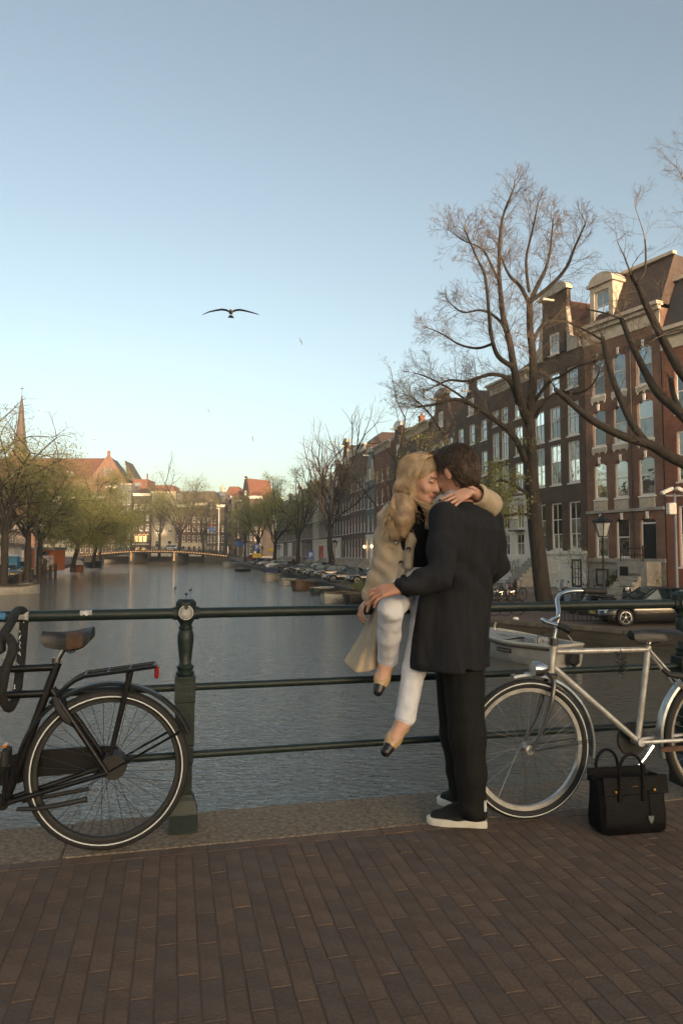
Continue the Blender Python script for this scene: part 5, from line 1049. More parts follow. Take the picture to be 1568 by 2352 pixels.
# kiosk and toilet on the left quay
D = 104; a = at(54, 1300, D); b = at(128, 1300, D); k = empty('kiosk', (a.x, a.y, -1.15), -.1, 'orange red kiosk with a grey flat roof and a graffiti wall', 'kiosk'); W = b.x - a.x
m_or = mat('orange painted boards', (.42, .12, .035), .7, var=.3); m_gf = mat('graffiti wall', (.5, .48, .46), .7, var=.8, scale=2.6, c2=(.12, .1, .1))
MB().bx(0, W, 0, 3.2, 0, 3.0).build('wall', m_or, k); MB().bx(-.15, W + .15, -.3, 3.4, 3.002, 3.45).build('roof', M['lead'], k); MB().bx(W * .45, W * .97, -.04, -.004, .2, 2.2).build('graffiti_panel', m_gf, k); MB().bx(W * .52, W * .8, -.05, -.004, 2.25, 2.75).build('window', M['gl_dark'], k); MB().bx(W * .15, W * .3, -.04, -.004, 0, 2.4).build('door', M['b_orange'], k)
p = at(31, 1300, 86); tb = empty('portable_toilet', (p.x, p.y, -1.1), .2, 'bright blue portable toilet with a pale domed roof', 'toilet'); m_bt = mat('blue plastic', (.02, .15, .3), .5, var=.15)
MB().cbox((0, 0, 1.05), (1.15, 1.15, 2.1), .03).build('cabin', m_bt, tb); MB().loft([[(-.62, -.62, 2.102), (.62, -.62, 2.102), (.62, .62, 2.102), (-.62, .62, 2.102)], [(-.4, -.4, 2.35), (.4, -.4, 2.35), (.4, .4, 2.35), (-.4, .4, 2.35)]]).build('roof', mat('pale blue plastic', (.4, .55, .62), .5), tb); MB().bx(-.4, .4, -.6, -.58, .1, 1.95).build('door', mat('mid blue plastic', (.03, .2, .38), .5), tb)

# ---------------------------------------------------------------- mid distance bicycles and motor scooters
def city_bike(label, x, y, z, rz, paint, group, first=[None]):
    b = empty('bicycle', (x, y, z), rz, label, 'bicycle', group)
    if first[0] is None:
        w = MB(); w.tube([(.33 * math.cos(t), 0, .33 * math.sin(t)) for t in [k * .3142 for k in range(20)]], .022, 5, closed=True)
        for q in range(10): a = q * .6283; w.cyl((0, 0, 0), (.32 * math.cos(a), 0, .32 * math.sin(a)), .004, n=3)
        f = MB()
        for p0, p1, r_ in (((-.52, 0, .34), (-.18, 0, .86), .014), ((-.52, 0, .34), (-.05, 0, .29), .014), ((-.05, 0, .29), (-.21, 0, .94), .018), ((-.19, 0, .82), (.36, 0, .8), .018), ((-.05, 0, .29), (.4, 0, .72), .02), ((.52, 0, .34), (.37, 0, .9), .016), ((-.7, 0, .74), (-.2, 0, .72), .02)): f.cyl(p0, p1, r_, n=6)
        for xx in (-.52, .52): f.tube([(xx + .375 * math.cos(t), 0, .34 + .375 * math.sin(t)) for t in [R(20 + 14 * k) for k in range(12)]], .018, 4)
        sd = MB(); sd.loft([[(-.36, .1, .95), (-.36, 0, 1.0), (-.36, -.1, .95)], [(-.2, .06, .95), (-.2, 0, .98), (-.2, -.06, .95)], [(-.06, .02, .95), (-.06, 0, .97), (-.06, -.02, .95)]])
        hb_ = MB(); hb_.tube([(.12, .28, 1.04), (.3, .26, 1.08), (.37, .06, 1.06), (.37, -.06, 1.06), (.3, -.26, 1.08), (.12, -.28, 1.04)], .014, 6); hb_.cyl((.37, 0, .88), (.37, 0, 1.06), .014, n=6)
        first[0] = (w.mesh('wheel', m_tyre), f.mesh('frame', M['iron']), sd.mesh('saddle', M['black_paint']), hb_.mesh('handlebar', m_chrome))
    w, f, sd, hb_ = first[0]
    for xx in (-.52, .52): o = link('wheel', w, b); o.location = (xx, 0, .34)
    o = link('frame', f, b); o.material_slots[0].link = 'OBJECT'; o.material_slots[0].material = paint
    link('saddle', sd, b); link('handlebar', hb_, b); return b
gb_ = 'bicycles parked on the right quay behind the railing'
bk = [(1128, 38.5, 20, 'iron', 'black bicycle at the left end of the row beside the man'), (1140, 38, 65, 'silver', 'silver bicycle seen half end on beside the man'), (1152, 37.2, 75, 'iron', 'dark bicycle with its wheel towards the bridge'), (1163, 37.6, 80, 'white', 'pale bicycle seen end on in the middle of the row'), (1172, 38.2, 60, 'red', 'dark red bicycle second from the iron post'), (1184, 37.5, 35, 'iron', 'black bicycle with a large wheel next to the iron post'), (1133, 30.5, 10, 'iron', 'bicycle lying low against the quay edge below the handrail'), (1160, 30.8, 5, 'iron', 'second bicycle against the quay edge below the handrail')]
for px, D, a, pc, lab in bk:
    p = at(px, 1300, D); city_bike(lab, p.x, p.y, -1.2 if D > 34 else -1.38, R(a), PAINT[pc] if pc in PAINT else M['iron'], gb_)
def scooter(label, x, y, z, rz, paint, screen=True):
    s = empty('motor_scooter', (x, y, z), rz, label, 'scooter', 'motor scooters by the railing')
    for xx in (-.55, .6):
        w = MB().lathe([(.1, -.05), (.2, -.06), (.25, -.03), (.25, .03), (.2, .06), (.1, .05)], n=16, M=Matrix.Rotation(R(90), 4, 'X')).build('wheel', m_tyre, s, True); w.location = (xx, 0, .25); MB().lathe([(0, -.03), (.11, -.03), (.11, .03), (0, .03)], n=10, M=Matrix.Rotation(R(90), 4, 'X')).build('rim', m_alloy, w)
    MB().loft([[(-.85, y_ * .4, z_) for y_, z_ in ((.2, .55), (.2, .75), (-.2, .75), (-.2, .55))], [(-.6, y_, z_) for y_, z_ in ((.2, .38), (.17, .78), (-.17, .78), (-.2, .38))], [(-.1, y_, z_) for y_, z_ in ((.2, .28), (.15, .72), (-.15, .72), (-.2, .28))], [(.1, y_, z_) for y_, z_ in ((.2, .22), (.2, .32), (-.2, .32), (-.2, .22))], [(.35, y_, z_) for y_, z_ in ((.2, .22), (.2, .32), (-.2, .32), (-.2, .22))]]).build('body', paint, s)
    MB().loft([[(.35, .2, .25), (.42, 0, .25), (.35, -.2, .25)], [(.38, .22, .6), (.5, 0, .6), (.38, -.22, .6)], [(.3, .15, .98), (.42, 0, .98), (.3, -.15, .98)]]).build('front_shield', paint, s)
    MB().cbox((-.4, 0, .82), (.75, .28, .12), .04).build('seat', M['black_paint'], s); hb_ = MB(); hb_.tube([(.2, .32, 1.02), (.34, .12, 1.04), (.34, -.12, 1.04), (.2, -.32, 1.02)], .02, 6); hb_.cyl((.6, 0, .25), (.36, 0, 1.0), .03, n=6); hb_.build('handlebar', M['black_paint'], s)
    MB().lathe([(0, 0), (.08, .0), (.09, .03), (0, .05)], n=10, M=Matrix.Translation((.44, 0, .92)) @ Matrix.Rotation(R(90), 4, 'Y')).build('headlight', m_lamp, s)
    rk = MB()
    for q in range(4): rk.tube([(.52, -.2, .45 + q * .1), (.6, 0, .45 + q * .1), (.52, .2, .45 + q * .1)], .012, 5)
    rk.build('front_rack', m_chrome, s)
    for q in (1, -1): m_ = MB(); m_.cyl((.28, q * .25, 1.04), (.26, q * .38, 1.28), .008, n=5); m_.lathe([(0, -.01), (.06, -.01), (.06, .01), (0, .01)], n=10, M=Matrix.Translation((.26, q * .4, 1.3)) @ Matrix.Rotation(R(90), 4, 'Y')); m_.build('mirror', m_chrome, s)
    if screen: MB().loft([[(.42, .22, 1.0), (.48, 0, 1.0), (.42, -.22, 1.0)], [(.3, .18, 1.4), (.36, 0, 1.42), (.3, -.18, 1.4)]], closed=False, caps=False).build('windscreen', mat('tinted screen', (.25, .28, .32), .1), s)
    return s
p = at(1437, 1300, 33.5); scooter('dark scooter facing the bridge with a chrome front rack and one round mirror', p.x, p.y, -1.25, R(-108), PAINT['dark grey'], False)
p = at(1302, 1300, 33); scooter('black scooter with a tall windscreen behind the silver bicycle\'s handlebar', p.x, p.y, -1.28, R(200), PAINT['black'])
p = at(1340, 1300, 31); scooter('black motor scooter parked in the middle behind the handrail', p.x, p.y, -1.32, R(190), PAINT['black'], False)
p = at(1368, 1300, 30.4); scooter('black motor scooter nearest to the black coupe', p.x, p.y, -1.34, R(185), PAINT['dark blue'], False)
p = at(1335, 1300, 28.2); rk = empty('bicycle_rack', (p.x, p.y, -1.4), .05, 'low iron bicycle rack at the quay edge under the scooters', 'rack')
MB().bx(-1.0, 1.0, -.03, .03, .02, .07).build('base', M['iron'], rk)
for k in range(6): MB().tube([(-.9 + k * .36, 0, .05), (-.9 + k * .36, 0, .5), (-.8 + k * .36, 0, .55), (-.74 + k * .36, 0, .5), (-.74 + k * .36, 0, .05)], .015, 5).build('hoop', M['iron'], rk)
# low rail along the right quay edge
lr = empty('quay_rail', (0, 0, 0), 0, 'low iron rail on short posts along the right quay edge before the cars', 'rail')
P = [Vector((xat(RQ, y) + .25, y, zq(y))) for y in [45 + 1.9 * i for i in range(24)]]
MB().tube([q + Vector((0, 0, .35)) for q in P], .03, 6).build('rail', M['iron'], lr)
pm = MB().cyl((0, 0, 0), (0, 0, .36), .035, n=6).mesh('post', M['iron'])
for q in P: o = link('post', pm, lr); o.location = q
# ================================================================ FOREGROUND BICYCLES AND BAG
m_blk = mat('black bicycle enamel', (.008, .008, .009), .4, var=.4, scale=12, bump=.08, spec=.3); m_blkm = mat('dull black plastic', (.014, .014, .014), .65, var=.3)
m_chr_w = mat('worn chrome', (.5, .49, .47), .25, 1.0, var=.45, scale=25); m_refl = mat('reflective white ring', (.6, .62, .62), .4, var=.1)
m_silv = mat('scratched silver frame', (.52, .52, .5), .36, .5, var=.6, scale=22, c2=(.34, .31, .28), bump=.1); m_fend = mat('silver mudguard', (.5, .51, .5), .3, .7, var=.4, scale=15); m_rim = mat('aluminium rim', (.55, .55, .54), .35, .7, var=.3, scale=20); m_spk = mat('spoke steel', (.42, .4, .36), .3, .9, var=.3)
m_leather = mat('worn black saddle', (.022, .021, .021), .45, var=.4, scale=14, bump=.15); m_brownpatch = mat('worn brown saddle patch', (.09, .045, .02), .6, var=.5, scale=30); m_rust = mat('rusty chain guard', (.12, .055, .03), .7, var=.5, scale=20)
def plane_pt(px, py, t0):
    n = Vector(BN); p0 = BO + BN * t0; r = ray(px, py); e = Vector((0, 0, EYE)); k = n.dot(p0 - e) / n.dot(r); q = e + r * k; return (q - BO).dot(BE), q.z
class Bike:
    def __init__(s, label, px, py, t0, grp='bicycles leaning on the railing'):
        s.t0 = t0; s.s0, _ = plane_pt(px, py, t0); s.o = empty('bicycle', B(s.s0, t0, 0), PHI + math.pi, label, 'bicycle', grp); s.Minv = s.o.matrix_basis.inverted()
    def L(s, px, py, y=0.0): a, z = plane_pt(px, py, s.t0); return Vector((s.s0 - a, y, z))
    def W(s, px, py, D): return s.Minv @ at(px, py, D)
def wheel(bk, cx, r, mats, stripe, rimw, name_label=None, spokes=36, front=False):
    mt, ms, mr, mk = mats; C = Vector((cx, 0, r)); T = Matrix.Translation(C); Mx = T @ Matrix.Rotation(R(90), 4, 'X')
    w = bpy.data.objects.new('wheel', None); COL.objects.link(w); w.parent = bk.o
    N = 64
    mb = MB(); mr_ = .0235; mb.tube([C + Vector(((r - mr_) * math.cos(2 * math.pi * k / N), 0, (r - mr_) * math.sin(2 * math.pi * k / N))) for k in range(N)], mr_, 10, closed=True); mb.build('tyre', mt, w, True)
    for sd in (1, -1):
        st = MB(); rs, h = stripe; V = []
        for k in range(N):
            a = 2 * math.pi * k / N
            for rr_, yy in ((rs - h / 2, .0215), (rs + h / 2, .0215)): V.append(C + Vector((rr_ * math.cos(a), sd * (yy + .0022), rr_ * math.sin(a))))
        st.add(V, [(2 * k, 2 * k + 1, (2 * k + 3) % (2 * N), (2 * k + 2) % (2 * N)) for k in range(N)]); st.build('reflective_ring', ms, w)
    rm = MB(); ro = r - .043; V = []
    prof = [(ro + .008, .013), (ro - rimw, .011), (ro - rimw - .004, 0), (ro - rimw, -.011), (ro + .008, -.013)]
    rm.loft([[C + Vector((q * math.cos(2 * math.pi * k / N), y, q * math.sin(2 * math.pi * k / N))) for k in range(N)] for q, y in prof], caps=False); rm.build('rim', mr, w, True)
    hb = MB(); hb.tube([C + Vector((0, y, 0)) for y in (-.055, -.035, -.033, -.02, .02, .033, .035, .055)], [.008, .01, .024, .016, .016, .024, .01, .008], 12); hb.build('hub', mr if front else m_blkm, w, True)
    sp = MB()
    for k in range(spokes):
        a = 2 * math.pi * (k + .5) / spokes; sd = 1 if k % 2 else -1; cr = (1 if (k // 2) % 2 else -1) * 1.15; b = a + cr
        sp.cyl(C + Vector((.022 * math.cos(b), sd * .033, .022 * math.sin(b))), C + Vector(((ro - rimw) * math.cos(a), 0, (ro - rimw) * math.sin(a))), .00125, n=4)
    tag(sp.build('spokes', mk, w), kind='stuff'); return w
def fender(bk, cx, r, rad, a0, a1, m, wd=.03, name='mudguard'):
    mb = MB(); n = 26; rings = []
    for k in range(n + 1):
        a = R(a0 + (a1 - a0) * k / n); c, s = math.cos(a), math.sin(a)
        rings.append([Vector((cx + q * c, y, r + q * s)) for q, y in ((rad - .013, -wd), (rad - .002, -wd * .8), (rad + .003, 0), (rad - .002, wd * .8), (rad - .013, wd), (rad - .016, wd * .9), (rad - .004, 0), (rad - .016, -wd * .9))])
    mb.loft(rings); return mb.build(name, m, bk.o, True)
# ---------------- black Dutch bicycle, left
k = Bike('black Dutch bicycle with a rear carrier and worn brown saddle, on the left', 245, 1938, -.165); L = k.L; r = .355
wheel(k, 0, r, (m_tyre, m_refl, m_blkm, mat('dark spokes', (.1, .1, .1), .4, .8)), (.3245, .0055), .014)
wheel(k, 1.13, r, (m_tyre, m_refl, m_blkm, m_spk), (.3245, .0055), .014)
fender(k, 0, r, .388, -4, 158, m_blk, .034); fender(k, 1.13, r, .388, 40, 190, m_blk, .034)
BB = L(12, 1842); st = L(133, 1522); lug = L(120, 1582)
f = MB(); f.cyl(BB, st, .0185, n=12)
for yy in (.0,):
    a = L(126, 1533); f.cyl(a, (1.0, 0, a.z - .005), .0165, n=12); a2 = L(113, 1592); f.cyl(a2, (.985, 0, a2.z - .005), .0165, n=12)
f.cyl(BB, (1.0, 0, .62), .018, n=12); f.cyl((.97, 0, .93), (1.01, 0, .58), .02, n=12)
for sd in (1, -1): f.tube([Vector((lug.x, sd * .018, lug.z)), L(180, 1665, sd * .05), Vector((0, sd * .06, r))], [.0125, .0125, .011], 10); f.cyl(Vector((BB.x, sd * .03, BB.z)), Vector((0, sd * .062, r)), .0115, n=10); f.tube([(1.0, sd * .03, .58), (1.03, sd * .05, .5), (1.13, sd * .05, r)], .011, 8)
f.lathe([(.022, -.045), (.022, .045)], BB, 12, M=Matrix.Rotation(R(90), 4, 'X')); f.build('frame', m_blk, k.o, True)
c = MB(); c.prism([(q.x, q.z) for q in [L(-40, 1760), L(60, 1733), L(225, 1722), L(262, 1722), L(286, 1748), L(286, 1782), L(258, 1796), L(200, 1785), L(80, 1795), L(20, 1815), L(-40, 1815)]], -.085, -.06, 'y'); c.build('chain_case', m_blk, k.o)
c = MB(); c.lathe([(0, -.05), (.055, -.05), (.058, .035), (.03, .05), (0, .055)], L(262, 1756), 16, M=Matrix.Rotation(R(90), 4, 'X')); c.build('hub_brake', m_blkm, k.o, True)
c = MB()
for sd in (1, -1): c.tube([L(118, 1612, sd * .03), L(147, 1581, sd * .045), L(176, 1559, sd * .055), L(198, 1549, sd * .06), L(288, 1537, sd * .06), L(356, 1527, sd * .06)], .008, 8)
for q in ((198, 1549), (250, 1542), (300, 1535), (356, 1527)): c.cyl(L(q[0], q[1], -.06), L(q[0], q[1], .06), .007, n=6)
c.cyl(L(198, 1549, 0), L(352, 1527, 0), .007, n=6)
for sd in (1, -1): c.tube([L(299, 1540, sd * .06), L(297, 1556, sd * .062), L(256, 1726, sd * .068)], [.016, .013, .01], 8)
c.build('carrier', m_blk, k.o, True)
MB().cbox(L(360, 1543), (.02, .07, .055), .006).build('tail_light', mat('red reflector', (.25, .01, .01), .25), k.o)
c = MB()
for q in ((413, 1668), (413, 1672)):
    for sd in (1, -1): c.cyl((0, sd * .06, r), L(q[0], q[1] + (8 if sd > 0 else 0), sd * .03), .003, n=5)
c.build('mudguard_stay', m_blk, k.o)
c = MB(); c.tube([L(128, 1521), L(148, 1488)], [.0135, .0135], 12); c.lathe([(.018, -.012), (.018, .012)], L(129, 1517), 12); c.build('seat_post', m_chr_w, k.o, True)
def saddle(bk, nose, rear, drop, mat_, wid=.19, patch=None, flat=False):
    """nose and rear: local points along the top line"""
    a, b = nose, rear; d = b - a; rings = []; N = 12
    for i in range(N + 1):
        t = i / N; w = .028 + (wid / 2 - .028) * max(0, (t - .25) / .75) ** 1.25; w *= 1 if t < .93 else .9; p = a + d * t; up = .012 * math.sin(t * 3.1) * (-1 if not flat else .4); h = drop * (.85 + .15 * math.sin(t * 3.1)) * (.75 if t in (0, 1) else 1)
        rings.append([Vector((p.x, y, p.z + z + up)) for y, z in ((-w * 1.0, -h), (-w * 1.05, -h * .45), (-w * .85, -.012), (-w * .4, .0), (w * .4, .0), (w * .85, -.012), (w * 1.05, -h * .45), (w * 1.0, -h), (w * .6, -h * .85), (-w * .6, -h * .85))])
    mb = MB(); mb.loft(rings); o = mb.build('saddle', [mat_, patch] if patch else mat_, bk.o, True)
    if patch:
        idx = [1 if (.5 < (pl.center.x - a.x) / d.x < .86 and pl.center.y > .02 and pl.normal.y > .25) else 0 for pl in o.data.polygons]; o.data.polygons.foreach_set('material_index', idx)
    return o
saddle(k, L(97, 1450), L(214, 1440), .075, m_leather, .2, m_brownpatch)
c = MB()
for sd in (1, -1): c.tube([L(150, 1488, sd * .03), L(180, 1488, sd * .04), L(196, 1480, sd * .06)], .006, 6); c.tube([L(165, 1494, sd * .045) + Vector((.018 * math.cos(q * .9), 0, .012 * math.sin(q * .9) + q * .0012)) for q in range(16)], .003, 4)
c.build('saddle_springs', m_blkm, k.o)
c = MB(); c.tube([L(128, 1597, .035), L(140, 1625, .05), L(158, 1650, .05), L(172, 1662, .04)], [.012, .016, .014, .008], 8); c.build('ring_lock', m_blkm, k.o, True)
c = MB(); c.cyl(Vector((BB.x, .06, BB.z)), L(26, 1748, .07), .009, n=8); c.build('crank', m_blk, k.o); c = MB(); c.cbox(L(28, 1722, .11), (.03, .09, .075), .008); c.build('pedal', m_blkm, k.o); MB().cbox(L(26, 1697, .11), (.02, .05, .012), .003).build('pedal_reflector', m_amber, k.o)
c = MB(); c.tube([L(45, 1850, .05), L(90, 1846, .07), L(160, 1832, .08), L(205, 1822, .08)], [.009, .01, .011, .012], 8); c.tube([L(45, 1850, -.05), L(200, 1826, -.08)], [.009, .01], 8); c.build('kickstand', m_blkm, k.o, True)
c = MB(); c.tube([(.9, .3, 1.08), (1.0, .28, 1.1), (.98, .1, 1.09), (.98, -.1, 1.09), (1.0, -.28, 1.1), (.9, -.3, 1.08)], .011, 8); c.cyl((.97, 0, .93), (.975, 0, 1.09), .013); c.build('handlebar', m_chr_w, k.o, True)
# chain lock looped round the rail and the frame
pts = smooth_path([at(*q) for q in [(-4, 1478, 3.03), (16, 1464, 3.02), (29, 1480, 3.0), (27, 1503, 2.99), (14, 1535, 2.98), (8, 1567, 2.98), (4, 1600, 3.0), (21, 1627, 3.06), (37, 1600, 3.16), (43, 1559, 3.2), (48, 1519, 3.22), (51, 1479, 3.25), (55, 1430, 3.29), (55, 1407, 3.28), (46, 1402, 3.24), (37, 1406, 3.2), (29, 1423, 3.12), (13, 1450, 3.06), (-2, 1474, 3.04)]], 4)
m_sleeve = mat('black woven chain sleeve', (.012, .012, .012), .8, bump=.5, bscale=120)
cl = tag(MB().tube(pts, .0195, 10).build('chain_lock', m_sleeve, None, True), 'thick black sleeved chain lock hung over the handrail at the left edge', 'lock')
w = MB(); rn = random.Random(4)
for i, p in enumerate(pts):
    if (i > 30 and i < 50) and rn.random() < .75:
        u = (pts[i + 1] - p).normalized(); v = Vector((0, -1, 0)) - u * u.dot(Vector((0, -1, 0))); v.normalize(); sdv = u.cross(v)
        a = [p + v * .0202 + sdv * rn.uniform(-.009, .009) + u * rn.uniform(-.012, .012) for _ in range(3)]; w.tube([q for q in a], .0022, 4)
w.build('worn_print', m_refl, cl)
MB().cbox(at(-6, 1480, 3.03), (.06, .05, .08), .01).build('lock_body', m_blkm, cl)
# ---------------- silver bicycle, right
k = Bike('old silver racing style bicycle with white rims leaning on the right of the railing', 1212, 1862, -.27); L = k.L; r = .345
RW = L(1650, 1700).x
fw = wheel(k, 0, r, (m_tyre, m_refl, m_rim, m_spk), (.327, .005), .02, front=True); rw = wheel(k, RW, r, (m_tyre, mat('tan tyre wall', (.3, .22, .13), .7), m_rim, m_spk), (.312, .004), .012)
f = MB(); TT0, TT1, BBk = L(1276, 1497), L(1487, 1492), L(1464, 1703)
f.cyl(L(1272, 1470), L(1265, 1548), .0185, n=12); f.cyl(TT0, TT1, .0145, n=12); f.cyl(L(1271, 1533), BBk, .0155, n=12); f.cyl(L(1489, 1484), BBk, .0155, n=12); f.lathe([(.021, -.035), (.021, .035)], BBk, 12, M=Matrix.Rotation(R(90), 4, 'X'))
for sd in (1, -1): f.cyl(Vector((TT1.x, sd * .012, TT1.z)), Vector((RW, sd * .06, r)), .008, n=8); f.cyl(Vector((BBk.x, sd * .025, BBk.z)), Vector((RW, sd * .06, r)), .0105, n=8)
f.build('frame', m_silv, k.o, True)
f = MB()
for sd in (1, -1): f.tube([L(1265, 1550, sd * .02), L(1261, 1570, sd * .045), L(1254, 1615, sd * .048), L(1240, 1655, sd * .05), Vector((0, sd * .052, r))], [.012, .0125, .0115, .0095, .008], 8)
f.cbox(L(1264, 1552), (.05, .08, .03), .008); f.build('fork', mat('dark chrome fork', (.1, .1, .1), .3, .8, var=.4, scale=20), k.o, True)
fender(k, 0, r, .375, 78, 190, m_fend, .027)
fender(k, RW, r, .378, -15, 150, m_fend, .027)
c = MB(); c.tube([L(1178, 1542), L(1200, 1548)], [.012, .02], 8, flat=.5); c.build('mudguard_tip', m_blkm, k.o)
c = MB()
for sd in (1, -1):
    for q in ((1352, 1696), (1352, 1702)): c.cyl((0, sd * .055, r), L(q[0], q[1], sd * .026), .0022, n=4)
c.build('mudguard_stay', m_blkm, k.o)
c = MB(); c.lathe([(.0, -.055), (.02, -.05), (.038, -.02), (.041, .02), (.037, .03)], L(1228, 1535, .03), 16, M=Matrix.Rotation(R(90), 4, 'Y')); c.cyl(L(1236, 1540, .03), L(1262, 1545), .008); o = c.build('headlamp', m_chrome, k.o, True); MB().lathe([(.036, 0), (.0, .008)], L(1228, 1535, .03) + Vector((.03, 0, 0)), 16, M=Matrix.Rotation(R(90), 4, 'Y')).build('lamp_glass', m_lamp, o)
c = MB(); c.cyl(L(1271, 1476), L(1284, 1412), .0125, n=12); c.lathe([(.021, -.02), (.021, .02)], L(1271.5, 1474), 14); c.build('stem', m_chrome, k.o, True)
Wp = k.W
cl_ = Wp(1281, 1418, 3.62)
c = MB(); far = [cl_, Wp(1282, 1400, 3.68), Wp(1279, 1378, 3.74), Wp(1289, 1364, 3.8), Wp(1312, 1358, 3.84), Wp(1340, 1357, 3.86)]; near = [cl_, Wp(1266, 1425, 3.55), Wp(1258, 1432, 3.5), Wp(1250, 1429, 3.46), Wp(1244, 1424, 3.44), Wp(1243, 1420, 3.44), Wp(1262, 1431, 3.42), Wp(1286, 1438, 3.4)]
c.tube(smooth_path(far, 3), .0115, 10); c.tube(smooth_path([near[0], near[1], near[2], Wp(1246, 1424, 3.45), Wp(1258, 1430, 3.43), near[7]], 3), .0115, 10); c.build('handlebar', m_chrome, k.o, True)
c = MB(); c.tube([far[-1] + (far[-1] - far[-2]) * -.1, Wp(1390, 1359, 3.9)], [.0165, .0165], 10); c.build('grip', m_blkm, k.o, True)
c = MB(); c.tube([Wp(1280, 1436, 3.4), Wp(1298, 1443, 3.39), Wp(1311, 1452, 3.37)], [.0155, .017, .0165], 10); c.build('grip', m_blkm, k.o, True)
saddle(k, L(1448, 1449), L(1548, 1446), .06, m_leather, .19, None, True)
c = MB(); c.cyl(L(1489, 1486), L(1494, 1462), .0125, n=10); c.build('seat_post', m_chr_w, k.o, True)
c = MB()
for sd in (1, -1): c.tube([L(1470, 1478, sd * .03), L(1500, 1482, sd * .035), L(1530, 1478, sd * .06)], .0035, 5)
c.build('saddle_rails', m_blkm, k.o)
c = MB(); c.tube([L(1512, 1535, .03), L(1520, 1545, .05), L(1545, 1548, .06), L(1562, 1565, .06), L(1572, 1590, .05)], [.012, .016, .018, .016, .01], 8); c.build('ring_lock', m_blkm, k.o, True)
c = MB(); c.tube([L(1480, 1706, .06), L(1460, 1732, .07), L(1441, 1752, .075)], [.014, .009, .011], 8); c.build('crank', m_chrome, k.o, True); MB().cbox(L(1445, 1760, .12), (.07, .08, .022), .005).build('pedal', m_blkm, k.o)
c = MB(); c.lathe([(.0, -.01), (.085, -.01), (.09, 0), (.085, .01), (0, .01)], Vector((BBk.x, -.05, BBk.z)), 24, M=Matrix.Rotation(R(90), 4, 'X')); c.build('chain_ring', m_blkm, k.o)
c = MB(); c.prism([(q.x, q.z) for q in [L(1498, 1714), L(1505, 1722), L(1640, 1710), L(1640, 1698), L(1505, 1711)]], .05, .058, 'y'); c.build('chain_guard', m_rust, k.o)
c = MB(); rn = random.Random(9)
for _ in range(3):
    c.tube(smooth_path([L(1421, 1497, -.02)] + [L(1421 + rn.uniform(-16, 16), 1500 + q * 7 + rn.uniform(-5, 5), rn.uniform(-.03, .04)) for q in range(8)], 3), .0024, 5)
c.tube(smooth_path([L(1421, 1490, .012), L(1423, 1520, .03), L(1418, 1535, .02), L(1428, 1552, .0)], 3), .003, 5); c.build('lock_cable', m_blkm, k.o, True)
MB().lathe([(0, -.012), (.009, -.008), (.011, .004), (0, .012)], L(1429, 1554), 8).build('cable_end', m_chrome, k.o)
# ---------------- bag
bg_ = empty('handbag', (1.372, 3.452, 0.001), R(10), 'black leather tote bag with two handles standing on the pavement by the silver bicycle', 'handbag')
m_bag = mat('black grained leather', (.007, .007, .008), .55, var=.3, scale=20, bump=.25, bscale=160, spec=.12); m_gold = mat('gold stud', (.5, .3, .08), .3, .9)
def rr_(w, d, z, r_=.02): return [(w - r_, -d, z), (w, -d + r_, z), (w, d - r_, z), (w - r_, d, z), (0, d * 1.02, z), (-w + r_, d, z), (-w, d - r_, z), (-w, -d + r_, z), (-w + r_, -d, z), (0, -d * 1.02, z)]
mb = MB(); mb.loft([rr_(.155, .066, 0), rr_(.168, .074, .012), rr_(.171, .076, .06), rr_(.168, .07, .13), rr_(.17, .06, .2), rr_(.176, .05, .245), rr_(.17, .047, .247), rr_(.16, .042, .22)]); o = mb.build('body', m_bag, bg_, True)
mb = MB(); mb.cbox((.012, -.06, .222), (.335, .008, .085), .003, M=Matrix.Rotation(-.13, 4, 'X')); mb.build('front_flap', m_bag, bg_); mb = MB(); mb.cbox((-.02, .05, .25), (.31, .008, .06), .003); mb.build('back_panel', m_bag, bg_)
for y, x0, x1, zt_, yb2 in ((-.066, -.075, .045, .372, -.07), (.055, -.125, -.01, .362, .055)):
    pth = [Vector((x0, y, .175)), Vector((x0, y, .25))] + [Vector(((x0 + x1) / 2 - (x1 - x0) / 2 * math.cos(a), y, .285 + (zt_ - .285) * math.sin(a))) for a in [R(q) for q in range(10, 171, 20)]] + [Vector((x1, y, .25)), Vector((x1, y, .175))]
    MB().tube(pth, .0075, 8).build('handle', m_bag, bg_, True)
    MB().cbox((x0, y - .004, .18), (.022, .012, .06), .004).build('handle_tab', m_bag, bg_); MB().cbox((x1, y - .004, .18), (.022, .012, .06), .004).build('handle_tab', m_bag, bg_)
for x in (-.1, .1): MB().lathe([(.008, 0), (.006, .004), (0, .005)], (x, -.0745, .2), 10, M=Matrix.Rotation(R(90), 4, 'X')).build('stud', m_gold, bg_)
MB().cbox((0, -.0735, .222), (.03, .002, .004), .0005).build('gold_stamp', m_gold, bg_)
MB().prism([(-.014, .013), (.014, .013), (.012, -.004), (0, -.022), (-.012, -.004)], -.083, -.077, 'y', M=Matrix.Translation((.075, 0, .07))).build('key_tag', mat('grey tag', (.14, .15, .16), .4), bg_)
MB().cyl((.075, -.079, .08), (.072, -.073, .2), .002, n=5).build('tag_cord', m_bag, bg_)
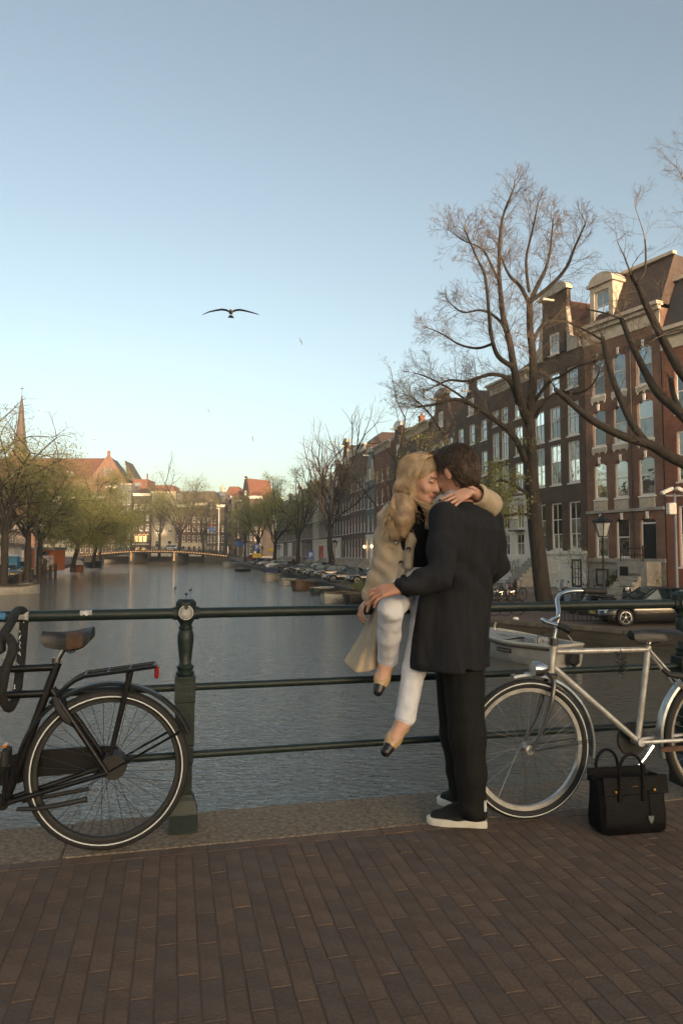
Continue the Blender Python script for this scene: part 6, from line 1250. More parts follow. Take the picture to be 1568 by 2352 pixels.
# ================================================================ PEOPLE (signed distance shapes turned into one mesh each)
class SDF:
    def __init__(s, lo, hi, h):
        s.h = h; s.lo = np.array(lo, np.float32); n = np.ceil((np.array(hi) - s.lo) / h).astype(int) + 1; s.n = n
        s.ax = [s.lo[i] + h * np.arange(n[i], dtype=np.float32) for i in range(3)]; s.d = np.full(n, .5, np.float32)
    def blk(s, lo, hi, pad):
        i0 = np.clip(np.floor((np.array(lo) - pad - s.lo) / s.h).astype(int), 0, s.n); i1 = np.clip(np.ceil((np.array(hi) + pad - s.lo) / s.h).astype(int) + 1, 0, s.n)
        sl = tuple(slice(a, b) for a, b in zip(i0, i1)); return sl, s.ax[0][sl[0]][:, None, None], s.ax[1][sl[1]][None, :, None], s.ax[2][sl[2]][None, None, :]
    def put(s, sl, e, k, sub=False):
        d = s.d[sl]
        if sub: h = np.maximum(k - np.abs(d + e), 0) / k; s.d[sl] = np.maximum(d, -e) + h * h * k / 4
        else: h = np.maximum(k - np.abs(d - e), 0) / k; s.d[sl] = np.minimum(d, e) - h * h * k / 4
    def cone(s, a, b, ra, rb, k=.02, sub=False):
        a, b = np.array(a, np.float32), np.array(b, np.float32); m = max(ra, rb); sl, X, Y, Z = s.blk(np.minimum(a, b), np.maximum(a, b), m + k + .03)
        ba = b - a; L2 = float(ba @ ba) + 1e-9; t = np.clip(((X - a[0]) * ba[0] + (Y - a[1]) * ba[1] + (Z - a[2]) * ba[2]) / L2, 0, 1)
        e = np.sqrt((X - a[0] - t * ba[0]) ** 2 + (Y - a[1] - t * ba[1]) ** 2 + (Z - a[2] - t * ba[2]) ** 2) - (ra + (rb - ra) * t); s.put(sl, e, k, sub); return s
    def path(s, pts, rs, k=.02):
        for i in range(len(pts) - 1): s.cone(pts[i], pts[i + 1], rs[i], rs[i + 1], k)
        return s
    def ell(s, c, r, F=None, k=.02, sub=False):
        c = np.array(c, np.float32); m = max(r); sl, X, Y, Z = s.blk(c, c, m + k + .03); F = np.eye(3) if F is None else F
        q = [(X - c[0]) * F[0][i] + (Y - c[1]) * F[1][i] + (Z - c[2]) * F[2][i] for i in range(3)]
        k0 = np.sqrt(sum((q[i] / r[i]) ** 2 for i in range(3))); k1 = np.sqrt(sum((q[i] / r[i] ** 2) ** 2 for i in range(3))) + 1e-6
        s.put(sl, k0 * (k0 - 1) / k1, k, sub); return s
    def stack(s, secs, fwd, k=.03, pw=2.2):
        """elliptical sections (z, x, y, half width along side, half depth along fwd) from top to bottom"""
        S = np.array(sorted(secs), np.float32); f = np.array(fwd[:2], np.float32); f /= np.linalg.norm(f); m = float(S[:, 3:5].max()) + .05
        lo = (S[:, 1].min() - m, S[:, 2].min() - m, S[0, 0]); hi = (S[:, 1].max() + m, S[:, 2].max() + m, S[-1, 0]); sl, X, Y, Z = s.blk(lo, hi, .06)
        z = Z[0, 0]; I = lambda c: np.interp(z, S[:, 0], S[:, c]).astype(np.float32)[None, None, :]
        dx, dy = X - I(1), Y - I(2); u = (dx * -f[1] + dy * f[0]) / I(3); v = (dx * f[0] + dy * f[1]) / I(4)
        rad = (np.abs(u) ** pw + np.abs(v) ** pw) ** (1 / pw); e = (rad - 1) * np.minimum(I(3), I(4)); e = np.maximum(e, np.maximum(S[0, 0] - Z, Z - S[-1, 0])); s.put(sl, e, k); return s
    def cut_below(s, z): sl, X, Y, Z = s.blk(s.lo, s.lo + s.h * s.n, 0); s.d = np.maximum(s.d, z - Z + 0 * X + 0 * Y); return s
    def fold(s, amp, fn): X, Y, Z = s.ax[0][:, None, None], s.ax[1][None, :, None], s.ax[2][None, None, :]; s.d = s.d + amp * fn(X, Y, Z); return s
    def mesh(s, name, mats, pick=None, smooth=1):
        d = s.d; sg = d < 0; c = np.zeros(np.array(d.shape) - 1, np.uint8)
        for i in (0, 1):
            for j in (0, 1):
                for k in (0, 1): c += sg[i:i - 1 or None, j:j - 1 or None, k:k - 1 or None]
        act = (c > 0) & (c < 8); I = np.argwhere(act); idx = np.full(c.shape, -1, np.int32); idx[act] = np.arange(len(I)); P = np.zeros((len(I), 3)); cnt = np.zeros(len(I))
        for ax in range(3):
            for a in (0, 1):
                for b in (0, 1):
                    o0 = np.zeros(3, int); o0[(ax + 1) % 3] = a; o0[(ax + 2) % 3] = b; o1 = o0.copy(); o1[ax] = 1; p, q = I + o0, I + o1
                    da, db = d[tuple(p.T)], d[tuple(q.T)]; m = (da < 0) != (db < 0); t = da / np.where(m, da - db, 1); v = p + (o1 - o0) * t[:, None]; P[m] += v[m]; cnt[m] += 1
        P = (P / cnt[:, None]) * s.h + s.lo; Q = []
        for ax in range(3):
            u, v = (ax + 1) % 3, (ax + 2) % 3; sa = [slice(None)] * 3; sb = [slice(None)] * 3; sa[ax] = slice(0, -1); sb[ax] = slice(1, None); e = sg[tuple(sa)] != sg[tuple(sb)]
            E = np.argwhere(e); ok = (E[:, u] > 0) & (E[:, v] > 0) & (E[:, u] < d.shape[u] - 1) & (E[:, v] < d.shape[v] - 1); E = E[ok]; A = E.copy(); Bq = E.copy(); C = E.copy(); D = E.copy()
            A[:, u] -= 1; A[:, v] -= 1; Bq[:, v] -= 1; D[:, u] -= 1; f = np.stack([idx[tuple(q.T)] for q in (A, Bq, C, D)], 1); fl = sg[tuple(E.T)]; f[~fl] = f[~fl][:, ::-1]; Q.append(f)
        Q = np.concatenate(Q)
        for _ in range(smooth):                        # light Laplacian smoothing
            acc = np.zeros_like(P); n = np.zeros(len(P))
            for a, b in ((0, 1), (1, 2), (2, 3), (3, 0)):
                for x, y in ((a, b), (b, a)): np.add.at(acc, Q[:, x], P[Q[:, y]]); np.add.at(n, Q[:, x], 1)
            P = P * .5 + .5 * acc / n[:, None]
        ctr = P[Q].mean(1); return np_mesh(name, P, Q, mats, True, pick(ctr) if pick else None)
def frame_of(f, up=(0, 0, 1)):
    f = Vector(f).normalized(); u = Vector(up); s_ = f.cross(u).normalized(); u = s_.cross(f); return np.array([[s_.x, f.x, u.x], [s_.y, f.y, u.y], [s_.z, f.z, u.z]])   # columns: right, forward, up
def head(S, c, F, fem=True):
    P = lambda x, y, z: np.array(c) + F @ np.array((x, y, z)); w = .96 if fem else 1.04
    S.ell(P(0, -.018, .032), (.074 * w, .096, .088), F, .02).ell(P(0, .022, -.03), (.058 * w, .07, .085), F, .03).ell(P(0, .045, -.085), (.04 * w, .045, .034), F, .025)
    S.ell(P(0, .076, -.102), (.018 * w, .016, .015), F, .02).cone(P(0, .085, .005), P(0, .107, -.034), .006, .011, .012).ell(P(0, .099, -.04), (.016, .011, .009), F, .008)
    for s_ in (1, -1):
        S.ell(P(s_ * .031, .098, .0), (.017, .012, .011), F, .012, True); S.ell(P(s_ * .031, .078, -.001), (.014, .014, .011), F, .006); S.cone(P(s_ * .014, .092, .018), P(s_ * .046, .082, .018), .005, .004, .01)
        S.ell(P(s_ * .04, .068, -.04), (.022, .02, .02), F, .02); S.ell(P(s_ * .077 * w, -.010, -.010), (.012, .019, .032), F, .008)
    S.ell(P(0, .091, -.064), (.022, .009, .006), F, .006).ell(P(0, .089, -.074), (.018, .009, .006), F, .006)
    return P
def hand(S, wrist, d, back, curl=(.3, .35, .4, .45), spread=.1, side=1, scale=1.0, thumb_open=.6):
    """d: wrist to knuckles; back: direction out of the back of the hand; side: +1 when the thumb lies on d x back"""
    w = Vector(wrist); d = Vector(d).normalized(); b = Vector(back); b = (b - d * b.dot(d)).normalized(); t = d.cross(b) * side; sc = scale; k = .008
    kn = []
    for i, o in enumerate((.029, .01, -.009, -.027)):
        q = w + d * (.082 - abs(i - 1) * .003) * sc + t * o * sc; kn.append(q); S.cone(w + d * .012 * sc + t * o * .55 * sc, q, .0145 * sc, .0105 * sc, .012)
    tips = []
    for i, q in enumerate(kn):
        Ls = [(.042, .026, .02), (.046, .03, .021), (.043, .027, .02), (.034, .021, .018)][i]; a = 0; dd = (d + t * spread * (1.5 - i) * .35).normalized(); p = q; r0 = .0088 if i < 3 else .0078
        for j, l in enumerate(Ls):
            a += curl[i] * (1.0 if j < 2 else .7); v = dd * math.cos(a) - b * math.sin(a); e = p + v * l * sc; S.cone(p, e, r0 * (1 - .08 * j) * sc, r0 * (.92 - .08 * j) * sc, .003); p = e
        tips.append(p)
    th0 = w + d * .022 * sc + t * .024 * sc - b * .006; dir1 = (d * .75 + t * thumb_open - b * .25).normalized(); th1 = th0 + dir1 * .04 * sc; dir2 = (d * .95 + t * thumb_open * .35 - b * .3).normalized(); th2 = th1 + dir2 * .032 * sc; th3 = th2 + (dir2 - b * .15).normalized() * .024 * sc
    S.cone(th0, th1, .014 * sc, .0115 * sc, .01).cone(th1, th2, .0105 * sc, .0092 * sc, .004).cone(th2, th3, .0092 * sc, .0075 * sc, .003); tips.append(th3); return tips
def strands(name, paths, r0, m, sides=3, taper=.25):
    """many thin locks as one mesh; paths: list of lists of Vector"""
    V, Fq = [], []
    for P in paths:
        b = len(V); n = len(P)
        for i, p in enumerate(P):
            t = (P[min(i + 1, n - 1)] - P[max(i - 1, 0)]); t = t.normalized() if t.length > 1e-8 else Vector((0, 0, 1)); u = t.cross(Vector((.3, 1, .2))); u = u.normalized() if u.length > 1e-6 else Vector((1, 0, 0)); w = t.cross(u); r = r0 * (1 - (1 - taper) * (i / (n - 1)) ** 2) * (.6 + .4 * min(1, i / 2))
            for k in range(sides): a = 2 * math.pi * k / sides; V.append(tuple(p + (u * math.cos(a) + w * math.sin(a)) * r))
        for i in range(n - 1):
            for k in range(sides): k2 = (k + 1) % sides; Fq.append((b + i * sides + k, b + i * sides + k2, b + (i + 1) * sides + k2, b + (i + 1) * sides + k))
    return np_mesh(name, V, Fq, m, True)
def skin(name, c):
    m = mat(name, c, .5, var=.12, scale=25, spec=.4); p = m.node_tree.nodes['Principled BSDF']; p.inputs['Subsurface Weight'].default_value = .12; p.inputs['Subsurface Radius'].default_value = (.012, .004, .002); return m
m_skw, m_skm = skin('fair skin', (.52, .30, .215)), skin('ruddy skin', (.44, .225, .15)); m_lip = mat('lips', (.38, .14, .11), .45, var=.1); m_nail = mat('dark nail varnish', (.05, .012, .015), .25); m_brow = mat('brow and lashes', (.16, .095, .06), .7)
def wool(name, c, sc=60, b=.3): return mat(name, c, .9, var=.2, scale=sc, bump=b, bscale=sc * 6, spec=.2)
m_trench = mat('beige cotton trench', (.43, .345, .25), .85, var=.14, scale=16, bump=.5, bscale=15, spec=.25, stretch=(1, 1, .55)); m_navy = mat('charcoal navy wool', (.017, .018, .022), .9, var=.3, scale=40, bump=.9, bscale=13, spec=.2, stretch=(1, 1, .22)); m_trs = mat('black trousers wool', (.009, .009, .009), .85, var=.3, scale=30, bump=.9, bscale=14, spec=.25, stretch=(1, 1, .4)); m_jean = mat('white jeans', (.63, .64, .70), .8, var=.07, scale=25, bump=.4, bscale=22); m_top = wool('black knit', (.009, .009, .010), 50); m_grey = wool('pale grey scarf', (.33, .33, .33), 40)
m_flat = mat('beige leather flats', (.42, .28, .15), .5, var=.1); m_cap = mat('black toe cap', (.012, .011, .011), .35); m_sole = mat('white rubber sole', (.62, .59, .52), .6, var=.12, scale=30); m_canvas = mat('black suede sneaker', (.010, .010, .010), .9)
rnd = random.Random(77)
A3 = lambda x, y, D: np.array(tuple(at(x, y, D)))
# ---------------------------------------------------------------- MAN
mF = np.array((-.8, .6, 0)); mLft = np.array((-.6, -.8, 0))
base = A3(1085, 1890, 3.45); M_ = empty('person', (float(base[0]), float(base[1]), 0), 0, 'man in a dark knee length coat seen from behind, standing and holding the woman', 'person')
def child(name, me, par): o = link(name, me, par); o.location = -par.location; return o
hc = A3(1043, 1085, 3.44); Fm = frame_of((-.72, .66, -.22), (-.12, 0, 1))
Sb = SDF((.12, 2.95, -.01), (1.0, 3.95, 1.95), .0048)
Ph = head(Sb, hc, Fm, False)
nk = A3(1062, 1160, 3.47); Sb.cone(Ph(0, -.03, -.05), nk, .056, .066, .03)
Sb.stack([(1.53, .62, 3.47, .1, .07), (1.45, .625, 3.47, .19, .1), (1.25, .60, 3.47, .16, .1), (1.05, .58, 3.48, .16, .11), (.92, .575, 3.48, .15, .1)], mF, .05)
Lsh, Lel, Lwr = A3(1020, 1192, 3.31), A3(1010, 1326, 3.2), A3(921, 1349, 3.15); Rsh, Rel, Rwr = A3(1124, 1198, 3.62), A3(1137, 1300, 3.62), A3(1082, 1350, 3.74)
Sb.path([Lsh, Lel, Lwr], [.05, .042, .03]).path([Rsh, Rel, Rwr], [.05, .042, .03])
Lhp, Lkn, Lan = A3(1058, 1480, 3.43), A3(1074, 1690, 3.37), A3(1086, 1848, 3.375); Rhp, Rkn, Ran = A3(1042, 1480, 3.56), A3(1050, 1690, 3.58), A3(1064, 1822, 3.63)
Sb.path([Lhp, Lkn, Lan], [.08, .055, .04]).path([Rhp, Rkn, Ran], [.08, .055, .04]); Sb.cone(Lan, Lan - [0, 0, .02], .034, .03).cone(Ran, Ran - [0, 0, .01], .034, .03)
hand(Sb, Lwr, (-.85, .0, -.18), (-.25, -.62, .72), (.32, .36, .4, .45), .14, 1, 1.1, .35); hand(Sb, Rwr, (-.8, .3, -.1), (.2, .6, .6), (.4,) * 4, .1, -1)
def pick_m(c):
    q = (c - hc) @ Fm; mi = np.zeros(len(c), np.int32); mi[(np.abs(q[:, 0]) < .024) & (q[:, 1] > .08) & (q[:, 2] > -.08) & (q[:, 2] < -.058)] = 1; mi[(np.abs(q[:, 0]) > .012) & (np.abs(q[:, 0]) < .05) & (q[:, 1] > .07) & (np.abs(q[:, 2] - .018) < .006)] = 2; return mi
o = child('body', Sb.mesh('body', [m_skm, m_lip, m_brow], pick_m), M_)
# hair: cap plus short locks
Sh = SDF(hc - .16, hc + .17, .0042)
Sh.ell(Ph(0, -.022, .036), (.083, .104, .097), Fm, .01).ell(Ph(0, -.062, -.03), (.066, .058, .075), Fm, .03); Sh.ell(Ph(0, .055, .105), (.055, .05, .03), Fm, .03)
Sh.ell(Ph(0, .1, -.055), (.2, .112, .105), Fm, .012, True)
for s_ in (1, -1): Sh.ell(Ph(s_ * .085, .0, -.02), (.03, .026, .04), Fm, .01, True)
Sh.ell(Ph(0, -.03, -.15), (.2, .2, .062), Fm, .01, True)
m_hm = mat('dark brown hair', (.055, .033, .021), .55, var=.45, scale=40); m_hm2 = mat('brown hair lock', (.08, .048, .03), .5, var=.45, scale=60)
cap = child('hair', Sh.mesh('hair', m_hm), M_)
pth = []
vv = [np.array(v.co) for v in cap.data.vertices]; nn = [np.array(v.normal) for v in cap.data.vertices]
for i in rnd.sample(range(len(vv)), min(1500, len(vv))):
    q = Fm.T @ (vv[i] - hc)
    if q[1] > .085 and q[2] < .03: continue
    swirl = np.array((q[0] * 1.2 + rnd.gauss(0, .02), -.25 if q[1] < .05 else .5, -1.0 if q[2] < .1 else -.15)); g = Fm @ swirl; n = nn[i]; g = g - n * (g @ n); g = g / (np.linalg.norm(g) + 1e-6); Lh = rnd.uniform(.025, .05); p = vv[i]
    pth.append([Vector(p - n * .003), Vector(p + g * Lh * .35 + n * .004), Vector(p + g * Lh * .7 + n * .0045 + np.array((rnd.gauss(0, .002),) * 3)), Vector(p + g * Lh + n * rnd.uniform(-.001, .005))])
child('hair_locks', strands('hair_locks', pth, .0026, m_hm2), M_)['kind'] = 'stuff'
# coat
z_ = lambda y, D=3.46: EYE + (1272 - y) / FOC * D
def sec(y, x, D, a, b): p = A3(x, y, D); return (float(p[2]), float(p[0]), float(p[1]), a, b)
Sc = SDF((.2, 3.0, .7), (1.0, 3.95, 1.65), .0055)
Sc.stack([sec(1162, 1068, 3.46, .1, .075), sec(1180, 1074, 3.46, .19, .1), sec(1215, 1073, 3.46, .215, .135), sec(1270, 1066, 3.46, .2, .145), sec(1330, 1056, 3.45, .185, .145), sec(1400, 1043, 3.44, .188, .155), sec(1460, 1037, 3.43, .195, .16), sec(1532, 1034, 3.42, .2, .165)], mF, .04, 2.3)
Sc.path([Lsh + [0, 0, .01], (Lsh + Lel) / 2 + [0.005, 0, 0], Lel, (Lel + Lwr) / 2, Lwr + (Lel - Lwr) * .1], [.074, .068, .059, .051, .046], .035).path([Rsh, (Rsh + Rel) / 2, Rel, Rwr], [.072, .068, .06, .05], .035)
Sc.cone(A3(1035, 1165, 3.38), A3(1085, 1158, 3.46), .026, .03, .03).cone(A3(1085, 1158, 3.46), A3(1098, 1166, 3.54), .03, .024, .03)
Sc.cone(A3(974, 1378, 3.31), A3(967, 1518, 3.31), .03, .036, .05)
def foldm(X, Y, Z):
    t = np.clip((1.5 - Z) / .8, 0, 1); u = (X - .6) * -.6 + (Y - 3.46) * -.8
    return t * (np.sin(u * 42 + Z * 3 + 1.5 * np.sin(Z * 5)) * .8 + np.sin(u * 75 - Z * 7) * .35) + .5 * np.sin(Z * 40 + X * 30 + Y * 22) * np.exp(-((Z - 1.22) / .1) ** 2)
Sc.fold(.014, foldm); Sc.cut_below(z_(1527)); coat = child('coat', Sc.mesh('coat', m_navy), M_)
cf = MB(); cf.tube([Vector(Lwr + (Lel - Lwr) * q) for q in (.09, .1, .13)], [.052, .0535, .0535], 18); child('cuff', cf.mesh('cuff', m_navy, True), M_)
vent = MB(); vent.tube([A3(1092, 1175, 3.36), A3(1088, 1260, 3.32), A3(1075, 1400, 3.305), A3(1068, 1525, 3.29)], .0025, 5); child('back_seam', vent.mesh('back_seam', m_navy), M_)
# scarf
sc_ = SDF(A3(1050, 1145, 3.45) - .2, A3(1050, 1145, 3.45) + .2, .005); sc_.cone(A3(1012, 1150, 3.43), A3(1038, 1140, 3.40), .024, .028).cone(A3(1038, 1140, 3.40), A3(1072, 1138, 3.42), .028, .022).cone(A3(1012, 1150, 3.43), A3(1008, 1172, 3.38), .022, .02); child('scarf', sc_.mesh('scarf', m_grey), M_)
# trousers
St = SDF((.35, 3.05, .02), (.95, 3.9, 1.0), .0055)
St.path([Lhp, Lkn, A3(1080, 1780, 3.37), Lan + [0, 0, -.035]], [.11, .083, .07, .064], .03).path([Rhp, Rkn, A3(1058, 1770, 3.6), Ran], [.108, .082, .07, .066], .03).ell((Lhp + Rhp) / 2, (.16, .15, .12), None, .05)
St.fold(.004, lambda X, Y, Z: np.sin(Z * 24 + X * 12 + 2 * np.sin(Z * 7)) * .7 * np.exp(-((Z - .42) / .3) ** 2) + np.sin(Z * 70 + X * 25) * np.exp(-((Z - .12) / .06) ** 2)); St.cut_below(.08); child('trousers', St.mesh('trousers', m_trs), M_)
def sneaker(heel, toe):
    h, t = np.array(heel), np.array(toe); d = t - h; Lf = np.linalg.norm(d); d /= Lf; s_ = np.array((-d[1], d[0], 0)); F = np.array([s_, d, (0, 0, 1)]).T
    Z = np.array((0, 0, 1)); S = SDF(np.minimum(h, t) - .08, np.maximum(h, t) + [.08, .08, .16], .004)
    S.cone(h + d * .04 + Z * .05, h + d * Lf * .55 + Z * .045, .042, .043).cone(h + d * Lf * .5 + Z * .045, t - d * .05 + Z * .03, .045, .034).cone(h + d * .05 + Z * .05, h + d * .055 + Z * .105, .04, .042).cone(h + d * .08 + Z * .09, h + d * Lf * .6 + Z * .055, .04, .032).cone(h + d * .07 + Z * .07, h + d * .085 + Z * .12, .043, .045)
    S.cut_below(.022); child('shoe', S.mesh('shoe', m_canvas), M_)
    S2 = SDF(np.minimum(h, t) - .08, np.maximum(h, t) + [.08, .08, .06], .0035); w = .047
    out = [(0.0, .036), (.1, .043), (.3, .043), (.5, .046), (.7, .05), (.88, .042), (.97, .024), (1.0, .008)]; mb = MB(); L_ = [Vector(h + d * Lf * q + s_ * b) for q, b in out]; R_ = [Vector(h + d * Lf * q - s_ * b) for q, b in reversed(out)]; ring = L_ + R_
    mb.loft([[p + Vector((0, 0, .002)) for p in ring], [p * 1.0 + Vector((0, 0, .012)) + (p - Vector(h + d * Lf / 2)) * .02 for p in ring], [p + Vector((0, 0, .03)) + (p - Vector(h + d * Lf / 2)) * .012 for p in ring], [p + Vector((0, 0, .034)) - (p - Vector(h + d * Lf / 2)) * .05 for p in ring]]); child('sole', mb.mesh('sole', m_sole, True), M_)
def flr(px, py): g = gnd(px, py, 0); return np.array((g.x, g.y, 0))
sneaker(flr(1117, 1898), flr(980, 1890)); sneaker(flr(1100, 1866), flr(1006, 1842))
MB_ = MB().cbox(A3(1113, 1852, 3.33), (.012, .03, .05), .004); child('heel_tab', MB_.mesh('heel_tab', m_sole), M_)
# ---------------------------------------------------------------- WOMAN
wb = A3(950, 1390, 3.69); W_ = empty('person', (float(wb[0]), float(wb[1]), float(wb[2])), 0, 'blond woman in beige trench coat and white jeans sitting on the handrail', 'person')
wc = A3(969, 1099, 3.50); Fw = frame_of((.70, -.62, -.30), (.12, 0, 1)); wF = np.array((.43, -.9, 0))
S = SDF((.0, 3.0, .30), (.9, 3.95, 1.95), .0046); Pw = head(S, wc, Fw, True)
neck = A3(958, 1168, 3.56); S.cone(Pw(0, -.025, -.06), neck, .046, .052, .025)
rs, re, rw_ = A3(899, 1190, 3.53), A3(886, 1283, 3.58), A3(848, 1379, 3.67); ls, le, lw = A3(1003, 1195, 3.62), A3(1122, 1158, 3.53), A3(1082, 1127, 3.36)
S.stack([sec(1168, 955, 3.57, .09, .06), sec(1190, 953, 3.57, .15, .085), sec(1240, 953, 3.58, .13, .09), sec(1300, 953, 3.6, .115, .085), sec(1350, 952, 3.62, .15, .1), sec(1378, 952, 3.64, .15, .11)], wF, .04)
S.path([rs, re, rw_], [.042, .036, .025]).path([ls, le, lw], [.042, .036, .025])
rh, rk, ra = A3(930, 1352, 3.58), A3(897, 1400, 3.26), A3(890, 1516, 3.49); lh, lk, la = A3(972, 1356, 3.6), A3(972, 1422, 3.43), A3(929, 1655, 3.42)
S.path([rh, rk, ra], [.07, .042, .033]).path([lh, lk, la], [.07, .042, .033])
rt, lt_ = A3(868, 1588, 3.41), A3(886, 1727, 3.31)
for a, t in ((ra, rt), (la, lt_)): S.path([a, a * .45 + t * .55, t], [.034, .033, .02], .02); S.cone(a, a + (a - t) * .18 + [0, .03, -.01], .032, .026, .02)
hand(S, rw_, (-.45, -.45, -.35), (-.55, .1, .75), (.55, .6, .6, .6), .1, -1, .93, .5); tips = hand(S, lw, (-.88, -.22, -.42), (-.1, -.8, .55), (.12, .1, .12, .18), .3, 1, .95, .35)
def pick_w(c):
    q = (c - wc) @ Fw; mi = np.zeros(len(c), np.int32); mi[(np.abs(q[:, 0]) < .023) & (q[:, 1] > .08) & (q[:, 2] > -.082) & (q[:, 2] < -.057)] = 1
    mi[(np.abs(q[:, 0]) > .013) & (np.abs(q[:, 0]) < .048) & (q[:, 1] > .07) & (np.abs(q[:, 2] - .02) < .003)] = 2; mi[(np.abs(q[:, 0]) > .02) & (np.abs(q[:, 0]) < .044) & (q[:, 1] > .075) & (np.abs(q[:, 2] + .006) < .0035)] = 2
    for t in tips: mi[np.linalg.norm(c - np.array(tuple(t)), axis=1) < .0095] = 3
    return mi
child('body', S.mesh('body', [m_skw, m_lip, m_brow, m_nail], pick_w), W_)
S = SDF((.2, 3.3, .95), (.75, 3.9, 1.68), .0055); S.cone(neck + [0, 0, .03], neck, .052, .06, .03); S.stack([sec(1163, 958, 3.56, .075, .06), sec(1185, 960, 3.555, .14, .085), sec(1235, 962, 3.555, .135, .1), sec(1290, 962, 3.575, .115, .092), sec(1312, 962, 3.585, .115, .092)], wF, .03); S.fold(.002, lambda X, Y, Z: np.sin(Z * 60 + X * 20)); child('knit_top', S.mesh('knit_top', m_top), W_)
# jeans
S = SDF((.05, 3.0, .45), (.6, 3.95, 1.4), .005)
S.stack([sec(1302, 961, 3.58, .122, .096), sec(1345, 956, 3.61, .15, .105), sec(1385, 953, 3.635, .155, .115)], wF, .04).path([rh, rk + [0, 0, 0], (rk + ra) / 2, ra + (rk - ra) * .06], [.086, .057, .055, .05], .02).path([lh, lk, (lk + la) / 2, la + (lk - la) * .03], [.086, .059, .056, .05], .02)
def foldj(X, Y, Z):
    w1 = np.exp(-((Z - float(rk[2]) + .06) / .07) ** 2); return np.sin(Z * 85 + X * 70 + 2 * np.sin(X * 30 + Y * 20)) * w1 + .5 * np.sin(Z * 50 - X * 35 + Y * 18) * np.exp(-((Z - .85) / .18) ** 2) + .5 * np.sin(Z * 100 + X * 60 + Y * 30) * np.exp(-((Z - .57) / .05) ** 2)
S.fold(.0016, foldj); child('jeans', S.mesh('jeans', m_jean), W_)
for a, kk in ((ra, rk), (la, lk)):
    u = (a - kk) / np.linalg.norm(a - kk); c0 = a + (kk - a) * .05; mb = MB(); mb.tube([Vector(c0 - u * .012), Vector(c0 + u * .014), Vector(c0 + u * .016)], [.052, .0525, .05], 20); child('hem', mb.mesh('hem', m_jean, True), W_)
# flats
for a, t in ((ra, rt), (la, lt_)):
    d = (t - a) / np.linalg.norm(t - a); S = SDF(np.minimum(a, t) - .09, np.maximum(a, t) + .09, .0035); ball = a * .4 + t * .6; vis = np.array((-.1, -1, .35)); vis = vis - d * (vis @ d); vis /= np.linalg.norm(vis)
    S.path([a + (a - t) * .18 + [0, .03, -.01], a * .85 + t * .15 - vis * .008, ball - vis * .002, t], [.034, .036, .0365, .0245], .02); S.cone(a + vis * .034 + (a - t) * .3, ball + vis * .036 - d * .002, .036, .022, .01, True)
    tp_ = lambda c, a=a, t=t, d=d: ((c - a) @ d > np.linalg.norm(t - a) * .84).astype(np.int32); child('shoe', S.mesh('shoe', [m_flat, m_cap], tp_), W_)
# trench coat
S = SDF((.0, 3.0, .9), (.95, 3.95, 1.72), .0055)
S.stack([sec(1170, 940, 3.58, .07, .06), sec(1186, 938, 3.585, .14, .09), sec(1230, 934, 3.59, .135, .105), sec(1285, 930, 3.60, .125, .105), sec(1320, 924, 3.605, .125, .115), sec(1356, 916, 3.61, .12, .12)], wF, .04)
S.path([rs + [0, 0, .005], (rs + re) / 2, re, (re + rw_) / 2, rw_ + (re - rw_) * .12], [.07, .066, .06, .053, .05], .035)
S.path([ls, (ls + le) / 2 + [0, .05, .02], le, lw + (le - lw) * .35], [.066, .062, .062, .058], .03); S.cone(lw + (le - lw) * .5, lw + (le - lw) * .05, .03, .052, .008, True)
S.cone(A3(925, 1172, 3.5), A3(948, 1240, 3.46), .026, .02, .03).cone(A3(946, 1232, 3.47), A3(938, 1300, 3.45), .02, .022, .03).cone(A3(985, 1168, 3.5), A3(990, 1212, 3.47), .016, .02, .02)
def foldt(X, Y, Z): return np.sin(Z * 55 + X * 60 + 1.5 * np.sin(Z * 20)) * np.exp(-((X - .2) / .07) ** 2) + .6 * np.sin((X + Y * .4) * 65 + Z * 10)
S.fold(.0038, foldt); coat_w = child('trench_coat', S.mesh('trench_coat', m_trench), W_)
mb = MB(); mb.tube([Vector(rw_ + (re - rw_) * q) for q in (.12, .13, .2, .205)], [.05, .0535, .0545, .053], 18); child('cuff', mb.mesh('cuff', m_trench, True), W_)
Lp = [A3(*q) for q in [(912, 1280, 3.62), (880, 1350, 3.68), (856, 1398, 3.72), (830, 1455, 3.70), (790, 1519, 3.66)]]; Mp = [A3(*q) for q in [(918, 1300, 3.5), (893, 1358, 3.55), (868, 1405, 3.58), (848, 1470, 3.55), (830, 1547, 3.5)]]; Rp = [A3(*q) for q in [(932, 1310, 3.46), (912, 1352, 3.44), (884, 1400, 3.5), (876, 1455, 3.53), (880, 1520, 3.55)]]
g = []; N = 18
def cr_(P, t):
    x = t * (len(P) - 1); i = min(int(x), len(P) - 2); f = x - i; a, b, c, d = P[max(i - 1, 0)], P[i], P[i + 1], P[min(i + 2, len(P) - 1)]; return .5 * ((2 * b) + (c - a) * f + (2 * a - 5 * b + 4 * c - d) * f * f + (3 * b - a - 3 * c + d) * f ** 3)
for j in range(25):
    v = j / 24; a, m_, b = cr_(Lp, v), cr_(Mp, v), cr_(Rp, v)
    for i in range(N + 1):
        u = i / N; p = a * (1 - u) * (1 - 2 * u) + m_ * 4 * u * (1 - u) + b * u * (2 * u - 1); p = p + np.array((0, -1, 0)) * .012 * v * math.sin(u * 17 + v * 2) + np.array((0, -1, .0)) * .006 * math.sin(v * 20 + u * 6); g.append(p)
me = np_mesh('coat_skirt', g, [(j * (N + 1) + i, j * (N + 1) + i + 1, (j + 1) * (N + 1) + i + 1, (j + 1) * (N + 1) + i) for j in range(24) for i in range(N)], m_trench, True); sk = child('coat_skirt', me, W_); md = sk.modifiers.new('t', 'SOLIDIFY'); md.thickness = .008; sub_surf(sk, 1)
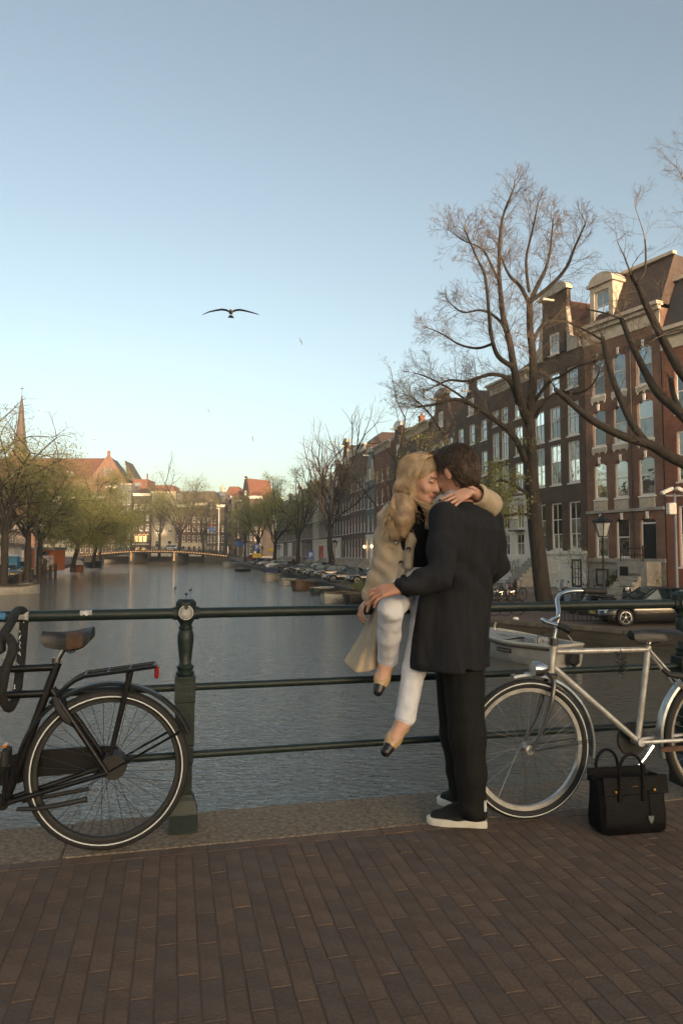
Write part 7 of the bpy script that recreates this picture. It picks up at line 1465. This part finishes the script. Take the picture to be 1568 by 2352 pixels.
m_btn = mat('dark horn button', (.02, .016, .013), .3)
for q in ((912, 1244, 3.465), (921, 1293, 3.47), (938, 1262, 3.43)):
    mb = MB().lathe([(.0, -.004), (.0125, -.004), (.0125, .003), (.009, .002), (0, .002)], A3(*q), 14, M=Matrix.Rotation(R(90), 4, 'X')); child('button', mb.mesh('button', m_btn, True), W_)
mb = MB().tube([Vector(lw + (le - lw) * .06 + np.array((0, .028 * math.cos(a), .028 * math.sin(a)))) for a in [k_ * .5236 for k_ in range(12)]], .0035, 6, closed=True); child('bracelet', mb.mesh('bracelet', m_gold), W_)
# hair
m_hw = mat('dark blond hair', (.33, .23, .135), .5, var=.6, scale=28, c2=(.18, .115, .062), spec=.5); m_hw2 = mat('blond hair lock', (.46, .345, .22), .45, var=.6, scale=20, c2=(.26, .165, .085), spec=.6)
Sh = SDF(wc - np.array((.22, .2, .36)), wc + .2, .0045); Sh.ell(Pw(0, -.024, .034), (.083, .104, .098), Fw, .01).ell(Pw(0, -.05, -.04), (.08, .068, .085), Fw, .04).path([A3(948, 1100, 3.53), A3(932, 1150, 3.48), A3(927, 1195, 3.44), A3(927, 1228, 3.43)], [.05, .052, .046, .02], .04).path([A3(986, 1142, 3.47), A3(992, 1175, 3.43), A3(990, 1208, 3.42)], [.014, .016, .01], .02); Sh.ell(Pw(.0, .11, -.05), (.056, .098, .115), Fw, .012, True)
child('hair', Sh.mesh('hair', m_hw), W_)
pth = []; fz_ = float(wc[2])
for i in range(2400):
    az = rnd.uniform(60, 300); a = R(az); lev = rnd.uniform(0, 1); wav = rnd.uniform(0, 6.3); amp = rnd.uniform(.004, .012); s_, f_ = math.sin(a), math.cos(a)
    root = Pw(rnd.gauss(0, .012), .04 - .06 * lev, .128 - .004 * lev); k_ = rnd.uniform(.97, 1.06); mid1 = Pw(s_ * .081 * k_, f_ * .1 * k_ - .022, .085); mid2 = Pw(s_ * .096 * k_, f_ * .108 * k_ - .024, -.02); low = Pw(s_ * .1 * k_, f_ * .1 * k_ - .02, -.1)
    # where the lock ends: most over the right shoulder and chest, some past the neck on the other side
    if az < 118: e1, e2 = A3(990 + rnd.gauss(0, 6), 1165, 3.44), A3(990 + rnd.gauss(0, 7), 1195 + rnd.uniform(-25, 22), 3.42)
    else:
        t = (az - 118) / 182; xe = 945 - 48 * (1 - abs(t * 2 - 1)) ** .8 + rnd.gauss(0, 9); De = 3.44 + .16 * (1 - abs(t * 2 - 1)) + (.02 if t < .5 else -.02)
        dv = Fw @ np.array((s_, f_, 0)); of = np.array((dv[0], dv[1], 0)) * .062 * rnd.uniform(.8, 1.15); low = A3(946, 1108, 3.52) + of * .98; e1 = A3(931, 1155, 3.475) + of; e2 = A3(926 + rnd.gauss(0, 9), 1224 + rnd.uniform(-48, 20), 3.43) + of * rnd.uniform(.7, 1.15)
    ctrl = [Vector(q) for q in (root, mid1, mid2, low, e1, (e1 * .5 + e2 * .5), e2)]; P = smooth_path(ctrl, 3); n = len(P)
    pth.append([p + Vector((math.sin(j * .75 + wav) * amp * (j / n) ** 1.3 * 1.6, math.cos(j * .6 + wav) * amp * (j / n), 0)) + Vector((rnd.gauss(0, .0008),) * 3) for j, p in enumerate(P)])
child('hair_locks', strands('hair_locks', pth, .0034, m_hw2), W_)['kind'] = 'stuff'
# seams, collar and pocket of the man's coat
cb = MB(); cb.tube([A3(1020, 1172, 3.33), A3(1045, 1163, 3.36), A3(1078, 1160, 3.40), A3(1096, 1165, 3.47), A3(1100, 1172, 3.55)], [.012, .02, .022, .02, .012], 8, flat=.8); child('collar', cb.mesh('collar', m_navy, True), M_)
# ================================================================ BIRDS
m_gull = mat('gull white', (.4, .38, .36), .8, var=.2, scale=20); m_gullw = mat('gull wing grey', (.2, .19, .19), .8, var=.3)
def gull(label, x, y, D, span, bank, yaw=0, group='gulls in the sky'):
    p = at(x, y, D); g = empty('gull', p, yaw, label, 'bird', group); s = span / 2
    MB().lathe([(0, -.3 * s), (.03 * s, -.26 * s), (.075 * s, -.1 * s), (.085 * s, .05 * s), (.06 * s, .18 * s), (.035 * s, .24 * s), (.03 * s, .3 * s), (0, .33 * s)], n=10, M=Matrix.Rotation(R(96), 4, 'X')).build('body', m_gull, g, True)
    MB().loft([[(-.05 * s, .25 * s, -.03 * s), (.05 * s, .25 * s, -.03 * s), (.05 * s, .25 * s, -.05 * s)], [(-.12 * s, .42 * s, -.07 * s), (.12 * s, .42 * s, -.07 * s), (.1 * s, .42 * s, -.085 * s)]]).build('tail', m_gull, g)
    for sd in (1, -1):
        mb = MB(); pr = [(.06, .01, .2, 0), (.17, .045, .2, -.04), (.32, .06, .19, -.05), (.52, .04, .16, -.01), (.78, .0, .11, .06), (1.0, -.035 if sd > 0 else -.075, .02, .14)]
        mb.loft([[(sd * u * s, (yy - c * .5) * s, z * s + .01 * s), (sd * u * s, yy * s, z * s + .02 * s), (sd * u * s, (yy + c * .5) * s, z * s), (sd * u * s, yy * s, z * s - .008 * s)] for u, z, c, yy in pr]); mb.build('wing', m_gullw, g, True)
    g.rotation_euler = (0, R(bank), yaw); return g
gull('gull gliding with spread wings in the middle of the sky', 530, 716, 16, 1.3, -2, .15)
gull('tiny banking gull right of the big one', 691, 784, 70, .9, 40, 1.2); gull('tiny gull low in the pale sky over the church side', 479, 943, 100, .9, 50, .9); gull('tiny dark gull above the far trees', 580, 1007, 95, 1.0, 70, 1.4); gull('faintest tiny gull above the left trees', 181, 906, 140, .9, 10, .5)
def duck(label, x, y, m, sc=1.0):
    p = gnd(x, y, WZ); d = empty('water_bird', p, 2.6, label, 'bird', 'birds on the water')
    MB().lathe([(0, -.2 * sc), (.07 * sc, -.15 * sc), (.1 * sc, 0), (.08 * sc, .12 * sc), (0, .2 * sc)], n=10, M=Matrix.Translation((0, 0, .05)) @ Matrix.Rotation(R(84), 4, 'X') ).build('body', m, d, True)
    MB().tube([(0, -.14 * sc, .08), (0, -.18 * sc, .2 * sc), (0, -.2 * sc, .27 * sc)], [.04 * sc, .03 * sc, .045 * sc], 8).build('head', m, d, True); MB().cyl((0, -.22 * sc, .27 * sc), (0, -.3 * sc, .255 * sc), .014, .006, 6).build('beak', m_amber, d)
duck('dark coot swimming above the railing post', 437, 1357, M['black_paint']); duck('small dark coot far left of the other on the rippled water', 402, 1352, M['black_paint'], .9)
p = at(1184, 1418, 29); o = MB().cbox((0, 0, .05), (.22, .2, .12), .04).build('litter_bag', M['white'], None); o.location = (p.x, p.y, -1.39); tag(o, 'small white piece of litter on the quay edge beside the man', 'litter')
# people far away
def walker(label, px, D, z, c1, c2, h=1.72, yaw=0):
    p = at(px, 1290, D); w = empty('person', (p.x, p.y, z), yaw, label, 'person', 'passers by'); k = h / 1.75
    S = SDF((-.45, -.4, 0), (.45, .4, 1.85), .022); S.path([(-.1, .12, .03), (-.1, .06, .5), (-.09, 0, .9)], [.06, .07, .09]).path([(.1, -.14, .03), (.1, -.03, .5), (.09, 0, .9)], [.06, .07, .09]).stack([(1.45, 0, 0, .14, .09), (1.38, 0, 0, .21, .12), (1.1, 0, 0, .17, .12), (.85, 0, 0, .18, .12)], (0, 1, 0), .05).path([(-.22, 0, 1.36), (-.27, .05, 1.08), (-.24, -.1, .85)], [.06, .05, .045]).path([(.22, 0, 1.36), (.27, -.02, 1.08), (.24, -.14, .88)], [.06, .05, .045]).cone((0, 0, 1.42), (0, -.02, 1.56), .055, .055).ell((0, -.02, 1.66), (.08, .1, .115))
    m3 = [c2, c1, m_skm, m_hm]; pk = lambda c: np.where(c[:, 2] > 1.7, 3, np.where(c[:, 2] > 1.48, 2, np.where(c[:, 2] > .88, 1, 0))).astype(np.int32); o = link('body', S.mesh('body', m3, pk), w); o.scale = (k, k, k); return w
walker('person in a pale jacket walking by the far houses behind the leafy elms', 667, 128, -1.15, mat('pale pink jacket', (.4, .25, .22), .8), M['black_paint']); walker('person in dark clothes walking beside the one in the pale jacket', 674, 128, -1.15, PAINT['dark green'], M['black_paint'], 1.8, .5); walker('person in a white top standing on the far bridge', 317, 246, 2.2, M['white'], M['black_paint'], 1.75); walker('cyclist in blue near the lit corner window', 527, 240, .9, PAINT['dark blue'], M['black_paint'], 1.8)
# ================================================================ AIR
hz = MB().bx(-420, 300, -330, 440, -4.4, 66).build('haze', mat('air', (1, 1, 1)))
hm = bpy.data.materials.new('haze'); hm.use_nodes = True; nt = hm.node_tree; nt.nodes.clear()
ov = nt.nodes.new('ShaderNodeOutputMaterial'); pv = nt.nodes.new('ShaderNodeVolumePrincipled'); pv.inputs['Color'].default_value = (.93, .93, .9, 1); pv.inputs['Density'].default_value = .0005; pv.inputs['Anisotropy'].default_value = .3
nt.links.new(pv.outputs[0], ov.inputs['Volume']); hz.data.materials.clear(); hz.data.materials.append(hm); tag(hz, kind='stuff')
